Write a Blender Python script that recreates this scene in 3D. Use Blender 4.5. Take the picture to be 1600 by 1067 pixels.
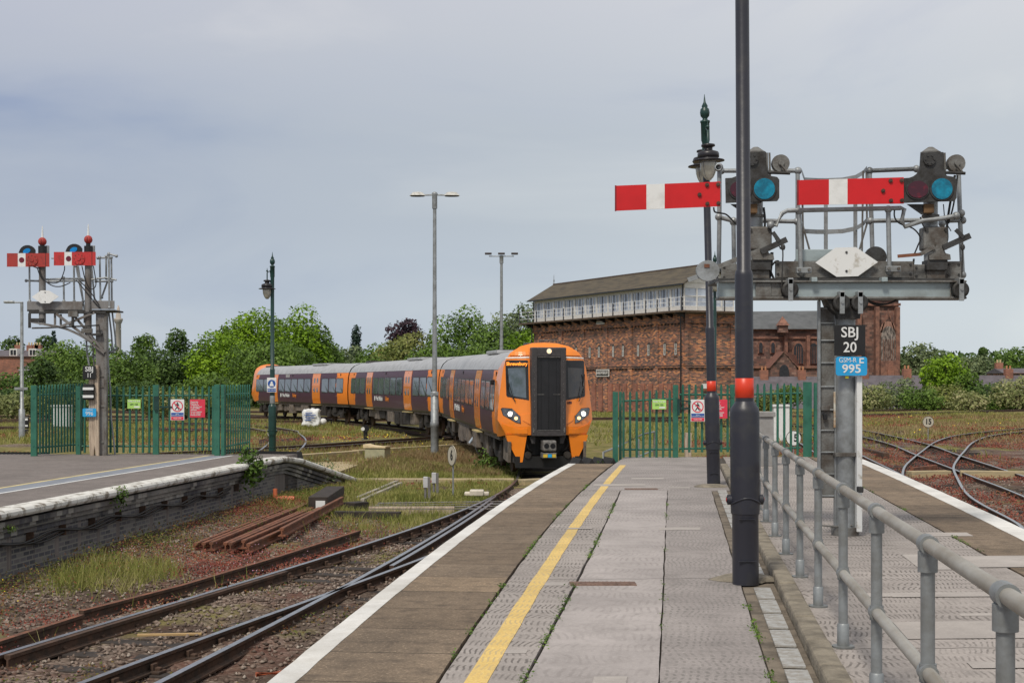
import bpy, bmesh, math, random
import numpy as np
from mathutils import Vector, Matrix
R = math.radians
rng = np.random.default_rng(7); random.seed(7)
for o in list(bpy.data.objects): bpy.data.objects.remove(o, do_unlink=True)
S = bpy.context.scene; COL = S.collection
# ---------------------------------------------------------------- camera
EYE = 2.665; F = 2222.0; HOR = 600.0; PT = 0.915      # eye height over the rails, focal length in photo pixels, horizon row, platform top
cam = bpy.data.cameras.new('camera'); co = bpy.data.objects.new('camera', cam); COL.objects.link(co)
co.location = (0, 0, EYE); co.rotation_euler = (R(90), 0, 0)
cam.sensor_width = 36; cam.lens = 50; cam.shift_y = 66.5/1600; cam.clip_start = .1; cam.clip_end = 4000
S.camera = co
S.view_settings.view_transform = 'Standard'; S.view_settings.look = 'None'
S.view_settings.exposure = 0.0; S.view_settings.gamma = 1
# ---------------------------------------------------------------- sky and sun
SUN_EL, SUN_AZ = 52, 205      # azimuth clockwise from +Y: behind the camera, to its left
W = bpy.data.worlds.new('World'); S.world = W; W.use_nodes = True
nt = W.node_tree; nt.nodes.clear(); N = nt.nodes.new; L = nt.links.new
out = N('ShaderNodeOutputWorld'); bg = N('ShaderNodeBackground'); bg.inputs[1].default_value = .1
sky = N('ShaderNodeTexSky'); sky.sky_type = 'NISHITA'; sky.sun_disc = False
sky.sun_elevation = R(SUN_EL); sky.sun_rotation = R(SUN_AZ)
tc = N('ShaderNodeTexCoord'); sep = N('ShaderNodeSeparateXYZ'); L(tc.outputs['Generated'], sep.inputs[0])
el = N('ShaderNodeValToRGB'); L(sep.outputs['Z'], el.inputs[0])
def ramp(node, pts):
    r = node.color_ramp
    while len(r.elements) > len(pts): r.elements.remove(r.elements[-1])
    while len(r.elements) < len(pts): r.elements.new(.5)
    for e, (p, c) in zip(r.elements, pts): e.position = p; e.color = (*c, 1) if len(c) == 3 else c
ramp(el, [(0, (.50, .57, .66)), (.05, (.53, .595, .67)), (.11, (.475, .53, .605)), (.17, (.475, .525, .60)), (.27, (.60, .62, .68)), (.6, (.60, .61, .64)), (1, (.60, .61, .63))])
mp = N('ShaderNodeMapping'); mp.inputs['Scale'].default_value = (2.0, 2.0, 7); L(tc.outputs['Generated'], mp.inputs[0])
n1 = N('ShaderNodeTexNoise'); n1.inputs['Scale'].default_value = 1.6; n1.inputs['Detail'].default_value = 7; n1.inputs['Roughness'].default_value = .52; n1.inputs['Distortion'].default_value = .5
L(mp.outputs[0], n1.inputs[0])
cr = N('ShaderNodeValToRGB'); L(n1.outputs[0], cr.inputs[0]); ramp(cr, [(.30, (.86, .885, .95)), (.46, (.98, .985, 1.0)), (.58, (1.0, 1.0, 1.0)), (.70, (1.10, 1.08, 1.05)), (.82, (1.22, 1.18, 1.12))])
mx = N('ShaderNodeMix'); mx.data_type = 'RGBA'; mx.blend_type = 'MULTIPLY'; mx.inputs[0].default_value = 1; L(el.outputs[0], mx.inputs[6]); L(cr.outputs[0], mx.inputs[7])
# long slate-blue bank of cloud low on the left
bk = N('ShaderNodeMapping'); bk.vector_type = 'POINT'; bk.inputs['Location'].default_value = (.40*2.6, 0, -.178*20); bk.inputs['Scale'].default_value = (2.6, 0, 20); L(tc.outputs['Generated'], bk.inputs[0])
nb = N('ShaderNodeTexNoise'); nb.inputs['Scale'].default_value = 5; nb.inputs['Detail'].default_value = 5; L(mp.outputs[0], nb.inputs[0])
va = N('ShaderNodeVectorMath'); va.operation = 'ADD'; L(bk.outputs[0], va.inputs[0]); L(nb.outputs['Color'], va.inputs[1])
vs = N('ShaderNodeVectorMath'); vs.operation = 'SUBTRACT'; L(va.outputs[0], vs.inputs[0]); vs.inputs[1].default_value = (.5, .5, .5)
gr = N('ShaderNodeTexGradient'); gr.gradient_type = 'QUADRATIC_SPHERE'; L(vs.outputs[0], gr.inputs[0])
m3 = N('ShaderNodeMix'); m3.data_type = 'RGBA'; m3.blend_type = 'MULTIPLY'; L(gr.outputs['Fac'], m3.inputs[0]); L(mx.outputs[2], m3.inputs[6]); m3.inputs[7].default_value = (.66, .74, .90, 1)
ten = N('ShaderNodeMix'); ten.data_type = 'RGBA'; ten.blend_type = 'MULTIPLY'; ten.inputs[0].default_value = 1; ten.clamp_result = False; 
xr = N('ShaderNodeValToRGB'); xm = N('ShaderNodeMath'); xm.operation = 'MULTIPLY_ADD'; xm.inputs[1].default_value = .5; xm.inputs[2].default_value = .5; L(sep.outputs['X'], xm.inputs[0]); L(xm.outputs[0], xr.inputs[0])
ramp(xr, [(0, (.86, .87, .90)), (.34, (.93, .93, .955)), (.5, (1.04, 1.03, 1.0)), (.62, (1.19, 1.16, 1.09)), (1, (1.22, 1.19, 1.12))])
m4 = N('ShaderNodeMix'); m4.data_type = 'RGBA'; m4.blend_type = 'MULTIPLY'; m4.inputs[0].default_value = 1; L(m3.outputs[2], m4.inputs[6]); L(xr.outputs[0], m4.inputs[7]); L(m4.outputs[2], ten.inputs[6]); ten.inputs[7].default_value = (10, 10, 10, 1)
m2 = N('ShaderNodeMix'); m2.data_type = 'RGBA'; m2.inputs[0].default_value = .93; L(sky.outputs[0], m2.inputs[6]); L(ten.outputs[2], m2.inputs[7])
L(m2.outputs[2], bg.inputs[0]); L(bg.outputs[0], out.inputs[0])
sl = bpy.data.lights.new('sun', 'SUN'); sl.energy = 2.7; sl.angle = R(11); sl.color = (1, .93, .82)
so = bpy.data.objects.new('sun', sl); COL.objects.link(so)
d = Vector((math.sin(R(SUN_AZ))*math.cos(R(SUN_EL)), math.cos(R(SUN_AZ))*math.cos(R(SUN_EL)), math.sin(R(SUN_EL))))
so.rotation_euler = d.to_track_quat('Z', 'Y').to_euler(); so.location = d*50
# ---------------------------------------------------------------- materials
MATS = {}
def new_mat(name):
    m = bpy.data.materials.new(name); m.use_nodes = True; t = m.node_tree
    return m, t, t.nodes['Principled BSDF'], t.nodes.new, t.links.new
def mul(c, k): return tuple(min(1, x*k) for x in c)
def mat(name, c, r=.6, m=0, var=.75, c2=None, sc=3., thr=(.42, .62), bump=.0, bsc=40., spec=.5, stretch=(1, 1, 1), emit=0, coat=0, glob=False):
    """weathered paint / metal / stone: base colour broken up by two noises, plus bump"""
    if name in MATS: return MATS[name]
    M_, t, p, N, L = new_mat(name)
    tc = N('ShaderNodeTexCoord'); mp = N('ShaderNodeMapping'); mp.inputs['Scale'].default_value = stretch
    if glob:
        g = N('ShaderNodeNewGeometry'); L(g.outputs['Position'], mp.inputs[0])
    else: L(tc.outputs['Object'], mp.inputs[0])
    n = N('ShaderNodeTexNoise'); n.inputs['Scale'].default_value = sc; n.inputs['Detail'].default_value = 8; n.inputs['Roughness'].default_value = .62; L(mp.outputs[0], n.inputs[0])
    cr = N('ShaderNodeValToRGB'); L(n.outputs[0], cr.inputs[0]); ramp(cr, [(thr[0], c), (thr[1], c2 or mul(c, var))])
    L(cr.outputs[0], p.inputs['Base Color']); p.inputs['Roughness'].default_value = r; p.inputs['Metallic'].default_value = m
    p.inputs['Specular IOR Level'].default_value = spec
    if coat: p.inputs['Coat Weight'].default_value = coat; p.inputs['Coat Roughness'].default_value = .08
    if emit: p.inputs['Emission Color'].default_value = (*c, 1); p.inputs['Emission Strength'].default_value = emit
    if bump:
        b = N('ShaderNodeTexNoise'); b.inputs['Scale'].default_value = bsc; b.inputs['Detail'].default_value = 5; L(mp.outputs[0], b.inputs[0])
        bb = N('ShaderNodeBump'); bb.inputs['Strength'].default_value = bump; bb.inputs['Distance'].default_value = .02; L(b.outputs[0], bb.inputs['Height']); L(bb.outputs[0], p.inputs['Normal'])
    MATS[name] = M_; return M_
def mixc(N, L, f, a, b, blend='MIX'):
    x = N('ShaderNodeMix'); x.data_type = 'RGBA'; x.blend_type = blend
    for s, v in ((0, f), (6, a), (7, b)):
        if isinstance(v, (int, float)): x.inputs[s].default_value = v
        elif isinstance(v, tuple): x.inputs[s].default_value = (*v, 1)
        else: L(v, x.inputs[s])
    return x.outputs[2]
def math_(N, L, op, a, b=0., clamp=False):
    x = N('ShaderNodeMath'); x.operation = op; x.use_clamp = clamp
    for s, v in ((0, a), (1, b)):
        if isinstance(v, (int, float)): x.inputs[s].default_value = v
        else: L(v, x.inputs[s])
    return x.outputs[0]
def noise(N, L, vec, sc, det=6, rough=.6, dist=0):
    n = N('ShaderNodeTexNoise'); n.inputs['Scale'].default_value = sc; n.inputs['Detail'].default_value = det; n.inputs['Roughness'].default_value = rough; n.inputs['Distortion'].default_value = dist
    L(vec, n.inputs[0]); return n.outputs[0]
def sstep(N, L, v, a, b):
    x = N('ShaderNodeMapRange'); x.inputs['From Min'].default_value = a; x.inputs['From Max'].default_value = b; L(v, x.inputs[0]); return x.outputs[0]
def brick(name, cols, mortar, bw=.225, bh=.075, ms=.012, stain=(.03, .025, .022), stn=.5, rough=.85):
    if name in MATS: return MATS[name]
    M_, t, p, N, L = new_mat(name)
    tc = N('ShaderNodeTexCoord'); s = N('ShaderNodeSeparateXYZ'); L(tc.outputs['Object'], s.inputs[0])
    u = math_(N, L, 'ADD', s.outputs[0], s.outputs[1]); cb = N('ShaderNodeCombineXYZ'); L(u, cb.inputs[0]); L(s.outputs[2], cb.inputs[1])
    b = N('ShaderNodeTexBrick'); L(cb.outputs[0], b.inputs[0])
    b.inputs['Scale'].default_value = 1; b.inputs['Brick Width'].default_value = bw; b.inputs['Row Height'].default_value = bh
    b.inputs['Mortar Size'].default_value = ms; b.inputs['Color1'].default_value = (0, 0, 0, 1); b.inputs['Color2'].default_value = (1, 1, 1, 1); b.inputs['Mortar'].default_value = (.5, .5, .5, 1)
    cr = N('ShaderNodeValToRGB'); L(b.outputs[0], cr.inputs[0]); k = len(cols)
    ramp(cr, [(i/k, c) for i, c in enumerate(cols)]); cr.color_ramp.interpolation = 'CONSTANT'
    c = mixc(N, L, b.outputs['Fac'], cr.outputs[0], mortar)
    nn = noise(N, L, tc.outputs['Object'], .45, 9, .68); f = math_(N, L, 'MULTIPLY', sstep(N, L, nn, .42, .68), stn)
    c = mixc(N, L, f, c, stain)
    L(c, p.inputs['Base Color']); p.inputs['Roughness'].default_value = rough
    bb = N('ShaderNodeBump'); bb.inputs['Strength'].default_value = .5; bb.inputs['Distance'].default_value = .01; L(b.outputs['Fac'], bb.inputs['Height']); bb.invert = True; L(bb.outputs[0], p.inputs['Normal'])
    MATS[name] = M_; return M_
def leafmat(name, cols, sc=.5, rough=.55, trans=.25):
    if name in MATS: return MATS[name]
    M_, t, p, N, L = new_mat(name)
    g = N('ShaderNodeNewGeometry'); a = noise(N, L, g.outputs['Position'], sc, 3, .5); b = noise(N, L, g.outputs['Position'], sc*9, 2, .5)
    f = math_(N, L, 'ADD', math_(N, L, 'MULTIPLY', a, .6), math_(N, L, 'MULTIPLY', b, .4))
    wn = N('ShaderNodeTexWhiteNoise'); wn.noise_dimensions = '1D'; L(g.outputs['Random Per Island'], wn.inputs['W'])
    f = math_(N, L, 'ADD', f, math_(N, L, 'MULTIPLY', math_(N, L, 'SUBTRACT', wn.outputs['Value'], .5), .22))
    cr = N('ShaderNodeValToRGB'); L(f, cr.inputs[0]); k = len(cols); ramp(cr, [(.33+.34*i/(k-1), c) for i, c in enumerate(cols)])
    L(cr.outputs[0], p.inputs['Base Color']); p.inputs['Roughness'].default_value = rough; p.inputs['Specular IOR Level'].default_value = .25
    tr = N('ShaderNodeBsdfTranslucent'); L(cr.outputs[0], tr.inputs[0]); ms = N('ShaderNodeMixShader'); ms.inputs[0].default_value = trans
    o = t.nodes['Material Output']; L(p.outputs[0], ms.inputs[1]); L(tr.outputs[0], ms.inputs[2]); L(ms.outputs[0], o.inputs[0])
    MATS[name] = M_; return M_
# ---------------------------------------------------------------- mesh builder
class MB:
    def __init__(s): s.v = []; s.f = []; s.m = []; s.s = []
    def add(s, vs, fs, mi=0, sm=False):
        b = len(s.v); s.v += [tuple(v) for v in vs]; s.f += [tuple(i+b for i in f) for f in fs]; s.m += [mi]*len(fs); s.s += [sm]*len(fs); return s
    def box(s, x0, x1, y0, y1, z0, z1, mi=0, T=None, b=0):
        if b:
            bm = bmesh.new(); bmesh.ops.create_cube(bm, size=1)
            for v in bm.verts: v.co = Vector(((x0+x1)/2+v.co.x*(x1-x0), (y0+y1)/2+v.co.y*(y1-y0), (z0+z1)/2+v.co.z*(z1-z0)))
            bmesh.ops.bevel(bm, geom=bm.edges[:], offset=b, segments=2, affect='EDGES', profile=.5)
            vs = [v.co.copy() for v in bm.verts]; fs = [[v.index for v in f.verts] for f in bm.faces]; bm.free()
        else:
            vs = [Vector(p) for p in ((x0,y0,z0),(x1,y0,z0),(x1,y1,z0),(x0,y1,z0),(x0,y0,z1),(x1,y0,z1),(x1,y1,z1),(x0,y1,z1))]
            fs = [(0,3,2,1),(4,5,6,7),(0,1,5,4),(1,2,6,5),(2,3,7,6),(3,0,4,7)]
        if T: vs = [T @ v for v in vs]
        return s.add(vs, fs, mi)
    def cyl(s, p0, p1, r0, r1=None, n=12, mi=0, cap=True):
        r1 = r0 if r1 is None else r1; p0 = Vector(p0); p1 = Vector(p1); q = (p1-p0).to_track_quat('Z', 'Y')
        ring = [Vector((math.cos(2*math.pi*i/n), math.sin(2*math.pi*i/n), 0)) for i in range(n)]
        vs = [p0+q@(a*r0) for a in ring]+[p1+q@(a*r1) for a in ring]
        s.add(vs, [(i, (i+1)%n, n+(i+1)%n, n+i) for i in range(n)], mi, True)
        if cap: s.add(vs[:n], [tuple(range(n))[::-1]], mi); s.add(vs[n:], [tuple(range(n))], mi)
        return s
    def tube(s, pts, r, n=8, mi=0, ball=False):
        pts = [Vector(p) for p in pts]; rings = []
        for i, p in enumerate(pts):
            a = pts[max(0, i-1)]; b = pts[min(len(pts)-1, i+1)]; q = (b-a).to_track_quat('Z', 'Y'); rr = r[i] if isinstance(r, (list, tuple)) else r
            rings.append([p+q@Vector((math.cos(2*math.pi*k/n)*rr, math.sin(2*math.pi*k/n)*rr, 0)) for k in range(n)])
        # keep rings aligned
        for i in range(1, len(rings)):
            o = min(range(n), key=lambda o: (rings[i][o]-rings[i-1][0]).length); rings[i] = rings[i][o:]+rings[i][:o]
        vs = [v for g in rings for v in g]; fs = [(j*n+i, j*n+(i+1)%n, (j+1)*n+(i+1)%n, (j+1)*n+i) for j in range(len(rings)-1) for i in range(n)]
        s.add(vs, fs, mi, True); s.add(rings[0], [tuple(range(n))[::-1]], mi); s.add(rings[-1], [tuple(range(n))], mi)
        return s
    def lathe(s, prof, c=(0, 0, 0), n=16, mi=0, sm=True, T=None):
        c = Vector(c); vs = []
        for r, z in prof:
            for i in range(n):
                v = Vector((r*math.cos(2*math.pi*i/n), r*math.sin(2*math.pi*i/n), z)); vs.append((T@v if T else v)+c)
        fs = [(j*n+i, j*n+(i+1)%n, (j+1)*n+(i+1)%n, (j+1)*n+i) for j in range(len(prof)-1) for i in range(n)]
        s.add(vs, fs, mi, sm); k = len(prof)
        if prof[0][0] > 1e-4: s.add(vs[:n], [tuple(range(n))[::-1]], mi)
        if prof[-1][0] > 1e-4: s.add(vs[(k-1)*n:], [tuple(range(n))], mi)
        return s
    def ball(s, c, r, mi=0, n=12, sz=1):
        k = 8; return s.lathe([(max(1e-5, r*math.sin(math.pi*i/k)), -r*sz*math.cos(math.pi*i/k)) for i in range(k+1)], c, n, mi)
    def disc(s, c, r, t, mi=0, n=24, rx=None):          # flat disc facing -Y (towards the camera)
        rx = rx or r; c = Vector(c)
        ring = [(c.x+rx*math.cos(2*math.pi*i/n), c.z+r*math.sin(2*math.pi*i/n)) for i in range(n)]
        return s.prism(ring, c.y-t/2, c.y+t/2, mi)
    def prism(s, poly, y0, y1, mi=0, T=None):           # polygon in x,z extruded along y
        n = len(poly); vs = [Vector((x, y0, z)) for x, z in poly]+[Vector((x, y1, z)) for x, z in poly]
        if T: vs = [T@v for v in vs]
        return s.add(vs, [tuple(range(n)), tuple(range(n, 2*n))[::-1]]+[(i, n+i, n+(i+1)%n, (i+1)%n) for i in range(n)], mi)
    def build(s, name, mats, parent=None, recalc=True):
        if not isinstance(mats, (list, tuple)): mats = [mats]
        me = bpy.data.meshes.new(name); me.from_pydata(s.v, [], s.f)
        for m in mats: me.materials.append(m)
        me.polygons.foreach_set('material_index', s.m); me.polygons.foreach_set('use_smooth', s.s)
        if recalc:
            bm = bmesh.new(); bm.from_mesh(me); bmesh.ops.recalc_face_normals(bm, faces=bm.faces[:]); bm.to_mesh(me); bm.free()
        me.update(); o = bpy.data.objects.new(name, me); COL.objects.link(o)
        if parent: o.parent = parent
        return o
def tag(o, label=None, cat=None, group=None, kind=None):
    if label: o['label'] = label
    if cat: o['category'] = cat
    if group: o['group'] = group
    if kind: o['kind'] = kind
    return o
def empty(name, loc, rz=0, label=None, cat=None, group=None):
    o = bpy.data.objects.new(name, None); COL.objects.link(o); o.location = loc; o.rotation_euler = (0, 0, rz); o.empty_display_size = .3
    return tag(o, label, cat, group)
def link(me, name, parent, loc=(0, 0, 0), rot=(0, 0, 0), sc=None):
    o = bpy.data.objects.new(name, me); COL.objects.link(o); o.parent = parent; o.location = loc; o.rotation_euler = rot
    if sc: o.scale = sc
    return o
def copy_tree(o, parent=None):
    c = o.copy(); COL.objects.link(c); c.parent = parent
    for ch in list(o.children): copy_tree(ch, c)
    return c
def setlab(o, label): o['label'] = label
def text(s, size, m, parent, loc, rot=(R(90), 0, 0), name='lettering', bold=.02, ext=.002, ax='CENTER', sx=1, ls=1.):
    c = bpy.data.curves.new(name, 'FONT'); c.body = s; c.size = size; c.align_x = ax; c.align_y = 'CENTER'; c.extrude = ext; c.offset = bold*size; c.space_line = ls; c.resolution_u = 3
    t = bpy.data.objects.new('t', c); COL.objects.link(t); dg = bpy.context.evaluated_depsgraph_get(); dg.update()
    me = bpy.data.meshes.new_from_object(t.evaluated_get(dg)); bpy.data.objects.remove(t, do_unlink=True)
    me.materials.clear(); me.materials.append(m); o = link(me, name, parent, loc, rot); o.scale = (sx, 1, 1); return o
def P(x, y, z=0.):                                       # the spot on the level z that shows at photo pixel x, y
    D = F*(EYE-z)/(y-HOR); return Vector(((x-800)*D/F, D, z))
def gz(D): t = min(1, max(0, (D-44)/20)); return .28*t*t*(3-2*t)
def interp(pts, D):                                      # X at depth D on a polyline of (X, D)
    pts = sorted(pts, key=lambda p: p[1])
    if D <= pts[0][1]: a, b = pts[0], pts[1]
    elif D >= pts[-1][1]: a, b = pts[-2], pts[-1]
    else:
        for a, b in zip(pts, pts[1:]):
            if a[1] <= D <= b[1]: break
    t = (D-a[1])/(b[1]-a[1]); return a[0]+(b[0]-a[0])*t
def smooth(pts, n=8):                                    # Catmull-Rom through points
    pts = [Vector(p) for p in pts]; P_ = [2*pts[0]-pts[1]]+pts+[2*pts[-1]-pts[-2]]; o = []
    for i in range(1, len(P_)-2):
        for k in range(n):
            t = k/n; a, b, c, d = P_[i-1:i+3]
            o.append(.5*((2*b)+(c-a)*t+(2*a-5*b+4*c-d)*t*t+(3*b-a-3*c+d)*t*t*t))
    o.append(pts[-1]); return o
def fitline(pts, deg=2):                                 # smooth polynomial X(D) through measured points
    D = [p[1] for p in pts]; c = np.polyfit(D, [p[0] for p in pts], min(deg, len(pts)-1)); return lambda d: float(np.polyval(c, d))
# ---------------------------------------------------------------- shared materials
m_steel = mat('rail_steel', (.42, .42, .43), .28, .9, .7, sc=6)
m_rust = mat('rail_rust', (.10, .055, .035), .85, .1, c2=(.05, .033, .024), sc=5, bump=.3)
m_rust2 = mat('orange_rust', (.22, .085, .045), .85, 0, c2=(.11, .05, .03), sc=4, bump=.3)
m_galv = mat('galvanised', (.34, .36, .37), .5, .45, c2=(.20, .205, .20), sc=6, thr=(.4, .7), bump=.15)
m_dgal = mat('dirty_galvanised', (.20, .20, .19), .65, .3, c2=(.09, .075, .062), sc=5, thr=(.4, .65), bump=.25)
m_iron = mat('dark_cast_iron', (.055, .055, .055), .6, .3, c2=(.03, .027, .024), sc=9, bump=.2)
m_blk = mat('black_paint', (.012, .012, .013), .5, 0, .6)
m_rubber = mat('black_rubber', (.018, .018, .018), .8, 0, .6, bump=.3)
m_char = mat('charcoal_paint', (.022, .023, .033), .4, 0, c2=(.034, .034, .038), sc=3.5, thr=(.52, .66), bump=.1, bsc=14)
m_redband = mat('red_band', (.72, .045, .012), .4, 0, .85)
m_green = mat('fence_green', (.035, .155, .105), .42, 0, c2=(.02, .105, .07), sc=3)
m_dgreen = mat('lamp_green', (.012, .050, .042), .38, 0, .7)
m_red = mat('signal_red', (.62, .006, .010), .5, 0, c2=(.54, .005, .008), sc=2)
m_fred = mat('faded_red', (.37, .035, .027), .6, 0, c2=(.24, .03, .024), sc=9, thr=(.5, .68))
m_wht = mat('white_paint', (.74, .75, .74), .5, 0, c2=(.6, .6, .58), sc=6, thr=(.5, .75))
m_gwht = mat('grubby_white', (.72, .73, .72), .55, 0, c2=(.40, .37, .31), sc=8, thr=(.56, .72))
m_cyan = mat('blue_lens', (.0, .12, .20), .14, 0, c2=(.0, .24, .38), sc=9)
m_rlens = mat('red_lens', (.055, .008, .018), .1, 0, c2=(.16, .006, .02), sc=14, thr=(.55, .7))
m_blue = mat('plate_blue', (.02, .36, .72), .4, 0, .92)
m_sblue = mat('sign_blue', (.02, .09, .36), .4, 0, .9)
m_sred = mat('sign_red', (.70, .04, .08), .45, 0, .9)
m_lime = mat('sign_lime', (.42, .70, .16), .5, 0, .9)
m_wood = mat('weathered_timber', (.52, .42, .32), .85, 0, c2=(.30, .235, .18), sc=4, stretch=(5, 5, .5), bump=.5, bsc=20)
m_dwood = mat('tarred_timber', (.045, .034, .028), .85, 0, c2=(.022, .017, .014), sc=6, bump=.4)
m_conc = mat('concrete', (.36, .33, .28), .9, 0, c2=(.22, .20, .165), sc=3, bump=.4)
m_kerb = mat('old_kerb', (.27, .235, .18), .95, 0, c2=(.145, .125, .095), sc=4, bump=.8, bsc=45)
m_glass = mat('dark_glass', (.03, .036, .04), .05, 0, .8, spec=.8)
m_lampglass = mat('lamp_glass', (.55, .53, .45), .1, 0, c2=(.40, .38, .31), sc=5, spec=.7)
m_cream = mat('cream_board', (.55, .45, .27), .8, 0, c2=(.40, .32, .19), sc=3, bump=.3)
# platform paving: long wavy grooves pressed in rows, worn away in patches; UV is metres across / metres along
def paving(name, c, dark, slab=0., rib=1., u_p=.042, v_p=.27, rough=.92, grain=.35, blot=.3):
    M_, t, p, N, L = new_mat(name)
    uv = N('ShaderNodeUVMap'); uv.uv_map = 'UVMap'; s = N('ShaderNodeSeparateXYZ')
    w = N('ShaderNodeTexNoise'); w.inputs['Scale'].default_value = 1.3; w.inputs['Detail'].default_value = 3; L(uv.outputs[0], w.inputs[0])
    v1 = N('ShaderNodeVectorMath'); v1.operation = 'SCALE'; L(w.outputs['Color'], v1.inputs[0]); v1.inputs['Scale'].default_value = .34
    v2 = N('ShaderNodeVectorMath'); v2.operation = 'ADD'; L(uv.outputs[0], v2.inputs[0]); L(v1.outputs[0], v2.inputs[1]); L(v2.outputs[0], s.inputs[0])
    big = noise(N, L, uv.outputs[0], .8, 7, .65); fine = noise(N, L, uv.outputs[0], 55, 4, .7); mid = noise(N, L, uv.outputs[0], 6, 5, .6)
    cc = mixc(N, L, sstep(N, L, big, .35, .68), c, mul(c, .70)); lg = noise(N, L, uv.outputs[0], .33, 5, .75, 1.2); cc = mixc(N, L, math_(N, L, 'MULTIPLY', sstep(N, L, lg, .5, .68), .42), cc, mul(dark, .9)); sp = N('ShaderNodeTexVoronoi'); sp.inputs['Scale'].default_value = 2.6; L(uv.outputs[0], sp.inputs[0]); cc = mixc(N, L, math_(N, L, 'MULTIPLY', sstep(N, L, sp.outputs['Distance'], .055, .03), .5), cc, mul(dark, .8)); cc = mixc(N, L, math_(N, L, 'MULTIPLY', sstep(N, L, fine, .45, .7), grain), cc, mul(c, .38)); cc = mixc(N, L, math_(N, L, 'MULTIPLY', sstep(N, L, noise(N, L, uv.outputs[0], 38, 3, .7), .54, .70), grain*.9), cc, mul(c, 1.75))
    cc = mixc(N, L, math_(N, L, 'MULTIPLY', sstep(N, L, mid, .47, .70), blot), cc, dark)
    h = fine
    if rib:
        u = math_(N, L, 'SINE', math_(N, L, 'MULTIPLY', s.outputs[0], 2*math.pi/u_p)); v = math_(N, L, 'SINE', math_(N, L, 'MULTIPLY', s.outputs[1], 2*math.pi/v_p))
        g = math_(N, L, 'MULTIPLY', sstep(N, L, u, .1, .8), sstep(N, L, v, -.75, -.1))
        wear = sstep(N, L, noise(N, L, uv.outputs[0], 1.1, 5, .7), .38, .56)
        g = math_(N, L, 'MULTIPLY', g, math_(N, L, 'MULTIPLY', wear, rib)); cc = mixc(N, L, g, cc, dark)
    if slab:
        mpn = N('ShaderNodeMapping'); mpn.inputs['Location'].default_value = (10, 0, 0); L(uv.outputs[0], mpn.inputs[0])
        b = N('ShaderNodeTexBrick'); b.offset = 0; b.inputs['Scale'].default_value = 1; b.inputs['Brick Width'].default_value = 50; b.inputs['Row Height'].default_value = slab; b.inputs['Mortar Size'].default_value = .007
        b.inputs['Color1'].default_value = (0, 0, 0, 1); b.inputs['Color2'].default_value = (1, 1, 1, 1); b.inputs['Bias'].default_value = 0; L(mpn.outputs[0], b.inputs[0])
        cr = N('ShaderNodeValToRGB'); L(b.outputs[0], cr.inputs[0]); ramp(cr, [(0, (.78, .77, .76)), (.45, (.92, .92, .92)), (.8, (1.05, 1.03, 1.0)), (1, (1.3, 1.27, 1.2))])
        cc = mixc(N, L, 1., cc, cr.outputs[0], 'MULTIPLY'); cc = mixc(N, L, b.outputs['Fac'], cc, mul(dark, .35))
    L(cc, p.inputs['Base Color']); p.inputs['Roughness'].default_value = rough; p.inputs['Specular IOR Level'].default_value = .3
    bb = N('ShaderNodeBump'); bb.inputs['Strength'].default_value = .5; bb.inputs['Distance'].default_value = .008; L(h, bb.inputs['Height']); L(bb.outputs[0], p.inputs['Normal'])
    return M_
m_pave = paving('ribbed_paving', (.40, .36, .335), (.14, .125, .115), 0, .95)
m_pave2 = paving('smooth_paving', (.44, .40, .385), (.21, .19, .18), 0, .38, .06, .4, grain=.2)
m_pave3 = paving('fine_ribbed_paving', (.36, .325, .31), (.15, .14, .13), 0, .6, .05, .11)
m_edge = paving('edge_slabs', (.27, .205, .145), (.08, .062, .048), .92, 0, grain=.8, blot=.62)
m_white = paving('edge_white', (.78, .77, .74), (.42, .39, .34), 0, 0, grain=.12)
m_yel = paving('yellow_line', (.80, .56, .20), (.46, .36, .20), 0, .8, grain=.4)
m_asph = paving('asphalt', (.23, .20, .185), (.10, .09, .085), 0, 0, grain=.6, blot=.5)
m_body = mat('platform_body', (.07, .06, .05), .95, 0, .6, bump=.4)
def strip(fa, fb, D0, D1, z, th, m, name, step=.35, jit=0., parent=None, endf=None):
    mb = MB(); n = max(2, int((D1-D0)/step)); r = np.random.default_rng(abs(hash(name)) % 1000 if False else len(name)*7)
    top = []; uv = []
    for i in range(n+1):
        D = D0+(D1-D0)*i/n; a = fa(D)+r.uniform(-jit, jit); b = fb(D)+r.uniform(-jit, jit)
        top += [(a, D, z), (b, D, z)]; uv += [(a-fa(D0)*0, D), (b, D)]
    k = len(top); vs = top+[(x, y, z-th) for x, y, _ in top]; fs = []
    for i in range(n):
        a, b, c, d = 2*i, 2*i+1, 2*i+3, 2*i+2
        fs += [(a, b, c, d), (a, d, d+k, a+k), (b, b+k, c+k, c)]
    fs += [(0, k, k+1, 1), (2*n, 2*n+1, 2*n+1+k, 2*n+k)]
    mb.add(vs, fs); o = mb.build(name, m, parent); me = o.data; u = me.uv_layers.new(name='UVMap')
    for l in me.loops: co = me.vertices[l.vertex_index].co; u.data[l.index].uv = (co.x-.119*co.y, co.y+co.x*.1)
    return o
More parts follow.
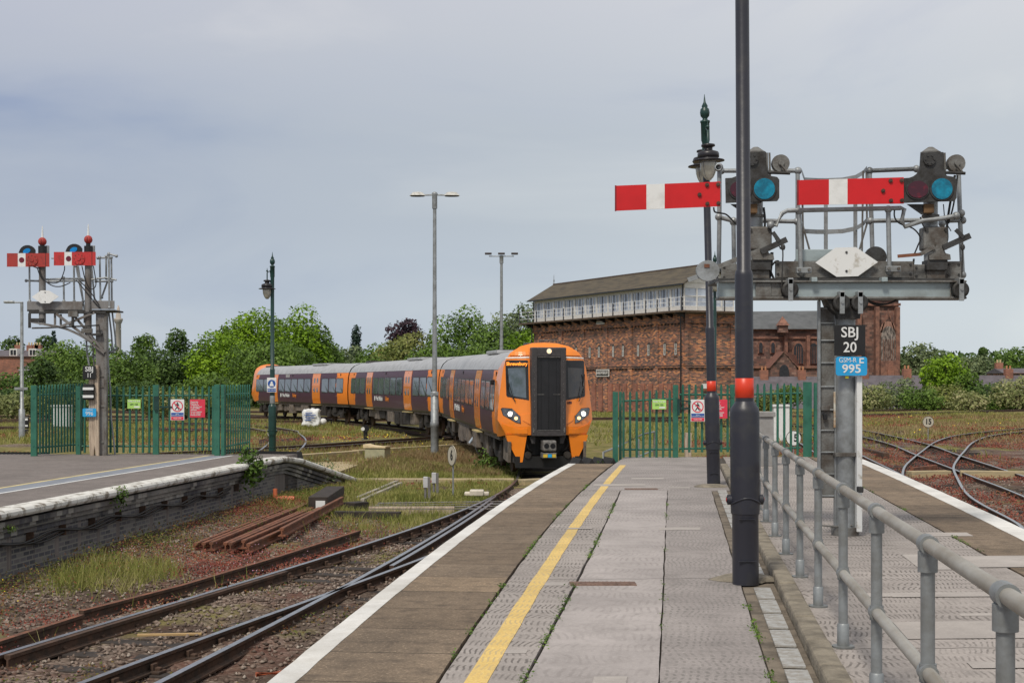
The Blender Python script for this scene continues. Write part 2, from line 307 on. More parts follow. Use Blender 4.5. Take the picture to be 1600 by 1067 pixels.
# ---------------------------------------------------------------- main platform
e0 = fitline([(-1.456, 8.6), (-1.301, 9.87), (-1.024, 12.7), (-.70, 15.55), (-.28, 20), (.435, 26.1), (1.284, 31.35)], 2)
j1 = lambda D: e0(D)+1.0
yl = fitline([(-.19, 8.6), (.112, 11.3), (.42, 14.45), (1.07, 20), (2.38, 30.6)], 2)
j2 = fitline([(.093, 8.56), (.397, 11.17), (.525, 12.15), (.62, 13), (.973, 16.1), (1.567, 21.4)], 2)
j3 = fitline([(.893, 8.62), (1.083, 10.37), (1.361, 12.7), (1.772, 16.4), (2.577, 23.6)], 1)
dl = fitline([(1.557, 8.76), (1.966, 12), (2.269, 14.67), (3.30, 23.6)], 1)
kl = fitline([(1.868, 9.04), (2.158, 11.05), (2.394, 13.07), (4.27, 29)], 1)
kr = lambda D: kl(D)+.15
j4 = fitline([(5.93, 24.1), (5.73, 21.6), (5.08, 17), (4.93, 15.3), (4.706, 13.07)], 1)
wo = fitline([(8.25, 33.8), (7.61, 28.2), (7.06, 23.6), (6.45, 19.4), (6.22, 17.3)], 2)
def st(o): o['kind'] = 'structure'; return o
G = .006
B0 = 1.2
st(strip(lambda D: e0(D)+.06, lambda D: j1(D), B0, 31.25, PT-.03, 1.2, m_body, 'platform'))
st(strip(lambda D: j1(D), lambda D: wo(D)-.06, B0, 34.2, PT-.03, 1.2, m_body, 'platform'))
st(strip(e0, lambda D: j1(D)-.012, B0, 31.3, PT, .10, m_edge, 'pavement', jit=.003))
st(strip(lambda D: j1(D)+.014, lambda D: j2(D)-.012, B0, 23.4, PT, .05, m_pave, 'pavement', jit=.006))
st(strip(lambda D: j2(D)+.012, lambda D: j3(D)-G, B0, 23.4, PT, .05, m_pave2, 'pavement', jit=.006))
st(strip(lambda D: j3(D)+G, lambda D: dl(D)-G, B0, 23.4, PT, .05, m_pave3, 'pavement', jit=.006))
st(strip(lambda D: j1(D)+.03, lambda D: kl(D)-.02, 23.44, 34.2, PT, .05, m_pave3, 'pavement', jit=.006))
st(strip(lambda D: dl(D)+.01, lambda D: kl(D)-.005, B0, 23.4, PT-.012, .05, mat('channel_concrete', (.20, .165, .125), .95, 0, .5, sc=5, bump=.6), 'pavement'))
# kerb as worn segments
kb = MB(); D = B0
while D < 30:
    L_ = random.uniform(.75, .95); a, b = D+.008, min(30, D+L_-.008)
    x0, x1 = kl(a), kl(b); T = Matrix.Translation((x0, a, 0)) @ Matrix.Rotation(-math.atan2(x1-x0, b-a), 4, 'Z')
    kb.box(0, .15, 0, math.hypot(x1-x0, b-a), PT-.1, PT+.075+random.uniform(-.006, .006), T=T, b=.022); D += L_
tag(kb.build('kerb', m_kerb), kind='structure')
st(strip(lambda D: kr(D)+.03, lambda D: j4(D)-.015, B0, 34.2, PT, .05, m_pave, 'pavement', jit=.006))
st(strip(lambda D: j4(D)+.015, wo, B0, 34.2, PT, .10, m_edge, 'pavement', jit=.003))
st(strip(lambda D: e0(D)+.005, lambda D: e0(D)+.165, B0, 31.28, PT+.004, .003, m_white, 'edge_line', jit=.004))
st(strip(lambda D: yl(D)-.066, lambda D: yl(D)+.066, B0, 30.7, PT+.004, .003, m_yel, 'yellow_line', jit=.005))
st(strip(lambda D: wo(D)-.29, lambda D: wo(D)-.005, B0, 34.15, PT+.004, .003, m_white, 'edge_line', jit=.004))
m_joint = mat('joint_dark', (.035, .03, .026), .95)
for D_, xa, xb in ((12.75, yl, kl), (9.4, kr, j4), (15.4, kr, j4), (17.9, kr, j4), (21.8, kr, j4), (26.5, kr, j4), (17.2, j1, j2), (28, j1, kl)):
    mb = MB(); a_, b_ = xa(D_)+.05, xb(D_)-.03; n_ = 24; q_ = [(a_+(b_-a_)*i/n_, D_+.10*(i/n_)+.012*math.sin(i*1.7+D_)) for i in range(n_+1)]
    mb.add([(x, y-.004, PT+.0015) for x, y in q_]+[(x, y+.004, PT+.0015) for x, y in q_], [(i, i+1, n_+2+i, n_+1+i) for i in range(n_)]); st(mb.build('paving_joint', m_joint))
# lighter repair patches in the paving
m_patch = paving('repair_patch', (.47, .43, .40), (.30, .27, .25), 0, 0, grain=.2)
for (x, y, w, l) in [(788, 1018, .28, .13), (950, 1063, .2, .2), (1545, 878, 1.0, .9), (1455, 878, .55, 1.2), (1530, 930, 1.5, .25), (1540, 985, 1.3, .7), (1560, 960, .6, .12), (1575, 1040, .5, .2), (1400, 930, .5, .2), (1480, 835, .5, .4), (1060, 826, .5, .3), (905, 826, .3, .15), (866, 912, .22, .22), (965, 758, .9, .5), (1010, 748, .6, .35), (1010, 762, .5, .2), (1060, 762, .35, .3)]:
    p = P(x, y, PT); mb = MB(); s_ = .12*l; zq = PT+.002+.0007*random.randint(0, 8)
    mb.add([(p.x-w/2, p.y-l/2, zq), (p.x+w/2, p.y-l/2+.05*w, zq), (p.x+w/2+s_, p.y+l/2+.05*w, zq), (p.x-w/2+s_, p.y+l/2, zq)], [(0, 1, 2, 3)])
    o = mb.build('paving_patch', m_patch); st(o); u = o.data.uv_layers.new(name='UVMap')
    for l2 in o.data.loops: c_ = o.data.vertices[l2.vertex_index].co; u.data[l2.index].uv = (c_.x, c_.y)
# silver drain covers
m_tile = mat('drain_tile', (.50, .50, .48), .45, .3, c2=(.30, .26, .21), sc=9, bump=.2)
dt = MB().box(-.07, .07, 0, .6, -.01, .004).box(-.07, .07, .295, .302, .004, .006, 0).box(-.004, .004, .1, .13, .004, .008).box(-.004, .004, .45, .48, .004, .008)
dtm = dt.build('x', m_tile); dme = dtm.data; bpy.data.objects.remove(dtm)
D = 6.0; k = 0; ang = -math.atan((dl(20)-dl(10))/10)
while D < 23:
    if not (11.95 < D < 12.9):
        o = link(dme, 'drain_cover', None, (dl(D)+.17, D, PT+.004), (0, 0, ang)); ordn = k
        tag(o, 'silver drain cover plate in the channel beside the concrete kerb', 'drain cover', 'silver drain covers in the kerb channel'); k += 1
    D += .7
# rusty manhole strips
for i, (x, y, w) in enumerate([(942, 912, .58), (1002, 764, .55)]):
    p = P(x, y, PT); mb = MB().box(-w/2, w/2, -.10, .10, -.01, .009, b=.004)
    for q in range(14): mb.box(-w/2+.02+q*(w-.04)/14, -w/2+.03+q*(w-.04)/14, -.09, .09, .009, .012)
    o = mb.build('inspection_cover', mat('rusty_cover', (.19, .115, .085), .85, 0, .6, sc=12, bump=.4)); o.location = (p.x, p.y, PT)
    tag(o, ['rusty rectangular inspection cover in the near paving beside the yellow line', 'rusty inspection cover in the far paving near the second lamp post'][i], 'inspection cover')
# concrete collars round the lamp feet
for i, (x, y) in enumerate([(1165, 905), (1112, 760)]):
    p = P(x, y, PT); mb = MB(); n = 20; r = [random.uniform(.8, 1.1) for _ in range(n)]
    vs = [(p.x+.31*r[k]*math.cos(2*math.pi*k/n), p.y+.28*r[k]*math.sin(2*math.pi*k/n), PT+.003) for k in range(n)]+[(p.x+.2*math.cos(2*math.pi*k/n), p.y+.2*math.sin(2*math.pi*k/n), PT+.035) for k in range(n)]
    mb.add(vs, [(k, (k+1) % n, n+(k+1) % n, n+k) for k in range(n)]+[tuple(range(n, 2*n))]); st(mb.build('pavement', m_kerb))
# ---------------------------------------------------------------- left platform with its wall
eL = fitline([(-7.0, 19.4), (-6.62, 22.2), (-6.25, 26.4), (-5.85, 29.9), (-5.43, 34.0)], 2)
_e = eL; eL = lambda D: _e(D) if D < 34 else _e(34)+(D-34)*.225
st(strip(lambda D: -34, lambda D: eL(D)-.30, 9, 35.6, PT, .9, m_asph, 'platform', step=.8))
for off, w, m_, nm, zz in ((-1.45, .1, mat('pale_yellow', (.62, .52, .26), .8, 0, .7), 'yellow_line', .005), (-1.35, .34, mat('blue_grey_strip', (.23, .25, .29), .8, 0, .8, bump=.3), 'tactile_strip', .004), (-1.01, .06, m_gwht, 'edge_line', .005)):
    pass
yL = [P(x, y, PT) for x, y in ((0, 762.7), (181, 734), (301, 715.5), (321, 712.6))]; wL = [P(x, y, PT) for x, y in ((0, 770.7), (181, 741.7), (301, 721.7), (348, 714.3))]
fy = fitline([(p.x, p.y) for p in yL], 2); fw = fitline([(p.x, p.y) for p in wL], 2)
st(strip(lambda D: fy(D)-.05, lambda D: fy(D)+.05, 15, 34.8, PT+.005, .004, mat('pale_yellow', (.62, .52, .26), .8, 0, .7), 'yellow_line'))
st(strip(lambda D: fy(D)+.06, lambda D: fw(D)-.05, 15, 34.6, PT+.004, .003, mat('blue_grey_strip', (.34, .35, .39), .8, 0, .8, bump=.3), 'tactile_strip'))
st(strip(lambda D: fw(D)-.035, lambda D: fw(D)+.035, 15, 34.8, PT+.005, .004, m_gwht, 'edge_line'))
st(strip(lambda D: interp([(-11.5, 31.0), (-9.8, 34.4)], D)-.05, lambda D: interp([(-11.5, 31.0), (-9.8, 34.4)], D)+.05, 28, 34.4, PT+.005, .004, mat('pale_yellow', (.62, .52, .26), .8, 0, .7), 'yellow_line')) if False else None
m_blueb = brick('engineering_brick', [(.095, .093, .108), (.06, .06, .07), (.13, .12, .125), (.08, .078, .09), (.17, .16, .155)], (.21, .20, .18), stain=(.24, .225, .20), stn=.35)
wall = empty('retaining_wall', (0, 0, 0), 0, 'blue grey brick platform wall under the white rounded coping on the left', 'wall')
zr = lambda D: PT if D < 34.7 else PT-(D-34.7)/4.6*.86
def wstrip(off0, off1, za, zb, D0, D1, m, name, step=.5, parent=wall, gap=0, sag=None):
    mb = MB(); n = int((D1-D0)/step)
    for i in range(n):
        a = D0+(D1-D0)*i/n+gap; b = D0+(D1-D0)*(i+1)/n-gap; v = []
        for D in (a, b):
            dz = zr(D)-PT; zt = zb+dz; zl = za if za < 0 else za+dz
            v += [(eL(D)+off0, D, zl), (eL(D)+off1, D, zl), (eL(D)+off1, D, zt), (eL(D)+off0, D, zt)]
        fs = [(0, 4, 5, 1), (1, 5, 6, 2), (2, 6, 7, 3), (3, 7, 4, 0)]
        if gap or i == 0: fs.append((0, 1, 2, 3))
        if gap or i == n-1: fs.append((4, 7, 6, 5))
        mb.add(v, fs)
    return mb.build(name, m, parent)
wstrip(-.5, -.30, -.3, .80, 9, 39.2, m_blueb, 'brickwork')
for i in range(3): wstrip(-.299, -.25+.06*i, .50+.085*i, .575+.085*i, 9, 38.3, brick('corbel_brick', [(.085, .083, .095), (.055, .055, .062), (.12, .11, .11), (.07, .068, .08), (.30, .29, .27)], (.12, .115, .10), bw=.23, bh=.30, stain=(.42, .40, .36), stn=.75), 'corbel_course', step=.6)
cp = MB(); D = 9.; prof = [(-.36, .79), (-.36, .925), (-.10, .93), (-.03, .918), (.0, .885), (.0, .84), (-.03, .80), (-.10, .79)]
while D < 39.2:
    Ln = random.uniform(.85, 1.0); a, b = D+.012, min(39.3, D+Ln); vs = []; k = len(prof); j = random.uniform(-.008, .008)
    for q in (a, b): vs += [(eL(q)+x+j, q, z+zr(q)-PT) for x, z in prof]
    cp.add(vs, [(i, (i+1) % k, k+(i+1) % k, k+i) for i in range(k)]+[tuple(range(k)), tuple(range(k, 2*k))[::-1]]); D += Ln
cp.build('coping', mat('white_coping', (.68, .67, .63), .8, 0, c2=(.22, .19, .15), sc=4.2, thr=(.50, .62), bump=.5, stretch=(1, 1, 1)), wall)
rp_ = strip(lambda D: eL(D)-1.9, lambda D: eL(D)-.32, 35.6, 39.1, .88, .1, m_conc, 'platform'); st(rp_)
for v in rp_.data.vertices: v.co.z += zr(v.co.y)-PT-.02
# cable run on brackets along the wall
cb = MB()
for q in range(3):
    pts = []
    for i in range(100):
        D = 12+i*.185; pts.append((eL(D)-.22+.02*q, D, .36+.055*math.sin(D*2.9+q)*.8+.03*q-.004*(i > 50)))
    cb.tube(pts, .018, 5)
cb.build('cable', m_blk, wall)
for i in range(17): MB().box(eL(13+i*1.12)-.30, eL(13+i*1.12)-.19, 13+i*1.12-.012, 13+i*1.12+.012, .34, .50).build('cable_bracket', m_rust, wall)
# ---------------------------------------------------------------- ground
def axis(segs):
    o = []
    for a, b, s in segs: o += list(np.arange(a, b, s))
    return np.array(o+[segs[-1][1]])
gx = axis([(-1500, -200, 130), (-200, -40, 10), (-40, -12, 1), (-12, 3, .16), (3, 8, .6), (8, 20, .3), (20, 60, 2), (60, 200, 10), (200, 1500, 130)])
gy = axis([(-60, 0, 12), (0, 8, 1), (8, 34, .16), (34, 64, .5), (64, 160, 3), (160, 400, 20), (400, 3000, 200)])
X, Y = np.meshgrid(gx, gy); t = np.clip((Y-44)/20, 0, 1); Z = -.16+.28*t*t*(3-2*t)
nz = sum(np.sin(X*a+Y*b+c)*d for a, b, c, d in [(1.3, .7, 0, .02), (-2.1, 1.7, 1, .018), (3.7, 3.1, 2, .012), (6.1, -4.3, 3, .01), (.5, -.4, 4, .03)])
Z = Z+nz*((Y < 90) & (Y > 5))+rng.normal(0, .008, X.shape)*(Y < 40)
EL = np.vectorize(eL)(np.clip(Y, 9, 40)); Z += .12*np.exp(-((X-EL)/1.4)**2)*(Y < 40)
# the bank between the ramp and the train stands a little above the rails
Z += .22*np.exp(-((X+3.4)/1.5)**2-((Y-47)/5.)**2)
Z += -np.clip((Y-150)/60, 0, 1)*4.0*np.clip((X-5)/25, 0, 1)*(Y < 500)
ny, nx = X.shape; me = bpy.data.meshes.new('ground'); idx = np.arange(nx*ny).reshape(ny, nx)
q = np.stack([idx[:-1, :-1], idx[:-1, 1:], idx[1:, 1:], idx[1:, :-1]], -1).reshape(-1, 4)
me.from_pydata(np.stack([X, Y, Z], -1).reshape(-1, 3).tolist(), [], q.tolist()); me.polygons.foreach_set('use_smooth', [True]*len(q))
def gh(x, y):
    ix = np.clip(np.searchsorted(gx, x)-1, 0, nx-2); iy = np.clip(np.searchsorted(gy, y)-1, 0, ny-2)
    fx = (x-gx[ix])/(gx[ix+1]-gx[ix]); fy_ = (y-gy[iy])/(gy[iy+1]-gy[iy])
    return Z[iy, ix]*(1-fx)*(1-fy_)+Z[iy, ix+1]*fx*(1-fy_)+Z[iy+1, ix]*(1-fx)*fy_+Z[iy+1, ix+1]*fx*fy_
M_, t_, p_, N, L = new_mat('ballast_ground'); g = N('ShaderNodeNewGeometry'); pos = g.outputs['Position']; s = N('ShaderNodeSeparateXYZ'); L(pos, s.inputs[0])
vo = N('ShaderNodeTexVoronoi'); vo.inputs['Scale'].default_value = 22; L(pos, vo.inputs[0]); sv = N('ShaderNodeSeparateColor'); L(vo.outputs['Color'], sv.inputs[0])
st1 = N('ShaderNodeValToRGB'); L(sv.outputs[0], st1.inputs[0]); ramp(st1, [(0, (.07, .052, .042)), (.4, (.15, .115, .09)), (.75, (.25, .19, .155)), (1, (.36, .30, .25))])
c = mixc(N, L, sstep(N, L, vo.outputs['Distance'], .012, .035), st1.outputs[0], st1.outputs[0]); c = mixc(N, L, sstep(N, L, noise(N, L, pos, .7, 5), .40, .65), c, (.075, .053, .04))
far = math_(N, L, 'MULTIPLY', sstep(N, L, s.outputs[1], 36, 48), math_(N, L, 'SUBTRACT', 1.0, math_(N, L, 'MULTIPLY', sstep(N, L, s.outputs[0], 8, 11), sstep(N, L, s.outputs[1], 85, 60))))
nA = noise(N, L, pos, .16, 8, .7); nB = noise(N, L, pos, .27, 8, .7); nC = noise(N, L, pos, 1.6, 5, .7)
grs = N('ShaderNodeValToRGB'); L(nC, grs.inputs[0]); ramp(grs, [(.3, (.10, .10, .03)), (.5, (.19, .17, .06)), (.7, (.27, .21, .10))])
red = N('ShaderNodeValToRGB'); L(nC, red.inputs[0]); ramp(red, [(.3, (.075, .035, .027)), (.6, (.15, .062, .045)), (.75, (.24, .15, .10))])
c = mixc(N, L, math_(N, L, 'MULTIPLY', sstep(N, L, nB, .50, .60), .6), c, red.outputs[0])
gmask = math_(N, L, 'ADD', nA, math_(N, L, 'MULTIPLY', far, .16)); c = mixc(N, L, sstep(N, L, gmask, .53, .60), c, grs.outputs[0])
far2 = sstep(N, L, s.outputs[1], 140, 170); c = mixc(N, L, far2, c, (.07, .10, .03))
L(c, p_.inputs['Base Color']); p_.inputs['Roughness'].default_value = .95; p_.inputs['Specular IOR Level'].default_value = .15
bb = N('ShaderNodeBump'); bb.inputs['Strength'].default_value = .9; bb.inputs['Distance'].default_value = .03; L(vo.outputs['Distance'], bb.inputs['Height']); bb.invert = True; L(bb.outputs[0], p_.inputs['Normal'])
me.materials.append(M_); go = bpy.data.objects.new('ground', me); COL.objects.link(go); st(go)
# ---------------------------------------------------------------- tracks
RP = [(-.035, 0), (.035, 0), (.035, -.035), (.011, -.05), (.011, -.115), (.065, -.13), (.065, -.15), (-.065, -.15), (-.065, -.13), (-.011, -.115), (-.011, -.05), (-.035, -.035)]
def rail_mesh(pts, name, parent, mats=None, prof=RP):
    mb = MB(); pts = [Vector(p) for p in pts]; k = len(prof); vs = []
    for i, p in enumerate(pts):
        t = pts[min(i+1, len(pts)-1)]-pts[max(i-1, 0)]; t.z = 0; t.normalize(); n_ = Vector((t.y, -t.x, 0))
        vs += [p+n_*x+Vector((0, 0, z)) for x, z in prof]
    for i in range(len(pts)-1):
        for j in range(k): mb.add([], [])
    mb.v = [tuple(v) for v in vs]
    for i in range(len(pts)-1):
        for j in range(k):
            a, b = i*k+j, i*k+(j+1) % k; mb.f.append((a, b, b+k, a+k)); mb.m.append(1 if j == 0 else 0); mb.s.append(False)
    mb.f += [tuple(range(k)), tuple(range((len(pts)-1)*k, len(pts)*k))]; mb.m += [0, 0]; mb.s += [False, False]
    return mb.build(name, mats or [m_rust, m_steel], parent)
def offs(pts, o):
    r = []
    for i, p in enumerate(pts):
        t = pts[min(i+1, len(pts)-1)]-pts[max(i-1, 0)]; t.z = 0; t.normalize(); r.append(p+Vector((t.y, -t.x, 0))*o)
    return r
sb = MB().box(-1.25, 1.25, -.125, .125, -.14, 0, b=.012)
slp = sb.build('x', m_dwood).data
chm = MB()
chm.box(-.15, .15, -.08, .08, 0, .03, 0, b=.008)
for q in (-1, 1): chm.box(q*.10-.03, q*.10+.03, -.03, .03, .02, .06, 0, b=.008); chm.box(q*.052-.018, q*.052+.018, -.05, .05, .02, .095, 0, b=.006)
chme = chm.build('x', m_rust).data
for o in [o for o in bpy.data.objects if o.name.startswith('x')]: bpy.data.objects.remove(o)
def track(pts, label, sleepers=None, group=None, rails=(-.7525, .7525), zs=0, n=6):
    t = empty('railway_track', (0, 0, 0), 0, label, 'railway track', group)
    c = smooth([(x, y, gz(y)+zs) for x, y in pts], n)
    for o in rails: rail_mesh(offs(c, o), 'rail', t)
    if sleepers:
        acc = 0; last = c[0]
        for a, b in zip(c, c[1:]):
            seg = (b-a).length
            while acc < seg:
                p = a+(b-a)*(acc/seg)
                if sleepers[0] < p.y < sleepers[1]:
                    q = link(slp, 'sleeper', t, p+Vector((0, 0, -.15)), (0, 0, math.atan2(b.y-a.y, b.x-a.x)-math.pi/2+random.uniform(-.015, .015)))
                    if p.y < 36:
                        for e in (-.7525, .7525): link(chme, 'rail_chair', q, (e, 0, 0))
                acc += .72
            acc -= seg
    return t
A = fitline([(-5.06, 14.07), (-4.655, 15.6), (-4.064, 17.47), (-3.31, 20.4), (-2.82, 22.7), (-1.90, 25.7), (-1.074, 29.5), (-.449, 34.4), (.0, 38), (.21, 42.6)], 3)
_A = A; A = lambda D: _A(D) if D > 15 else _A(15)-(15-D)*.262
Bf = fitline([(-3.116, 12.68), (-2.64, 16.3), (-2.386, 18.2), (-1.715, 21.77), (-1.237, 26.0), (-.62, 31.5), (-.40, 34.2)], 2)
near = [(A(D)+.7525+.13*0, D) for D in (9, 12, 15, 18, 21, 24, 27, 30, 33, 36, 39)]
near = []
for D in (8, 10, 12, 14, 16, 18, 21, 24, 27, 30, 33, 36, 39, 41.5):
    sl_ = (A(D+.1)-A(D-.1))/.2; near.append((A(D)+.7525/math.sqrt(1+sl_*sl_), D-.7525*sl_/math.sqrt(1+sl_*sl_)))
TC = near+[(.98, 45.5), (.78, 50.5), (.2, 55), (-.85, 60), (-1.95, 64), (-5.0, 75), (-8.6, 86), (-13.1, 97), (-18.3, 107), (-27, 118), (-44, 133)]
track(TC, 'platform track curving from the lower left to under the orange train', (8, 62))
tb = empty('railway_track', (0, 0, 0), 0, 'diverging turnout rails merging into the platform track before the train', 'railway track')
bp = [Vector((Bf(D), D, 0)) for D in np.arange(8, 34.4, .7)]; rail_mesh(bp, 'rail', tb)
rail_mesh(offs(bp, 1.505)[:24], 'rail', tb)
rail_mesh([Vector((Bf(D)+.12, D, -.01)) for D in np.arange(21, 33, .8)], 'check_rail', tb)
rail_mesh([Vector((A(D)+.10, D, 0)) for D in np.arange(14, 20.5, .7)], 'check_rail', tb, [m_rust, m_rust])
link(slp, 'sleeper', tb, (0.1, 33.6, -.15), (0, 0, -.14))
# rails of other lines
track([(-8.0, 44), (-8.6, 50), (-8.95, 55.3), (-9.6, 61), (-11.0, 68.5), (-12.2, 74), (-16, 82.5), (-24, 90), (-45, 97)], 'siding curving behind the left ramp towards the green fence', (50, 75))
track([(-24, 46), (-15, 51), (-8.9, 56), (-6.1, 59.5), (-3.4, 63.8), (-1.6, 69)], 'rusty siding running from the left ramp up to the tall grey mast', None)
for i, d0 in enumerate((79, 96, 106, 124)):
    track([(-75, d0+4), (-40, d0+2), (-22, d0+(0 if i else -1)), (-12+i, d0+(-3 if i else -8))] if i < 3 else [(-90, 128), (-30, 126), (0, 122), (6, 112)], ['nearest of the level tracks seen through the left green fence', 'second of the level tracks seen through the left green fence', 'third level track behind the left green fence, just before the trees', 'farthest left track along the foot of the trees'][i], None)
Rt = [(6.1, 10), (6.8, 15), (7.3, 18.5), (8.25, 25), (9.45, 32.9), (10.65, 41.4), (11.95, 52), (12.9, 62), (13.4, 75), (12.5, 88), (9, 99)]
track(Rt, 'right platform track running along the white edge line', (12, 62))
track([(8.25, 25.1), (8.95, 27.4), (9.75, 32), (10.45, 35.2), (11.7, 39.8), (13.4, 45.7), (15.0, 50.3), (16.2, 53.5), (18.7, 60), (21.8, 66.8), (26.0, 73.4), (31, 79.5), (42, 90)], 'sharply curved track crossing over towards the upper right', (34, 80))
track([(11.0, 22), (11.6, 27), (12.6, 32), (13.3, 36), (13.95, 40.3), (14.75, 45.5), (15.5, 52), (16.2, 58), (16.8, 65.8), (17.4, 73), (17.3, 82), (14, 96)], 'straight track passing beneath the curved crossover on the right', (26, 76))
track([(-10, 97), (0, 99.5), (9.2, 102.5), (27.2, 111.7), (48.5, 134.6), (70, 160)], 'far track passing in front of the signal box', None)
track([(22, 119), (31.4, 128.7), (55, 154), (75, 178)], 'farthest right track at the foot of the bushes', None)
# ---------------------------------------------------------------- the train
PUR, ORG = (.070, .026, .046), (.86, .235, .012)
def livery(name, sgn):
    M_, t, p, N, L = new_mat(name)
    tc = N('ShaderNodeTexCoord'); s = N('ShaderNodeSeparateXYZ'); L(tc.outputs['Object'], s.inputs[0])
    ax = math_(N, L, 'ABSOLUTE', s.outputs[0])
    cb = N('ShaderNodeCombineXYZ'); L(math_(N, L, 'MULTIPLY', math_(N, L, 'ADD', s.outputs[0], math_(N, L, 'MULTIPLY', s.outputs[2], -.35)), 2.4), cb.inputs[0]); L(math_(N, L, 'MULTIPLY', s.outputs[2], .9), cb.inputs[1])
    n = noise(N, L, cb.outputs[0], 1.6, 3, .6)
    e = math_(N, L, 'ADD', ax, math_(N, L, 'MULTIPLY', math_(N, L, 'SUBTRACT', n, .5), 2.6))
    f = sstep(N, L, e, 9.3, 9.36)
    c = mixc(N, L, f, PUR, ORG); dirt = noise(N, L, tc.outputs['Object'], 2.2, 7, .7); low = sstep(N, L, s.outputs[2], 1.75, 1.1)
    c = mixc(N, L, math_(N, L, 'MULTIPLY', math_(N, L, 'MULTIPLY', dirt, low), .45), c, (.13, .10, .08))
    L(c, p.inputs['Base Color']); p.inputs['Roughness'].default_value = .42; p.inputs['Specular IOR Level'].default_value = .18; p.inputs['Coat Weight'].default_value = .05; p.inputs['Coat Roughness'].default_value = .06
    return M_
m_liv = livery('train_livery', 1)
m_org = mat('train_orange', ORG, .28, 0, .93, sc=2, coat=.5)
m_roof = mat('train_roof', (.40, .41, .42), .45, .05, c2=(.31, .315, .32), sc=3)
m_under = mat('underframe', (.20, .165, .135), .8, 0, c2=(.10, .082, .066), sc=4, bump=.2)
m_dunder = mat('bogie_dirt', (.035, .029, .025), .85, 0, .5, sc=6, bump=.3)
m_win = mat('train_window', (.13, .155, .185), .05, 0, c2=(.06, .075, .09), sc=.6, spec=.9)
m_trim = mat('black_trim', (.012, .012, .014), .35, 0, .8)
m_head = mat('head_lamp_lit', (1, .97, .88), .3, emit=2.5); m_warm = mat('warm_lamp_lit', (1, .62, .28), .3, emit=2); m_led = mat('led_orange', (1, .30, .03), .4, emit=1.3)
m_chrome = mat('lamp_reflector', (.5, .5, .52), .15, .9)
m_gang = mat('gangway_door', (.016, .016, .019), .45, 0, .7); m_gfr = mat('gangway_frame', (.055, .05, .052), .55, 0, .7, sc=10)
m_grey = mat('coupler_grey', (.22, .21, .20), .55, .3, .5, sc=9)
BH = [(1.30, 1.10), (1.36, 1.45), (1.375, 1.9), (1.365, 2.3), (1.335, 2.75), (1.27, 3.08), (1.14, 3.32), (.95, 3.48), (.62, 3.61), (.3, 3.665), (0, 3.68)]
FH = [(1.18, 1.20), (1.40, 1.62), (1.38, 1.95), (1.345, 2.3), (1.28, 2.75), (1.225, 3.12), (1.15, 3.38), (1.02, 3.57), (.72, 3.76), (.36, 3.855), (0, 3.87)]
def ydx(z):
    for a, b in zip(BH, BH[1:]):
        if a[1] <= z <= b[1]: return a[0]+(b[0]-a[0])*(z-a[1])/(b[1]-a[1])
    return BH[0][0]
def full(h): return [(-y, z) for y, z in h]+[(y, z) for y, z in h[::-1][1:]]
def dfun(y, z):
    a = max(0, abs(y)-.5)/.9; d = -.55*a*a
    if z > 1.5: d -= (z-1.5)*.20
    if z > 3.35: d -= (z-3.35)**2*1.1
    return d
def loft(rings, mats_f, name, mats, parent, sm=True):
    mb = MB(); k = len(rings[0]); mb.v = [tuple(v) for r in rings for v in r]
    for i in range(len(rings)-1):
        for j in range(k-1):
            mb.f.append((i*k+j, i*k+j+1, (i+1)*k+j+1, (i+1)*k+j)); mb.m.append(mats_f(i, j)); mb.s.append(sm)
    return mb.build(name, mats, parent)
def fillface(poly, LX, off, m, name, parent, step=.1, thick=.02, fn=dfun):
    """polygon in (y, z) laid on the nose surface at x = LX + fn, standing 'off' proud of it"""
    bm = bmesh.new(); vs = [bm.verts.new((0, y, z)) for y, z in poly]; bm.faces.new(vs)
    y0, y1 = min(p[0] for p in poly), max(p[0] for p in poly); z0, z1 = min(p[1] for p in poly), max(p[1] for p in poly)
    for ax_, a, b in ((1, y0, y1), (2, z0, z1)):
        q = math.floor(a/step)*step+step
        while q < b-.003:
            bmesh.ops.bisect_plane(bm, geom=bm.verts[:]+bm.edges[:]+bm.faces[:], plane_co=(0, q, 0) if ax_ == 1 else (0, 0, q), plane_no=(0, 1, 0) if ax_ == 1 else (0, 0, 1)); q += step
    r = bmesh.ops.extrude_face_region(bm, geom=bm.faces[:])
    nv = {v for v in r['geom'] if isinstance(v, bmesh.types.BMVert)}
    for v in bm.verts: v.co.x = LX+fn(v.co.y, v.co.z)+off-(0 if v in nv else thick)
    bmesh.ops.recalc_face_normals(bm, faces=bm.faces[:]); me = bpy.data.meshes.new(name); bm.to_mesh(me); bm.free(); me.materials.append(m)
    o = bpy.data.objects.new(name, me); COL.objects.link(o); o.parent = parent; return o
def rrect(x0, x1, z0, z1, r, n=4):
    o = []
    for cx, cz, a in ((x1-r, z1-r, 0), (x0+r, z1-r, 90), (x0+r, z0+r, 180), (x1-r, z0+r, 270)):
        for i in range(n+1): o.append((cx+r*math.cos(R(a+90*i/n)), cz+r*math.sin(R(a+90*i/n))))
    return o
def sidepatch(poly, sgn, off, m, th=.03):
    mb = MB(); n = len(poly)
    outv = [Vector((x, sgn*(ydx(z)+off), z)) for x, z in poly]; inv = [Vector((x, sgn*(ydx(z)+off-th), z)) for x, z in poly]
    zs = [z for _, z in poly]; return mb.add(outv+inv, [tuple(range(n)), tuple(range(n, 2*n))[::-1]]+[(i, (i+1) % n, n+(i+1) % n, n+i) for i in range(n)])
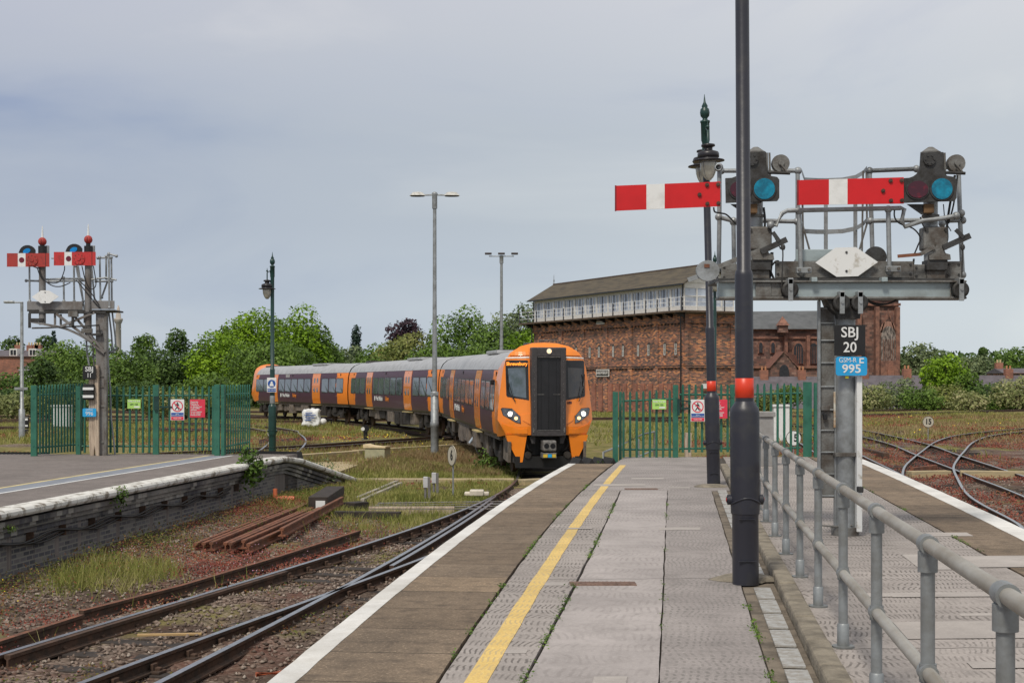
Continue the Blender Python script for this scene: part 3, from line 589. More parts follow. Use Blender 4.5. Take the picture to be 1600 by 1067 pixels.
def bandpatch(x0, x1, z0, z1, sgn, off, th=.04):       # patch that follows the bowed side
    zz = sorted({z0, z1}|{z for _, z in BH if z0 < z < z1}); mb = MB(); v = []
    for z in zz:
        for x in (x0, x1): v.append((x, sgn*(ydx(z)+off), z))
    k = len(v); v += [(x, y-sgn*th, z) for x, y, z in v]; fs = []
    for i in range(len(zz)-1):
        a = 2*i; fs += [(a, a+1, a+3, a+2), (a, a+2, a+2+k, a+k), (a+1, a+1+k, a+3+k, a+3)]
    fs += [(0, k, k+1, 1), (k-2, k-1, 2*k-1, 2*k-2)]; return mb.add(v, fs)
train = empty('passenger_train', (1.0, 41.0, 0), 0, 'orange and purple three carriage passenger train arriving beside the platform', 'train')
def carriage(front, rear, kind):
    f, r = Vector(front), Vector(rear); Ln = (f-r).length; mid = (f+r)/2; h = (f-r).normalized()
    lf = Ln/2-(1.5 if kind == 'front' else .22); lr = -Ln/2+(1.6 if kind == 'rear' else .22)
    xs = [lr, lr+.05, 0, lf-.05, lf]; prof = full(BH)
    rings = [[(x, y, z) for y, z in prof] for x in xs]
    body = loft(rings, lambda i, j: 1 if 5 <= j <= 14 else 0, 'carriage', [m_liv, m_roof], train)
    yaw = math.atan2(h.y, h.x); pitch = math.asin(h.z); body.rotation_euler = (0, -pitch, yaw); body.location = mid-train.location
    C = body
    # end bulkheads
    for x, w in ((lf-.03, kind != 'front'), (lr+.03, kind != 'rear')):
        if w:
            MB().add([(x, y, z) for y, z in prof], [tuple(range(len(prof)))]).build('end_wall', m_trim, C)
            s_ = 1 if x > 0 else -1; MB().box(min(x, x+s_*.30), max(x, x+s_*.30), -.62, .62, 1.15, 3.4, b=.04).build('gangway', m_rubber, C)
    for sgn in (-1, 1):
        bandpatch(lr, lf, 1.105, 1.17, sgn, .006).build('sill_strip', m_trim, C)
        gut = bandpatch(lr, lf, 3.075, 3.12, sgn, .012).build('gutter', m_roof, C)
        a0, a1 = -11.3, 11.3; ds = (-4.9, 5.0)
        for dx in ds:
            d = bandpatch(dx-.82, dx+.82, 1.14, 3.05, sgn, .012).build('door', m_org, C)
            sidepatch(rrect(dx-.012, dx+.012, 1.2, 2.98, .01, 1), sgn, .017, m_trim).build('door_seal', m_trim, d)
            for q in (-.30, .30): sidepatch(rrect(dx+q-.15, dx+q+.15, 1.85, 2.78, .12), sgn, .018, m_win).build('door_window', m_win, d)
            MB().disc((dx-.5, sgn*(ydx(1.95)+.012), 2.0), .05, .02, n=10).build('door_button', m_trim, d)
            MB().box(dx-.8, dx+.8, min(sgn*1.25, sgn*1.46), max(sgn*1.25, sgn*1.46), 1.02, 1.06).build('step', mat('step_yellow', (.5, .42, .2), .7), C)
        wins = []
        for g0, g1, n in ((-10.6 if kind != 'rear' else -9.4, -6.05, 3 if kind != 'rear' else 2), (-3.75, 3.85, 5), (6.15, 10.6 if kind != 'front' else 10.0, 3)):
            w = (g1-g0)/n
            for i in range(n): wins.append((g0+i*w+.09, g0+(i+1)*w-.09))
        for a, b in wins:
            fr = sidepatch(rrect(a-.035, b+.035, 1.83, 2.75, .15), sgn, .008, m_trim).build('window_frame', m_trim, C)
            sidepatch(rrect(a, b, 1.87, 2.71, .13), sgn, .014, m_win).build('window', m_win, C)
        for xx in (-9.8, 9.9, -.5): MB().box(xx-.07, xx+.07, min(sgn*(ydx(2.95)), sgn*(ydx(2.95)+.02)), max(sgn*ydx(2.95), sgn*(ydx(2.95)+.02)), 2.88, 3.02, b=.005).build('indicator', m_trim, C)
        if kind == 'rear': MB().box(-2.1, -1.2, min(sgn*(ydx(2.95)), sgn*(ydx(2.95)+.03)), max(sgn*ydx(2.95), sgn*(ydx(2.95)+.03)), 2.84, 3.04).build('destination_panel', mat('panel_grey', (.42, .40, .40), .3), C)
    # livery lettering on the visible side
    rt = (R(90), 0, 0)
    text('West Midlands', .34, m_gwht, C, (-1.9, -1.385, 1.62), rt, sx=.85); text('Railway', .34, m_org, C, (.15, -1.385, 1.62), rt, sx=.85)
    MB().disc((-3.15, -1.378, 1.62), .14, .01, n=14).build('emblem', m_gwht, C)
    # roof equipment
    MB().box(2.2, 5.4, -.75, .75, 3.6, 3.72, b=.03).build('roof_pod', m_roof, C); MB().box(2.4, 3.6, -.55, .55, 3.72, 3.75, b=.01).box(4.0, 5.2, -.55, .55, 3.72, 3.75, b=.01).build('roof_grille', m_trim, C)
    if kind != 'front': MB().box(-11.2+1.0, -9.0, -.55, .55, 3.6, 3.74, b=.03).build('roof_pod', m_gfr, C)
    for q in range(12): MB().box(lr+.6+q*1.75, lr+.63+q*1.75, -1.0, 1.0, 3.47, 3.475).build('roof_seam', m_trim, C) if False else None
    # underframe
    sb_ = MB().box(lr+.1, lf-.1, -1.22, 1.22, .98, 1.10); sb_.build('solebar', m_under, C)
    rr = random.Random(len(kind)); x = -6.1
    while x < 5.9:
        w = rr.uniform(.5, 1.7); b = rr.uniform(.34, .62); dn = rr.choice((0, .12)); m_ = rr.choice((m_under, m_under, m_dunder))
        e = MB().box(x, x+w, -1.24+dn, 1.24-dn, b, .975, b=.02)
        for q in range(rr.randint(0, 2)): e.box(x+w*(.2+.4*q), x+w*(.2+.4*q)+.18, -1.255+dn, -1.24+dn, b+.12, .85)
        e.build('equipment_box', m_, C); x += w+rr.uniform(.05, .35)
    for bx in (-8.2, 8.2):
        fr = MB()
        for sgn in (-1, 1):
            fr.prism([(bx-1.75, .62), (bx-1.6, .78), (bx-.7, .80), (bx-.45, .60), (bx+.45, .60), (bx+.7, .80), (bx+1.6, .78), (bx+1.75, .62), (bx+1.5, .55), (bx+.8, .50), (bx+.4, .38), (bx-.4, .38), (bx-.8, .50), (bx-1.5, .55)], sgn*1.02-.06, sgn*1.02+.06)
            fr.box(bx-.3, bx+.3, sgn*1.0-.18, sgn*1.0+.18, .62, .95)
            for w in (-1.3, 1.3): fr.box(bx+w-.2, bx+w+.2, sgn*1.05-.12, sgn*1.05+.12, .3, .62, b=.04); fr.cyl((bx+w+.35, sgn*1.12, .45), (bx+w+.42, sgn*1.12, .95), .05, n=8)
        fr.box(bx-.4, bx+.4, -1.0, 1.0, .45, .75).build('bogie', m_dunder, C)
        for w in (-1.3, 1.3):
            MB().cyl((bx+w, -.8, .42), (bx+w, .8, .42), .08, n=8).cyl((bx+w, -.79, .42), (bx+w, -.66, .42), .42, n=24).cyl((bx+w, .66, .42), (bx+w, .79, .42), .42, n=24).build('wheelset', m_rust, C)
    def cab(LX, fx, lit):
        """nose: fx maps the local nose x to this end"""
        FO = full(FH); dense = []
        for a, b in zip(FO, FO[1:]):
            for i in range(4): dense.append((a[0]+(b[0]-a[0])*i/4, a[1]+(b[1]-a[1])*i/4))
        dense.append(FO[-1]); BO = full(BH); db = []
        for a, b in zip(BO, BO[1:]):
            for i in range(4): db.append((a[0]+(b[0]-a[0])*i/4, a[1]+(b[1]-a[1])*i/4))
        db.append(BO[-1]); rings = []
        for k in range(7):
            t = k/6; e = t*t*(3-2*t); g = math.sin(t*math.pi/2)
            rings.append([((LX-1.5)+(1.5+dfun(*fo))*g, bo[0]+(fo[0]-bo[0])*e, bo[1]+(fo[1]-bo[1])*e) for fo, bo in zip(dense, db)])
        sh = loft(rings, lambda i, j: 1 if (i < 2 and 24 < j < 55) else 0, 'cab_shell', [m_org, m_roof], C); sh.parent = C
        return sh, dense
    if kind == 'front':
        LX = Ln/2; sh, dense = cab(LX, 1, True)
        fp = lambda poly, off, m, nm, th=.02, st=.1: fillface(poly, LX, off, m, nm, C, st, th)
        fp(dense, 0, m_org, 'cab_front', .02, .12)
        # brow above the windscreens and cheek panels
        for s_ in (-1, 1):
            mir = lambda pl: [(s_*y, z) for y, z in pl]
            fp(mir([(.50, 3.42), (1.17, 3.40), (1.14, 3.44), (.50, 3.46)]), .012, mat('brow_strip', (.75, .72, .68), .4), 'brow_strip')
            fp(mir([(.50, 3.50), (1.04, 3.49), (.93, 3.64), (.66, 3.75), (.50, 3.79)]), .035, m_org, 'brow_panel', .06)
            fp(mir([(.54, 2.20), (1.13, 2.29), (1.16, 2.33), (1.165, 3.32), (1.13, 3.35), (.56, 3.35), (.54, 3.33)]), .010, m_trim, 'windscreen_surround')
            fp(mir([(.62, 2.26), (1.07, 2.33), (1.10, 3.12), (.62, 3.14)]), .016, mat('windscreen', (.10, .13, .16) if s_ < 0 else (.018, .02, .024), .03, 0, c2=(.045, .07, .07) if s_ < 0 else (.03, .03, .03), sc=2.2, spec=1) if s_ < 0 else mat('windscreen_dark', (.018, .02, .024), .04, 0, c2=(.04, .035, .03), sc=3, spec=.8), 'windscreen')  # left screen: bluish sky reflection put into its colour; right screen stays dark
            fp(mir([(.52, 1.82), (.78, 1.78), (.74, 1.62), (.52, 1.50)]), .02, m_org, 'cheek_panel', .03)
            fp(mir([(.60, 1.24), (1.18, 1.24), (1.36, 1.60), (1.26, 1.50), (.80, 1.36), (.60, 1.40)]), .02, m_org, 'cheek_panel', .03)
            hex_ = [(.80, 1.75), (.80, 1.60), (1.24, 1.80), (1.325, 1.93), (1.28, 1.97), (1.04, 1.975)]
            hex_ = [(.79, 1.53), (.93, 1.56), (1.26, 1.76), (1.315, 1.94), (1.27, 1.975), (1.02, 1.96), (.80, 1.74)]
            hl = fp(mir(hex_), .018, m_trim, 'headlight', .03)
            inner = [(y*.94+.06, z*.94+.106) for y, z in hex_]; g = fp(mir(inner), .026, mat('headlight_glass', (.20, .21, .22), .08, .6, c2=(.09, .10, .11), sc=7), 'headlight_glass', .02)
            for (y, z, r_, mm) in ((1.07, 1.80, .072, m_head), (.92, 1.68, .05, m_warm), (1.20, 1.86, .035, m_chrome)):
                x = LX+dfun(y, z)+.03; MB().cyl((x, s_*y, z), (x+.02, s_*y, z), r_*1.25, n=16).build('lamp_ring', m_chrome, C); MB().cyl((x+.02, s_*y, z), (x+.035, s_*y, z), r_, n=16).build('lamp', mm, C)
            # wiper
            x = LX+.06; MB().tube([(x+dfun(s_*.93, 2.16), s_*.93, 2.16), (x+dfun(s_*1.12, 2.42), s_*1.10, 2.45), (x+dfun(s_*1.14, 2.9), s_*1.14, 2.9)], .014, 6).tube([(x+.01+dfun(.95, 2.2), s_*.96, 2.2), (x+.01+dfun(1.1, 2.6), s_*1.12, 2.75)], .012, 6).tube([(x+dfun(1.1, 2.9), s_*1.12, 2.35), (x+dfun(1.1, 2.95), s_*1.145, 2.95)], .016, 6).build('wiper', m_trim, C)
            # lower skirt tusk
            tf = lambda y, z: -.05-.25*max(0, abs(y)-.6)
            fillface(mir([(.61, 1.19), (1.20, 1.19), (1.17, 1.05), (.84, .40), (.73, .42)]), LX, 0, m_org, 'skirt', C, .2, .35, tf)
            fillface(mir([(1.19, 1.10), (1.13, .58), (1.02, .40), (.85, .38)]), LX-.12, 0, m_gfr, 'skirt_end', C, .2, .5, tf)
            MB().tube([(LX-.2, s_*.55, 1.15), (LX-.15, s_*.62, .95), (LX-.15, s_*.55, .78), (LX-.3, s_*.42, .7)], .03, 8).build('hose', m_rubber, C)
            MB().cyl((LX-.05, s_*.58, .62), (LX-.4, s_*.58, .62), .10, n=14).build('hose_socket', m_dunder, C)
            MB().prism([(0, 0), (.1, 0), (.18, .22), (0, .22)], -.03, .03, T=Matrix.Translation((LX-.12, s_*.36, .95)) @ Matrix.Rotation(R(90)*s_, 4, 'Z')).build('bracket', m_gfr, C)
            MB().box(LX-2.0, LX-1.86, s_*1.30 if s_ > 0 else -1.46, 1.46 if s_ > 0 else s_*1.30, 2.62, 2.78, b=.02).build('camera_pod', m_trim, C)
        # gangway
        gz0, gz1 = 1.17, 3.72
        g = MB().box(LX-.30, LX+.16, -.50, -.335, gz0, gz1, b=.03).box(LX-.30, LX+.16, .335, .50, gz0, gz1, b=.03).box(LX-.3, LX+.155, -.36, .36, 3.44, gz1, b=.03).box(LX-.3, LX+.155, -.36, .36, gz0, 1.34, b=.02); g.build('gangway_frame', m_gfr, C)
        gd = MB().box(LX-.2, LX+.10, -.34, .34, 1.33, 3.45).build('gangway_door', m_gang, C)
        for y in (-.22, 0, .22): MB().box(LX+.10, LX+.108, y-.006, y+.006, 1.36, 3.42).build('door_seam', m_trim, C)
        MB().box(LX+.155, LX+.165, -.33, .33, 3.43, 3.445).box(LX+.155, LX+.165, -.33, .33, 1.335, 1.35).build('gangway_trim', m_grey, C)
        for s_ in (-1, 1):
            for q in range(13): MB().cyl((LX+.16, s_*.42, 1.35+q*.165), (LX+.168, s_*.42, 1.35+q*.165), .012, n=6).build('rivet', m_grey, C)
            MB().box(LX+.16, LX+.175, s_*.45-.018, s_*.45+.018, 1.28, 1.42).build('latch', m_grey, C); MB().box(LX+.10, LX+.115, s_*.24-.11, s_*.24+.11, 2.36, 2.375).build('door_fitting', m_grey, C)
        MB().cyl((LX+.155, 0, 3.61), (LX+.17, 0, 3.61), .085, n=16).build('lamp_ring', m_chrome, C); MB().cyl((LX+.17, 0, 3.61), (LX+.185, 0, 3.61), .062, n=16).build('lamp', m_warm, C)
        MB().tube([(LX-.12, -.25, 3.86), (LX-.05, -.25, 3.92), (LX-.05, .25, 3.92), (LX-.12, .25, 3.86)], .015, 6).build('grab_rail', m_grey, C)
        MB().box(LX-1.7, LX-.9, -.5, .5, 3.78, 3.87, b=.03).build('roof_pod', m_gfr, C)
        x = LX+dfun(.85, 3.25)+.04
        # destination panel, numbers
        def facet(y): return LX+dfun(y, 3.25)+.024
        yaw_ = math.atan2(dfun(.65, 3.2)-dfun(1.05, 3.2), .4)
        text('Shrewsbury', .135, m_led, C, (facet(.86), -.86, 3.245), (R(90), R(0), R(90)-yaw_*1.0), bold=.03, name='destination_display')
        text('109', .10, mat('number_purple', (.06, .03, .06)), C, (LX+dfun(.66, 2.1)+.014, .64, 2.12), (R(90), 0, R(90)+.25), bold=.04, name='fleet_number')
        # coupler, plough
        MB().box(LX-.3, LX+.30, -.20, .20, .74, 1.06, b=.05).build('coupler', m_grey, C)
        for q in (-.09, .09): MB().cyl((LX+.30, q, .90), (LX+.31, q, .90), .075, n=14).build('coupler_socket', m_trim, C)
        MB().box(LX-.1, LX+.26, -.21, .21, .54, .70, b=.02).build('electric_head', m_grey, C)
        MB().box(LX+.262, LX+.272, -.18, -.06, .57, .66).box(LX+.262, LX+.272, .08, .18, .57, .66).build('yellow_label', mat('label_yellow', (.7, .5, .05)), C); MB().box(LX+.262, LX+.272, -.045, .065, .57, .66).build('blue_label', m_blue, C)
        pm = MB().prism([(-.98, .58), (.98, .58), (.93, .25), (-.93, .25)], -.05, .05, T=Matrix.Translation((LX-.15, 0, 0)) @ Matrix.Rotation(R(90), 4, 'Z')); pm.build('plough', m_blk, C)
        MB().box(LX-1.4, LX-.38, -.95, .95, .60, 1.2).build('nose_underside', m_blk, C)
        for s_ in (-1, 1): MB().prism([(LX-1.3, .45), (LX-.2, .4), (LX-.1, 1.0), (LX-1.3, 1.12)], s_*1.10-.04, s_*1.10+.04).build('side_skirt', m_under, C)
    if kind == 'rear':
        LX = Ln/2; n0 = len(bpy.data.objects); FO = full(FH); BO = full(BH); rings = []
        for k in range(7):
            t = k/6; e = t*t*(3-2*t); g = math.sin(t*math.pi/2)
            rings.append([(-((LX-1.6)+(1.6+dfun(*fo))*g), bo[0]+(fo[0]-bo[0])*e, bo[1]+(fo[1]-bo[1])*e) for fo, bo in zip(FO, BO)])
        loft(rings, lambda i, j: 0, 'cab_shell', [m_org], C)
        o = fillface(FO, 0, 0, m_org, 'cab_front', C, .3, .02); o.scale = (-1, 1, 1); o.location.x = -LX
        for sgn in (-1, 1): sidepatch(rrect(-LX+1.75, -LX+2.35, 1.85, 2.75, .1), sgn, .014, m_win).build('window', m_win, C)
    return body
F0, J1, J2, J3 = (1.04, 41.0, 0), (-1.95, 64.0, .25), (-8.6, 86.2, .28), (-18.4, 107.2, .28)
carriage(F0, J1, 'front'); carriage(J1, J2, 'middle'); carriage(J2, J3, 'rear')
# ---------------------------------------------------------------- Victorian style platform lamps
def lamp_post(loc, label, upper, base_m, lean=0., H=6.64, arms=(-1, 1), axis='y', group='old style platform lamp posts', sign=False, finial=None, rz=0.):
    t = empty('lamp_post', loc, rz, label, 'lamp post', group); t.rotation_euler = (0, lean, rz)
    fm = finial or m_dgreen
    b = MB().lathe([(.115, 0), (.115, .60), (.122, .62)], n=28).lathe([(.125, .62), (.128, .70), (.128, 1.50), (.122, 1.54), (.085, 1.59), (.082, 1.60)], n=28)
    b.box(-.075, .075, -.128, -.10, .21, .215, b=.002).box(-.07, .07, -.127, -.10, .575, .58)
    b.tube([(x, -math.sqrt(max(0, .131**2-x*x)), .70+.06*math.cos(x/.13*1.5)) for x in np.linspace(-.125, .125, 13)], .008, 6)
    b.build('base', base_m, t)
    for s_ in (-1, 1): h = MB().cyl((s_*.11, 0, .74), (s_*.155, 0, .74), .045, n=16).cyl((s_*.155, 0, .74), (s_*.163, 0, .74), .028, n=12).build('hinge', base_m, t); MB().cyl((s_*.163, 0, .74), (s_*.167, 0, .74), .018, n=10).build('hinge_cap', mat('hinge_red', (.45, .02, .02)), h)
    MB().lathe([(.079, 1.6), (.079, 2.70), (.072, 2.74), (.062, 2.75), (.060, H-1.2), (.062, H-1.15)], n=24).build('pole', upper, t)
    if not sign: MB().lathe([(.0795, 1.63), (.0815, 1.631), (.0815, 1.80), (.0795, 1.801)], n=24).build('red_band', m_redband, t)
    MB().lathe([(.062, H-1.15), (.062, H-.72), (.075, H-.68), (.075, H-.38), (.085, H-.37), (.085, H-.34), (.05, H-.33), (.04, H-.30), (.075, H-.26), (.085, H-.20), (.075, H-.14), (.045, H-.11), (.055, H-.09), (.02, H-.02), (.003, H+.12)], n=18).build('finial', fm, t)
    for a in arms:
        v = Vector((0, a, 0)) if axis == 'y' else Vector((a, 0, 0)); T = lambda d, z: v*d+Vector((0, 0, z))
        o = .30 if axis == 'y' else .17
        br = MB().tube([T(.05, H-.62), T(o*.5, H-.50), T(o, H-.56), T(o, H-.80)], .02, 8).ball(T(o, H-.50), .035).cyl(T(o, H-.50), T(o, H-.40), .016, .004, 8).tube([T(.05, H-.9), T(o*.6, H-.80), T(o, H-.84)], .014, 6); br.build('bracket', fm, t)
        c = T(o, 0)
        ln = MB().lathe([(.03, H-.78), (.115, H-.80), (.12, H-.83), (.075, H-.85), (.075, H-.90), (.17, H-.93), (.185, H-.96), (.185, H-1.02), (.17, H-1.03), (.17, H-1.045), (.27, H-1.07), (.275, H-1.085), (.14, H-1.09)], c, 28).build('lantern', m_blk if False else mat('lantern_black', (.022, .02, .024), .35, 0, .7), t)
        MB().lathe([(.14, H-1.09), (.145, H-1.13), (.138, H-1.21), (.115, H-1.29), (.08, H-1.36), (.04, H-1.40), (.002, H-1.41)], c, 24).build('glass', m_lampglass, ln)
        MB().lathe([(.135+.01*0, H-1.10), (.147, H-1.105), (.147, H-1.12), (.135, H-1.12)], c, 24).build('rim', m_galv, ln)
        for k in range(4):
            a_ = math.pi/4+k*math.pi/2; MB().tube([c+Vector((math.cos(a_)*r, math.sin(a_)*r, H+z)) for r, z in ((.147, -1.11), (.143, -1.2), (.118, -1.3), (.045, -1.41))], .005, 4).build('cage_bar', m_galv, ln)
    if sign:
        p = MB().box(-.15, .15, -.14, -.128, 1.98, 2.45, b=.004).build('notice', m_wht, t)
        MB().disc((0, -.143, 2.26), .125, .004, n=24).build('notice_disc', m_sblue, p); MB().disc((0, -.147, 2.30), .035, .003, n=14).prism([(-.07, 2.18), (.07, 2.18), (.05, 2.26), (.02, 2.28), (-.02, 2.28), (-.05, 2.26)], -.149, -.146).build('notice_figure', m_wht, p)
        MB().box(-.135, .135, -.144, -.1405, 2.0, 2.10).build('notice_panel', m_sblue, p); text('MIND THE GAP', .04, m_wht, p, (0, -.146, 2.05))
        MB().lathe([(.081, 1.62), (.083, 1.63), (.083, 1.86), (.081, 1.87)], n=20).build('sleeve', m_galv, t)
    return t
lamp_post((2.047, 12.46, PT), 'tall charcoal lamp post with a red band standing nearest in the platform', m_char, m_char, lean=-.006, H=7.0)
lamp_post((3.49, 24.6, PT), 'charcoal lamp post with red band and green finial behind the red signal arm', m_char, m_char, lean=-.024)
lamp_post((7.56, 53, 0), 'distant green lamp post half hidden behind the charcoal ones', m_dgreen, m_dgreen, H=7.5)
lamp_post((-7.75, 46, .42), 'green lamp post with a blue notice beside the left ramp', m_dgreen, m_dgreen, arms=(-1,), axis='x', sign=True, H=6.4)
# ---------------------------------------------------------------- floodlight masts
def mast(loc, H, label, heads, r=.075):
    t = empty('lighting_mast', loc, 0, label, 'lighting mast')
    MB().lathe([(r*1.9, 0), (r*1.9, .95), (r*2.1, .97), (r*2.1, 1.12), (r*1.9, 1.14), (r*1.9, 2.2), (r*1.25, 2.24)], n=16).box(-r*1.9, r*1.9, -r*2.1, -r*1.8, 2.1, 2.2).build('base', m_galv, t)
    MB().lathe([(r*1.25, 2.2), (r*1.1, H*.45), (r*.95, H*.62), (r*.85, H-.3)], n=16).build('pole', m_galv, t)
    MB().lathe([(r*1.25, H-.55), (r*1.25, H-.05), (r*1.5, H), (r*.8, H+.05)], n=14).build('cap', m_galv, t)
    for s_, kind in heads:
        if kind == 'cobra':
            MB().cyl((0, 0, H-.05), (s_*.45, 0, H-.06), .03).build('arm', m_galv, t)
            h = MB().lathe([(.001, .12), (.14, .10), (.22, 0), (.24, -.02)], (s_*.62, 0, H-.06), 16, T=Matrix.Diagonal((1.25, .7, 1)).to_3x3()); h = h.build('lamp_head', mat('lamp_head_white', (.55, .54, .50), .5, 0, .7, sc=8), t)
            MB().lathe([(.22, -.02), (.2, -.05), (.001, -.06)], (s_*.62, 0, H-.06), 16, T=Matrix.Diagonal((1.25, .7, 1)).to_3x3()).build('lens', m_trim, h)
        else:
            MB().cyl((0, 0, H-.02), (s_*.95, 0, H-.02), .035).build('arm', m_galv, t)
            MB().box(s_*1.0-.26, s_*1.0+.26, -.3, .1, H+.1, H+.24, b=.04).build('lamp_head', mat('floodlight_dark', (.07, .06, .065), .6, 0, .7), t)
    return t
mast((-2.80, 51.5, .16), 9.4, 'tall grey twin headed lighting mast standing in front of the train', ((-1, 'cobra'), (1, 'cobra')))
mast((-.8, 108, .28), 12.1, 'grey mast with three dark floodlights rising behind the train roof', ((-1, 'flood'), (0, 'flood'), (1, 'flood')), .12)
t = empty('street_lamp', (-22.4, 65, .1), 0, 'slim grey street lamp left of the left signal gantry', 'street lamp')
MB().lathe([(.14, 0), (.14, 1.4), (.085, 1.45), (.07, 6.3)], n=12).build('pole', m_galv, t); MB().box(-.75, .05, -.08, .08, 6.26, 6.32, b=.01).box(-.8, -.35, -.14, .14, 6.25, 6.36, b=.03).build('lamp_head', m_galv, t)
MB().box(-.3, .3, -.13, -.09, 2.3, 2.42).build('crossbar', m_galv, t)
# ---------------------------------------------------------------- handrail down the right of the kerb
hr = empty('handrail', (0, 0, PT), 0, 'grey tubular handrail with two rails running along the paving beside the kerb', 'handrail')
hX = lambda D: 2.205+.119*(D-9.47)
m_rail = mat('handrail_grey', (.27, .29, .30), .5, .35, c2=(.19, .195, .19), sc=5, bump=.1)
m_rtop = mat('handrail_worn', (.37, .355, .32), .5, .15, c2=(.25, .225, .185), sc=3, thr=(.4, .6), stretch=(1, .5, 1))
Ds = [3.0, 4.73, 6.22, 7.85]+[9.47+1.723*k for k in range(0, 13)]
pb = MB().cyl((0, 0, 0), (0, 0, 1.05), .031, n=16).cyl((0, 0, 0), (0, 0, .012), .075, n=18).lathe([(.040, .012), (.040, .15), (.034, .16)], n=16)
pb.cyl((0, 0, .93), (0, 0, 1.02), .043, n=16).cyl((-.05*math.sin(.118), -.05, 1.05), (.05*math.sin(.118), .05, 1.05), .043, n=16).cyl((-.05*math.sin(.118), -.045, .49), (.05*math.sin(.118), .045, .49), .043, n=16).cyl((0, 0, .45), (0, 0, .53), .038, n=16)
p0 = pb.build('post', m_rail, hr); p0.location = (hX(Ds[0]), Ds[0], 0)
for D in Ds[1:]: link(p0.data, 'post', hr, (hX(D), D, 0))
for z, nm, mm in ((1.05, 'top_rail', m_rtop), (.49, 'middle_rail', m_rtop)): MB().cyl((hX(Ds[0]-.8), Ds[0]-.8, z), (hX(Ds[-1]), Ds[-1], z), .031, n=18).build(nm, mm, hr)
# ---------------------------------------------------------------- palisade fences
def picket_mesh(H, w=.060):
    m = MB(); pr = [(-w/2, .012), (-w/2+.012, -.014), (-.012, -.004), (.012, -.004), (w/2-.012, -.014), (w/2, .012)]; k = len(pr)
    for z in (0, H-.035, H): pass
    vs = [(x, y, 0) for x, y in pr]+[(x, y, H-.04) for x, y in pr]+[(x*.55, y, H) for x, y in pr]
    fs = [(r*k+i, r*k+i+1, (r+1)*k+i+1, (r+1)*k+i) for r in range(2) for i in range(k-1)]
    m.add(vs, fs); v2 = [(x, y+.004, z) for x, y, z in vs]; m.add(v2, [f[::-1] for f in fs]); o = m.build('picket', m_green, None, False); me = o.data; bpy.data.objects.remove(o); return me
def fence_run(root, a, b, H0, H1, name='picket', pitch=.165, z0=.04, rails=True, skip=()):
    a = Vector(a); b = Vector(b); L_ = (b-a).length; n = max(1, round(L_/pitch)); ang = math.atan2(b.y-a.y, b.x-a.x)
    pm_ = picket_mesh(1.)
    for i in range(n):
        t = (i+.5)/n; h = H0+(H1-H0)*t; q = a+(b-a)*t; o = link(pm_, name, root, q+Vector((0, 0, z0)), (0, 0, ang), (1, 1, h-z0))
    if rails:
        for fr in (.86, .12):
            T = Matrix.Translation(a+Vector((0, 0, 0))) @ Matrix.Rotation(ang, 4, 'Z')
            mb = MB(); n_ = Vector((-math.sin(ang), math.cos(ang), 0))*.045
            mb.cyl(a+n_+Vector((0, 0, H0*fr)), b+n_+Vector((0, 0, H1*fr)), .024, n=4); mb.build('rail', m_green, root)
def fpost(root, p, H, w=.11, m=None):
    p = Vector(p); o = MB().box(-w/2, w/2, -.01, 0, -.1, H).box(-w/2, -w/2+.01, 0, .09, -.1, H).box(w/2-.01, w/2, 0, .09, -.1, H).build('post', m or m_green, root); o.location = p
    for z in (.25, H-.3): MB().cyl((p.x, p.y-.012, p.z+z), (p.x, p.y-.024, p.z+z), .018, n=8).build('bolt', m_green, root)
def notice(root, x, y, z, kind):
    """trespass notice facing the platform"""
    if kind == 'man':
        p = MB().box(x-.17, x+.17, y-.008, y, z-.52, z, b=.003).build('notice', m_wht, root)
        c = z-.17; rg = MB(); n = 32
        vs = [(x+r*math.cos(2*math.pi*i/n), y-.011, c+r*math.sin(2*math.pi*i/n)) for r in (.115, .14) for i in range(n)]; rg.add(vs, [(i, (i+1) % n, n+(i+1) % n, n+i) for i in range(n)])
        sl = .082; T = Matrix.Translation((x, y-.012, c)) @ Matrix.Rotation(R(45), 4, 'Y'); rg.box(-.12, .12, -.002, 0, -.012, .012, T=T); rg.build('prohibition_ring', m_sred, p)
        f = MB(); k = .105/.11
        f.disc((x+.0, y-.0095, c+.082), .018, .002, n=12).prism([(x-.03, c+.06), (x+.03, c+.058), (x+.05, c+.0), (x+.035, c-.002), (x+.02, c+.03), (x+.015, c-.02), (x+.05, c-.09), (x+.03, c-.095), (x-.005, c-.035), (x-.045, c-.095), (x-.065, c-.085), (x-.02, c-.01), (x-.018, c+.03), (x-.05, c+.0), (x-.06, c+.01)], y-.011, y-.009).build('walking_figure', m_blk, p)
        MB().box(x-.155, x+.155, y-.011, y-.009, z-.42, z-.33).build('blue_panel', m_sblue, p); MB().box(x-.155, x+.155, y-.011, y-.009, z-.51, z-.43).build('red_panel', m_sred, p)
        text('Warning\nDo not trespass on the railway', .026, m_wht, p, (x, y-.0125, z-.375)); text('Penalty £1000', .034, m_wht, p, (x, y-.0125, z-.47))
    elif kind == 'red':
        p = MB().box(x-.19, x+.19, y-.008, y, z-.45, z, b=.003).build('notice', m_sred, root)
        text('Passengers\nPathway &\nTrespassers\nor unauthorised\nCode (1000)\nWarning\nDo not trespass\non the railway\nPenalty £1000', .043, m_wht, p, (x-.17, y-.0105, z-.225), ax='LEFT', ls=.95)
    elif kind == 'lime':
        p = MB().box(x-.165, x+.165, y-.008, y, z-.23, z, b=.003).build('notice', m_lime, root); text('THIS TO VA', .058, m_wht, p, (x, y-.0105, z-.05)); text('LIN 123', .06, m_dgreen, p, (x, y-.0105, z-.125)); MB().box(x-.0, x+.14, y-.0105, y-.009, z-.205, z-.17).build('sticker', m_wht, p)
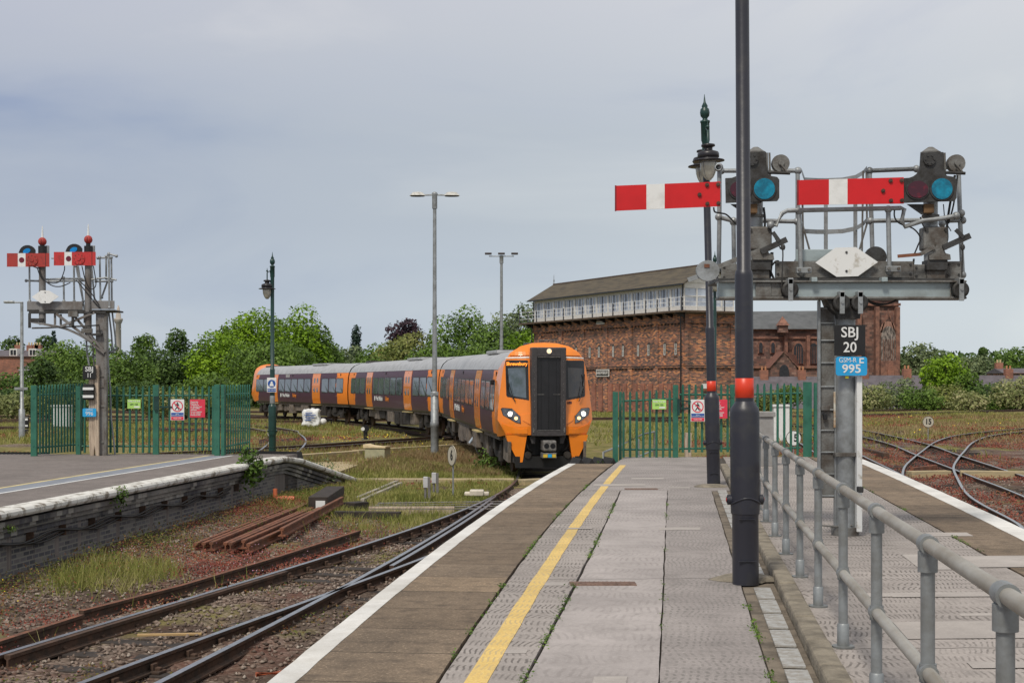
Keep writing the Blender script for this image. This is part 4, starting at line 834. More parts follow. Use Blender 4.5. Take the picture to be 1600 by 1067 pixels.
# right fence
fr_ = empty('palisade_fence', (0, 0, PT), 0, 'green palisade fence across the far end of the right platform', 'fence', 'green palisade fences at the platform ends')
fpost(fr_, (2.40, 33.0, -.12), 1.69, .12); fpost(fr_, (2.54, 33.3, -.12), 1.69, .06); fence_run(fr_, (2.58, 33.9, 0), (3.84, 33.9, 0), 1.56, 1.62, z0=.0); fpost(fr_, (3.90, 33.9, 0), 1.73, .12)
fence_run(fr_, (5.35, 34.2, 0), (6.95, 34.2, 0), 1.74, 1.78); fpost(fr_, (5.30, 34.2, 0), 1.74, .1)
pl = MB().box(7.0, 7.2, 34.2, 34.21, 0, 1.80).box(7.2, 7.21, 34.2, 34.3, 0, 1.8).build('post', m_green, fr_); fpost(fr_, (7.28, 34.0, 0), 1.78, .10)
gt = empty('palisade_gate', (0, 0, PT), 0, 'green palisade gate in the right fence, seen beside the charcoal lamp post', 'gate', None)
fence_run(gt, (4.0, 33.9, 0), (5.25, 34.1, 0), 1.74, 1.74, z0=.12, pitch=.155); fence_run
notice(fr_, 3.50, 33.82, 1.38, 'lime') ; notice(gt, 4.42, 33.85, 1.38, 'man'); notice(gt, 4.95, 33.95, 1.38, 'red')
MB().box(3.95, 4.3, 33.86, 33.9, 1.15, 1.19).box(4.0, 4.25, 33.82, 33.86, 1.33, 1.36).box(3.93, 3.99, 33.8, 33.84, 1.0, 1.4).build('latch', m_dgreen, gt)
# left fence
fl = empty('palisade_fence', (0, 0, PT), 0, 'green palisade fence round the end of the left platform', 'fence', 'green palisade fences at the platform ends')
Yf = 35.4
fpost(fl, (-11.62, 34.55, 0), 1.72, .14); fence_run(fl, (-11.52, 34.6, 0), (-10.95, 36.6, 0), 1.72, 1.78, pitch=.13)
fpost(fl, (-10.80, Yf, 0), 1.70, .11); fence_run(fl, (-10.72, Yf, 0), (-8.95, Yf, 0), 1.70, 1.70); fpost(fl, (-8.87, Yf, 0), 1.73, .14)
fpost(fl, (-7.42, Yf, 0), 1.70, .1); fpost(fl, (-7.22, Yf-.6, 0), 1.74, .13); fpost(fl, (-7.08, Yf-.6, 0), 1.74, .08); fence_run(fl, (-7.04, Yf-.6, 0), (-6.98, 38.0, 0), 1.73, 1.74, pitch=.30, z0=.02)
gl = empty('palisade_gate', (0, 0, PT), 0, 'green palisade gate in the left fence carrying two warning notices', 'gate', None)
fence_run(gl, (-8.77, Yf, 0), (-7.46, Yf, 0), 1.70, 1.70, z0=.1); MB().box(-8.75, -8.45, Yf-.06, Yf-.02, 1.16, 1.2).box(-8.55, -8.50, Yf-.06, Yf-.02, 1.2, 1.42).box(-8.9, -8.78, Yf-.07, Yf-.03, 1.1, 1.45).build('latch', m_dgreen, gl)
notice(fl, -9.4, Yf-.03, 1.37, 'lime'); notice(gl, -8.32, Yf-.03, 1.37, 'man'); notice(gl, -7.82, Yf-.03, 1.37, 'red')
# ---------------------------------------------------------------- right signal gantry, local metres from its foot
def G(x, y): return ((x-1325)/134.3, (835-y)/134.3)
gr_ = empty('semaphore_gantry', (3.91, 16.5, PT), 0, 'large grey signal gantry with two red semaphore arms and platform, numbered SBJ 20', 'signal gantry')
def deep(u, w, dy, GG):                                # the same sight line carried to depth dy behind the gantry's face
    D0, X0 = (16.5, 3.91) if GG is G else (34.92, -643*34.92/F)
    k = (D0+dy)/D0; return ((X0+u)*k-X0, (w+PT-EYE)*k-(PT-EYE))
def pipe(root, pts, dy, r=.027, m=None, name='handrail_pipe', GG=G, n=8, knob=False):
    v = []
    for i, p in enumerate(pts): u, w = GG(p[0], p[1]); d_ = p[2] if len(p) > 2 else dy; u, w = deep(u, w, d_, GG); v.append((u, d_, w))
    mb = MB().tube(v, r, n)
    if knob:
        for q in (v[0], v[-1]): mb.ball(q, r*1.7, n=8)
    return mb.build(name, m or m_galv, root)
def plate(root, pts, y0, y1, m, name, GG=G): return MB().prism([GG(*p) for p in pts], y0, y1).build(name, m, root)
def gbox(root, x0, x1, ya, yb, y0, y1, m, name, b=.006, GG=G):
    (u0, w0), (u1, w1) = GG(x0, yb), GG(x1, ya)
    if y0 > .25: (u0, w0), (u1, w1) = deep(u0, w0, y0, GG), deep(u1, w1, y0, GG)
    return MB().box(u0, u1, y0, y1, w0, w1, b=b).build(name, m, root)
def gcyl(root, x, y0, y1, r, m, name, dy=0, GG=G, n=18, r1=None):
    u, w0 = GG(x, y1); _, w1 = GG(x, y0); return MB().cyl((u, dy, w0), (u, dy, w1), r, r1, n=n).build(name, m, root)
m_lgal = mat('pale_galvanised', (.34, .40, .41), .5, .3, c2=(.25, .28, .275), sc=2.5, thr=(.45, .65), bump=.1)
gcyl(gr_, 1319, 478, 832, .115, m_galv, 'post'); gcyl(gr_, 1319, 822, 836, .16, m_dgal, 'foot_flange')
gbox(gr_, 1302, 1313, 478, 828, -.02, .05, m_galv, 'conduit'); gbox(gr_, 1300, 1338, 706, 712, -.13, .13, m_dgal, 'clamp'); gbox(gr_, 1332, 1340.5, 588, 828, -.16, -.02, m_gwht, 'white_board')
ld = gbox(gr_, 1278.5, 1310, 480, 777, .02, .05, m_dgal, 'ladder_guard', GG=G)
for y in (482, 505, 532, 567, 604, 640, 672, 706, 740, 774): gbox(gr_, 1277, 1311, y-1.2, y+1.2, .0, .05, m_galv, 'rung')
gbox(gr_, 1276.5, 1280.5, 470, 777, -.02, .05, m_galv, 'ladder_stile'); gbox(gr_, 1284, 1290, 646, 655, -.05, .0, m_blk, 'padlock'); gbox(gr_, 1281, 1294, 634, 641, -.04, .0, m_dgal, 'hasp')
gbox(gr_, 1300.5, 1303.5, 612, 668, -.03, .0, mat('rust_streak', (.38, .24, .13), .9, 0, c2=(.6, .58, .5), sc=8), 'rusty_strip')
pipe(gr_, [(1281, 781), (1282, 820), (1305, 822), (1330, 820)], -.1, .012, m_dgal, 'floor_rod'); gbox(gr_, 1330, 1338, 757, 766, -.3, -.2, m_iron, 'knob', b=.01)
# boards
def numplate(root, x0, x1, ya, yb, y, m, lines, GG=G, b=.004, name='number_plate'):
    p = gbox(root, x0, x1, ya, yb, y, y+.012, m, name, b=b, GG=GG)
    for s_, tx, ty, size, mm, sx in lines: u, w = GG(tx, ty); text(s_, size, mm, p, (u, y-.003, w), sx=sx, bold=.010)
    return p
numplate(gr_, 1296, 1344, 509, 556, -.20, m_blk, [('SBJ', 1320, 521, .165, m_wht, 1.0), ('20', 1320, 544, .165, m_wht, .95)])
b_ = MB().prism([G(*p) for p in [(x, y) for x, y in rrect(1298, 1346, 558, 587, 4)]], -.215, -.203).build('number_plate', m_blue, gr_)
text('995', .135, m_wht, b_, (*[G(1322, 577)[0]], -.218, G(1322, 577)[1]), bold=.018, sx=1.1); text('GSM-R', .078, m_wht, b_, (G(1316, 563.5)[0], -.218, G(1316, 563.5)[1]), bold=.0, sx=.9)
MB().prism([G(x, y) for x, y in [(1334, 560), (1341, 560), (1341, 562), (1336, 562), (1336, 566), (1341, 566), (1341, 568), (1334, 568)]], -.219, -.215).build('symbol', m_wht, b_)
gbox(gr_, 1313, 1318, 587, 591, -.2, -.19, mat('tag_yellow', (.75, .65, .03)), 'tag', b=0)
# head casting, beams, decks
plate(gr_, [(1286, 468), (1352, 468), (1348, 480), (1338, 492), (1337, 499), (1303, 499), (1302, 492), (1292, 484)], -.16, .16, m_iron, 'head_casting')
bm_ = gbox(gr_, 1119, 1500, 443, 466, -.14, .0, m_lgal, 'cross_beam'); gbox(gr_, 1119, 1500, 440.5, 443.5, -.20, .12, m_dgal, 'beam_flange'); gbox(gr_, 1119, 1500, 465.5, 469, -.20, .12, m_dgal, 'beam_flange')
gbox(gr_, 1119, 1500, 436, 441, -.1, .75, m_iron, 'deck')
gbox(gr_, 1176, 1200, 444, 465.5, -.16, -.14, m_dgal, 'stained_plate'); gbox(gr_, 1200, 1225, 442, 465, -.15, -.14, m_dgal, 'stained_plate'); gbox(gr_, 1476, 1500, 444, 465.5, -.155, -.14, m_dgal, 'stained_plate')
for a, b, t0, t1 in ((1126, 1163, 413, 440), (1210, 1425, 409, 435), (1425, 1478, 414, 438), (1476, 1500, 409, 436)):
    q = gbox(gr_, a, b, t0, t1, -.02, .02, m_dgal, 'deck_side'); 
    for xx in (a+4, b-5):
        for yy in (t0+5, t1-6): u, w = G(xx, yy); MB().cyl((u, -.02, w), (u, -.032, w), .014, n=8).build('bolt', m_iron, q)
gbox(gr_, 1243, 1300, 390, 409, .02, .06, m_lgal, 'back_plate')
for xx in (1264, 1372): gbox(gr_, xx-4, xx+5, 436, 443, -.24, -.1, m_lgal, 'clip')
gbox(gr_, 1133, 1165, 425, 445, .3, .34, m_galv, 'side_plate')
dm = plate(gr_, [(1270, 412), (1301, 389), (1333, 388), (1367, 411), (1336, 433), (1303, 434)], -.09, -.08, m_gwht, 'white_diamond')
for yy in (396, 425): u, w = G(1318, yy); MB().cyl((u, -.09, w), (u, -.10, w), .014, n=8).build('bolt', m_iron, dm)
def pulley(x, y, r=13):
    u, w = G(x, y); R_ = r/134.3; o = MB().lathe([(R_*.55, -.02), (R_, -.035), (R_*.9, 0), (R_, .035), (R_*.55, .02)], (u, -.21, w), 22, T=Matrix.Rotation(R(90), 3, 'X')); o.cyl((u, -.25, w), (u, -.17, w), R_*.22, n=10)
    for k in range(5): a = k*2*math.pi/5; o.cyl((u, -.21, w), (u+math.cos(a)*R_*.6, -.21, w+math.sin(a)*R_*.6), .008, n=5)
    o = o.build('pulley', m_iron, gr_); MB().box(u-.028, u+.028, -.28, -.255, w-.13, w+.12, b=.005).box(u-.03, u+.03, -.28, -.1, w+.06, w+.13, b=.005).cyl((u, -.28, w), (u, -.295, w), .016, n=8).build('pulley_bracket', m_galv, o)
pulley(1227, 455); pulley(1489, 455); pulley(1306, 475); pulley(1334, 475)
def doll(cx, dd):
    c = lambda x: x-1454+cx
    gcyl(gr_, c(1454), 355, 436, .085, m_galv, 'doll_post', .02); gcyl(gr_, c(1454), 248, 356, .082, m_galv, 'doll_post', .05); gcyl(gr_, c(1454), 336, 340, .10, m_dgal, 'collar', .05)
    u, w = G(c(1454), 243); MB().lathe([(.075, -.05), (.075, 0), (.115, .005), (.12, .035), (.10, .045), (.03, .095), (.0, .10)], (u, .05, w), 10, sm=False).build('cap', m_dgal, gr_)
    cs = gbox(gr_, c(1438), c(1476), 356, 392, -.09, .12, m_dgal, 'bearing_box', b=.02)
    for x, y in ((1442, 361), (1472, 361)): u, w = G(c(x), y); MB().cyl((u, -.09, w), (u, -.11, w), .022, n=8).build('bolt', m_iron, cs)
    plate(gr_, [(c(x), y) for x, y in [(1445, 408), (1478, 408), (1477, 400), (1470, 398), (1464, 384), (1456, 384), (1452, 396), (1444, 400)]], -.14, -.08, m_dgal, 'bearing_bracket'); gbox(gr_, c(1442), c(1474), 408, 424, -.12, .1, m_iron, 'lower_bearing'); gbox(gr_, c(1444), c(1472), 424, 438, -.08, .1, m_dgal, 'doll_foot')
    # spectacle plate and lenses
    sp = [(648, 338), (700, 335), (735, 322), (765, 300), (782, 270), (790, 235), (797, 132), (940, 122), (982, 125), (988, 285), (1010, 318), (1072, 328), (1090, 350), (1090, 500), (1074, 525), (900, 530), (720, 537), (652, 540)]
    sp = [(c(1280+x/5.333), 220+y/5.333) for x, y in sp]
    s_ = plate(gr_, sp, -.20, -.17, m_iron, 'spectacle_plate')
    u, w = G(c(1424), 301); MB().disc((u, -.205, w), .115, .02, rx=.135).build('lens_rim', m_iron, s_); MB().disc((u, -.218, w), .098, .012, rx=.118).build('red_lens', m_rlens, s_)
    u, w = G(c(1461), 300); MB().disc((u, -.205, w), .138, .02).build('lens_rim', m_iron, s_); MB().disc((u, -.218, w), .120, .012).build('blue_lens', m_cyan, s_)
    u, w = G(c(1442), 255); MB().disc((u, -.21, w), .07, .03).build('pivot_boss', m_iron, s_)
    for k in range(6): a = k*math.pi/3; MB().cyl((u+.05*math.cos(a), -.225, w+.05*math.sin(a)), (u+.05*math.cos(a), -.237, w+.05*math.sin(a)), .010, n=6).build('bolt', m_iron, s_)
    gbox(gr_, c(1447), c(1463), 250, 300, -.16, .0, m_dgal, 'lamp_case', b=.01); gbox(gr_, c(1436), c(1452), 322, 336, -.15, .0, mat('lamp_box', (.16, .09, .04), .8, 0, .4), 'lamp_box')
    plate(gr_, [(c(x), y) for x, y in [(1411, 322), (1440, 322), (1441, 338), (1434, 338)]], -.12, -.1, m_iron, 'gusset')
    # repeater drum and its arm
    u, w = G(c(1491), 257); MB().lathe([(.10, -.05), (.105, 0), (.10, .05)], (u, .0, w), 22, T=Matrix.Rotation(R(90), 3, 'X')).cyl((u, -.07, w), (u, -.04, w), .035, n=12).build('drum', m_dgal, gr_)
    pipe(gr_, [(c(1452), 271), (c(1480), 271), (c(1506), 272)], -.12, .018, m_iron, 'crank'); pipe(gr_, [(c(1491), 257), (c(1503), 272)], -.10, .014, m_dgal, 'crank')
    for x in (1466, 1470, 1474): pipe(gr_, [(c(x), 240), (c(x+1), 278)], -.05, .012, m_dgal, 'rod')
    # balance lever with weight
    return c
c2 = doll(1454, 0); c1 = doll(1181, 1)
def arm(x0, x1, yl0, yl1, yr0, yr1, dy, wa, wb):
    f = lambda x, t: (yl0+(yr0-yl0)*(x-x0)/(x1-x0)) if t else (yl1+(yr1-yl1)*(x-x0)/(x1-x0))
    a = MB()
    for xa, xb, mi in ((x0, wa, 0), (wa, wb, 1), (wb, x1, 0)): a.prism([G(xa, f(xa, 1)), G(xb, f(xb, 1)), G(xb, f(xb, 0)), G(xa, f(xa, 0))], dy, dy+.012, mi)
    a = a.build('semaphore_arm', [m_red, m_wht], gr_)
    MB().prism([G(x0-1, f(x0, 1)-.5), G(x0+1.2, f(x0, 1)-.5), G(x0+1.2, f(x0, 0)+.5), G(x0-1, f(x0, 0)+.5)], dy-.004, dy+.016).build('edge_strip', mat('dark_red', (.25, .01, .015), .5), a)
    for xx, fr in ((x1-20.5, .12), (x1-3.5, .12), (x1-32, .5), (x1-20, .88), (x1-3, .88)):
        yy = f(xx, 1)+(f(xx, 0)-f(xx, 1))*fr; u, w = G(xx, yy); MB().cyl((u, dy, w), (u, dy-.018, w), .024, n=8).cyl((u, dy-.018, w), (u, dy-.026, w), .012, n=8).build('bolt', mat('arm_bolt', (.10, .055, .04), .8, 0, .5), a)
arm(1239, 1402, 287, 325, 282.5, 323, -.225, 1287, 1315.5); arm(959, 1120, 295.5, 334, 289, 327, -.225, 1006.5, 1034.5)
# levers and weights
def lever(pts, r, m=m_dgal, dy=-.3): pipe(gr_, pts, dy, r, m, 'lever', n=6)
def bar(x0, y0, x1, y1, w_, dy, m, nm='lever'):
    a = Vector((*G(x0, y0),)); b = Vector((*G(x1, y1),)); d_ = (b-a).normalized(); n_ = Vector((-d_.y, d_.x))*w_/134.3/2
    return MB().prism([tuple(a+n_), tuple(b+n_), tuple(b-n_), tuple(a-n_)], dy-.008, dy+.008).build(nm, m, gr_)
bar(1112, 422, 1178, 396, 7, -.30, m_dgal); u, w = G(1099, 427); MB().disc((u, -.30, w), .118, .07, rx=.132).build('balance_weight', m_galv, gr_); bar(1069, 441, 1090, 433, 7, -.30, m_galv)
u, w = G(1096, 421); MB().box(u-.02, u+.04, -.345, -.335, w-.01, w+.03).build('weight_mark', m_rust2, gr_)
bar(1184, 396, 1224, 377, 9, -.16, m_iron); bar(1202, 366, 1212, 380, 6, -.17, m_iron); bar(1395, 403, 1430, 400, 5, -.16, m_rust2); bar(1430, 400, 1452, 388, 6, -.16, m_dgal); bar(1465, 390, 1507, 371, 9, -.16, m_iron); bar(1484, 362, 1496, 374, 6, -.17, m_iron)
u, w = G(1368, 402); MB().disc((u, .06, w), .125, .05, rx=.128).build('balance_weight', m_iron, gr_)
for x in (1223, 1503): pipe(gr_, [(x-1.5, 380), (x-1, 400), (x-3, 452)], -.2, .008, m_iron, 'chain'); u, w = deep(*G(x-1, 387), -.2, G); MB().lathe([(.02, -.03), (.03, 0), (.02, .03)], (u, -.2, w), 8).build('chain_link', m_iron, gr_)
# walkway pipes: front, back and the curved ladder cage
for pts, dy in (([(1203, 352), (1211, 353), (1221, 334), (1229, 330), (1405, 326), (1411, 328), (1407, 346), (1412, 355), (1440, 346), (1470, 342), (1492, 338)], -.12), ([(1247, 331), (1250, 427)], -.1), ([(1386, 328), (1388, 425)], -.1),
                ([(1126, 268), (1165, 268), (1246, 268)], .7), ([(1245, 268), (1245, 410)], .7), ([(1357, 268), (1430, 265), (1490, 262)], .7), ([(1357, 268), (1360, 345), (1362, 410)], .7), ([(1145, 346), (1196, 346), (1244, 347)], .7), ([(1358, 346), (1440, 345)], .7),
                ([(1123, 262), (1123, 345), (1122, 420)], .3), ([(1145, 348), (1146, 420)], .6), ([(1122, 340), (1145, 346)], .3), ([(1495, 250), (1498, 345), (1502, 430)], .35), ([(1357, 268), (1430, 265)], .7), ([(1470, 346), (1502, 345)], .35), ([(1470, 350), (1500, 334)], .3)):
    pipe(gr_, pts, dy, .027, m_galv, knob=True, n=10)
for x, y, dy in ((1250, 427, -.12), (1388, 425, -.12)): gbox(gr_, x-11, x+12, y-7, y+2, dy-.05, dy+.02, m_galv, 'pipe_foot'); [MB().cyl((*[G(x+q, y-3)[0]], dy-.05, G(x, y-3)[1]), (G(x+q, y-3)[0], dy-.07, G(x, y-3)[1]), .018, n=8).build('bolt', m_dgal, gr_) for q in (-7, 8)]
u, w = G(1126, 258); MB().lathe([(.03, -.03), (.042, -.03), (.042, .03), (.03, .03), (.03, -.03)], (u, .25, w), 16, T=Matrix.Rotation(R(90), 3, 'X')).build('pipe_end', m_galv, gr_)
def flat(pts, dy, w_=.055, m=m_galv, nm='cage_hoop'):
    v = []; 
    for x, y, d_ in pts: u, w = deep(*G(x, y), d_, G); v += [(u, d_, w-w_/2), (u, d_, w+w_/2), (u, d_+.008, w+w_/2), (u, d_+.008, w-w_/2)]
    mb = MB(); n = len(pts); fs = [(4*i+j, 4*i+(j+1) % 4, 4*i+4+(j+1) % 4, 4*i+4+j) for i in range(n-1) for j in range(4)]+[(0, 1, 2, 3), (4*n-4, 4*n-3, 4*n-2, 4*n-1)]; mb.add(v, fs); mb.build(nm, m, gr_)
for y0 in (282, 362): flat([(1252, y0-12, .75), (1256, y0, .9), (1275, y0+1, 1.05), (1292, y0+1, 1.1), (1315, y0, 1.08), (1335, y0-4, 1.0), (1347, y0-11, .9), (1353, y0-18, .75)], 0)
for x, dy in ((1289, 1.09), (1335, 1.0)): gbox(gr_, x-3, x+3, 284, 412, dy, dy+.01, m_galv, 'cage_strap', b=0)
for x0, y0, x1, y1 in ((1252, 284, 1254, 410), (1347, 268, 1345, 408), (1352, 268, 1353, 350), (1353, 350, 1340, 395), (1252, 350, 1266, 400)): pipe(gr_, [(x0, y0), (x1, y1)], .8, .012, m_dgal, 'cage_rod')
# cables
for pts, dy, r in (([(1396, 326), (1396, 340), (1404, 350), (1425, 358), (1436, 372), (1432, 385), (1427, 397)], -.1, .009), ([(1490, 275), (1484, 310), (1478, 350), (1478, 375), (1472, 392)], -.05, .014), ([(1494, 275), (1488, 320), (1480, 350)], -.05, .010), ([(1472, 320), (1475, 345), (1484, 362)], -.1, .006), ([(1436, 340), (1440, 352), (1444, 358)], -.12, .008), ([(1184+8, 325), (1194, 345), (1193, 375), (1196, 400), (1203, 425), (1210, 440)], -.05, .014), ([(1114, 325), (1116, 332), (1125, 334), (1135, 337), (1150, 352)], -.1, .010), ([(1196, 300), (1192, 312), (1186, 318)], -.05, .008), ([(1205, 415), (1211, 409), (1216, 409)], 0, .012), ([(1350, 468), (1365, 474), (1385, 475), (1403, 467)], -.05, .012), ([(1352, 470), (1368, 477), (1390, 474), (1400, 467)], -.05, .009), ([(1426, 405), (1424, 430), (1430, 437)], 0, .012), ([(1205, 395), (1203, 420), (1200, 440)], .1, .02), ([(1200, 355), (1216, 385), (1218, 390)], -.05, .006)):
    v = smooth([(p[0], p[1], 0) for p in pts], 5); pipe(gr_, [(q.x, q.y) for q in v], dy, r, m_blk, 'cable', n=6)
# ---------------------------------------------------------------- left signal gantry
def H(x, y): return ((x-157)/61.7, (708-y)/61.7)
g2 = empty('semaphore_gantry', (-10.42, 34.9, PT), 0, 'smaller signal gantry with two faded red arms and white diamond, numbered SBJ 11', 'signal gantry')
g2.location = (-643*34.9/F, 34.9, PT); K = 34.9/36.0
g2.location = (-643*36*.97/F, 36*.97, PT)
def H(x, y): return ((x-157)*36*.97/F, (708-y)*36*.97/F-.02)
def hb(*a, **k): return gbox(g2, *a, GG=H, **k)
def hp(pts, dy, r=.022, m=None, nm='handrail_pipe', knob=False): return pipe(g2, pts, dy, r, m or m_dgal, nm, H, 8, knob)
m_stl = mat('grey_steel', (.22, .215, .21), .65, .2, c2=(.13, .11, .095), sc=3, bump=.2, stretch=(1, 1, .6))
hb(150, 166, 400+85, 708, -.02, .16, m_stl, 'steel_post'); hb(163.5, 167.5, 484, 708, -.05, .0, m_dgal, 'post_edge')
for y in (583, 600, 630, 686): hb(149, 166, y-1.5, y+1.5, -.04, .0, m_dgal, 'post_strap')
plate(g2, [(141, 588), (149, 588), (149.5, 640), (150, 690), (148.5, 708), (143, 708), (141, 680)], -.12, -.02, m_wood, 'timber_post', H); plate(g2, [(150.5, 566), (156, 566), (156.5, 650), (157, 708), (152.5, 708), (150.3, 690)], -.14, -.03, m_wood, 'timber_post', H)
numplate(g2, 133, 153.5, 567, 588, -.2, m_blk, [('SBJ', 143.3, 572.5, .165, m_wht, 1.0), ('11', 143.3, 582, .15, m_wht, .8)], GG=H)
bl = plate(g2, rrect(133, 154, 633, 646, 1.5), -.2, -.19, m_blue, 'number_plate', H); u, w = H(143.5, 641.3); text('996', .13, m_wht, bl, (u, -.204, w), bold=.0); u, w = H(143.5, 635.5); text('GSM-R', .06, m_wht, bl, (u, -.204, w), bold=.0)
bg_ = hb(134, 151, 595, 620, -.24, -.12, m_rubber, 'bagged_box', b=.03); hb(134.2, 150.8, 600.5, 604.5, -.255, -.235, m_gwht, 'band', b=0); hb(134.2, 150.8, 612.5, 616.5, -.255, -.235, m_gwht, 'band', b=0)
# dolls
for cx, top, bot in ((66.3, 381, 503), (138, 381, 525)):
    gcyl(g2, cx, 392, bot, .082, m_stl, 'doll_post', 0, H); gcyl(g2, cx, 380, 392, .10, m_blk, 'finial_base', 0, H); gcyl(g2, cx, 376, 381, .055, m_blk, 'finial_base', 0, H)
    u, w = H(cx, 373-(3 if cx > 100 else 0)); MB().ball((u, 0, w), .105).build('finial_ball', m_fred, g2); MB().cyl((u, 0, w+.09), (u, 0, w+.38), .03, .012, n=8).build('finial_spike', m_gwht, g2); MB().box(u-.004, u+.004, -.11, -.1, w-.06, w+.06).build('finial_slot', m_blk, g2)
    hb(cx+4, cx+9, 379, 393, .02, .1, m_galv, 'lamp_bracket')
for x0, a, b, x1, y0, y1, mm in ((14, 31, 43, 80, 392, 413, m_fred), (87, 103.5, 115, 152, 390, 411, mat('bright_faded_red', (.50, .03, .03), .5, 0, c2=(.30, .03, .025), sc=9, thr=(.5, .65)))):
    ar = MB(); (xa, ya), (xb, yb) = H(x0, y1), H(x1, y0)
    for p, q, mi in ((x0, a, 0), (a, b, 1), (b, x1, 0)): ar.prism([H(p, y0), H(q, y0), H(q, y1), H(p, y1)], -.14, -.125, mi)
    ar = ar.build('semaphore_arm', [mm, m_wht], g2); my = (y0+y1)/2
    u, w = H(x0+23, my); MB().disc((u, -.143, w), .065, .006, n=20).build('marker', mat('deep_red', (.16, .01, .03), .4), ar)
    u, w = H(x0+39, my); MB().disc((u, -.150, w), .145, .02, n=22).disc((u, -.165, w), .05, .02, n=10).build('pivot_boss', mm, ar)
    for k in range(8): an = k*math.pi/4; MB().cyl((u+.11*math.cos(an), -.16, w+.11*math.sin(an)), (u+.11*math.cos(an), -.17, w+.11*math.sin(an)), .012, n=6).build('bolt', m_rust2, ar)
    hb(x1-6, x1-5.3, y0, y1, -.145, -.139, m_dwood, 'joint_line', b=0)
    hood = [(x0+17, y0)]+[(x0+31+13*math.cos(R(an)), y0-1-12*math.sin(R(an))) for an in (160, 140, 120, 100, 80, 60, 40, 20)]+[(x0+43, y0)]
    h = plate(g2, hood, -.10, -.06, m_blk, 'spectacle_plate', H); pp = [(x0+30+6.3*math.cos(t)*.9-1.2*math.sin(t), y0-3.6-3.6*math.sin(t)-3.2*math.cos(t)*.7) for t in np.linspace(0, 2*math.pi, 17)[:-1]]
    plate(g2, pp, -.108, -.10, mat('bright_blue_lens', (.0, .25, .66), .2, 0, .8), 'blue_lens', H)
hb(80, 87, 398, 400, 0, .03, m_galv, 'link_bar')
dd_ = plate(g2, [(53.5, 460), (68, 450), (80, 450), (95.5, 459.5), (81, 470), (68, 470)], -.18, -.165, m_wht, 'white_diamond', H)
for yy in (453, 467.5): u, w = H(74.3, yy); MB().cyl((u, -.18, w), (u, -.19, w), .014, n=8).build('bolt', m_iron, dd_)
hb(43.5, 130, 466.5, 479.5, -.06, -.02, m_stl, 'deck_side'); hb(144, 179.5, 465.5, 478.5, -.06, -.02, m_stl, 'deck_side'); hb(43.5, 180, 479.5, 482, -.06, .75, m_iron, 'deck')
hb(47, 167, 482.5, 485.5, -.1, .02, m_iron, 'truss_chord')
def seg(x0, y0, x1, y1, w_, dy, m, nm='truss_bar'):
    a = Vector(H(x0, y0)); b = Vector(H(x1, y1)); d_ = (b-a).normalized(); n_ = Vector((-d_.y, d_.x))*w_*.0157/2
    return MB().prism([tuple(a+n_), tuple(b+n_), tuple(b-n_), tuple(a-n_)], dy-.02, dy+.02).build(nm, m, g2)
arc = smooth([(50, 498, 0), (75, 503, 0), (100, 508, 0), (122, 517, 0), (140, 528, 0), (152, 538, 0), (164, 547, 0)], 3)
v = [H(q.x, q.y-1.8) for q in arc]+[H(q.x, q.y+1.8) for q in arc[::-1]]; MB().prism(v, -.10, -.02).build('truss_arch', m_stl, g2)
seg(90, 486, 147, 530, 4, -.1, m_stl); seg(97, 506, 150, 484, 3.5, -.12, m_stl); seg(118, 490, 165, 546, 3.5, -.06, m_stl); seg(86, 485, 86, 503, 3, 0, m_stl); seg(93, 486, 93, 503, 3, .1, m_stl)
for x in (120, 145): hb(x-3, x+3, 480, 486, -.14, -.1, m_iron, 'clip')
hb(110, 125, 482, 491, -.2, -.1, m_dgal, 'crank_box'); hb(115, 119, 490, 505, -.18, -.14, m_iron, 'crank'); hb(46, 50, 485, 508, -.1, -.06, m_iron, 'end_bar'); hb(50, 70, 493, 498, -.12, .02, m_iron, 'bearing'); hb(129, 146, 509, 516, -.12, -.05, m_dgal, 'bearing')
hp([(50, 508), (75, 507.5), (100, 506), (128, 505), (155, 503.5), (157, 518)], -.12, .02, m_iron, 'rod'); hb(145, 161, 516.5, 520, -.14, 0, m_iron, 'bearing')
for pts, dy in (([(46, 410), (46.5, 466)], .1), ([(41, 434), (62, 434.5)], .2), ([(72, 432), (105, 431), (128, 431), (133, 434)], .1), ([(75, 435), (140, 434)], .7), ([(99.5, 430), (100, 466)], .1), ([(115.5, 408), (116, 466)], .6), ([(119, 411), (130, 466)], .6), ([(122, 411), (132, 480), (132, 500)], .6), ([(156, 398), (157, 466)], .1), ([(170, 393), (171, 476)], -.05), ([(166, 396), (166, 430)], .6), ([(174, 398), (175, 470)], .7), ([(153, 398.5), (172, 398)], .6), ([(170, 392), (182, 395.5)], -.05), ([(143, 432), (165, 429.5), (182, 433)], .0), ([(150, 435), (175, 435)], .7), ([(159, 460), (168, 435)], .5), ([(143, 410), (148, 466)], .5)):
    hp(pts, dy, .024, m_galv, knob=len(pts) < 3)
for pts in ([(50, 411), (60, 415)], [(58, 413), (64, 428), (80, 441), (95, 443), (110, 437)], [(60, 412), (66, 428), (75, 437), (92, 436), (100, 420), (101, 411)], [(128, 411), (134, 435), (142, 447), (150, 440), (146, 411)], [(121, 435), (135, 452), (150, 470), (158, 478)], [(124, 434), (140, 450), (155, 472)]):
    v = smooth([(p[0], p[1], 0) for p in pts], 4); hp([(q.x, q.y) for q in v], -.1, .013, m_blk, 'cable')
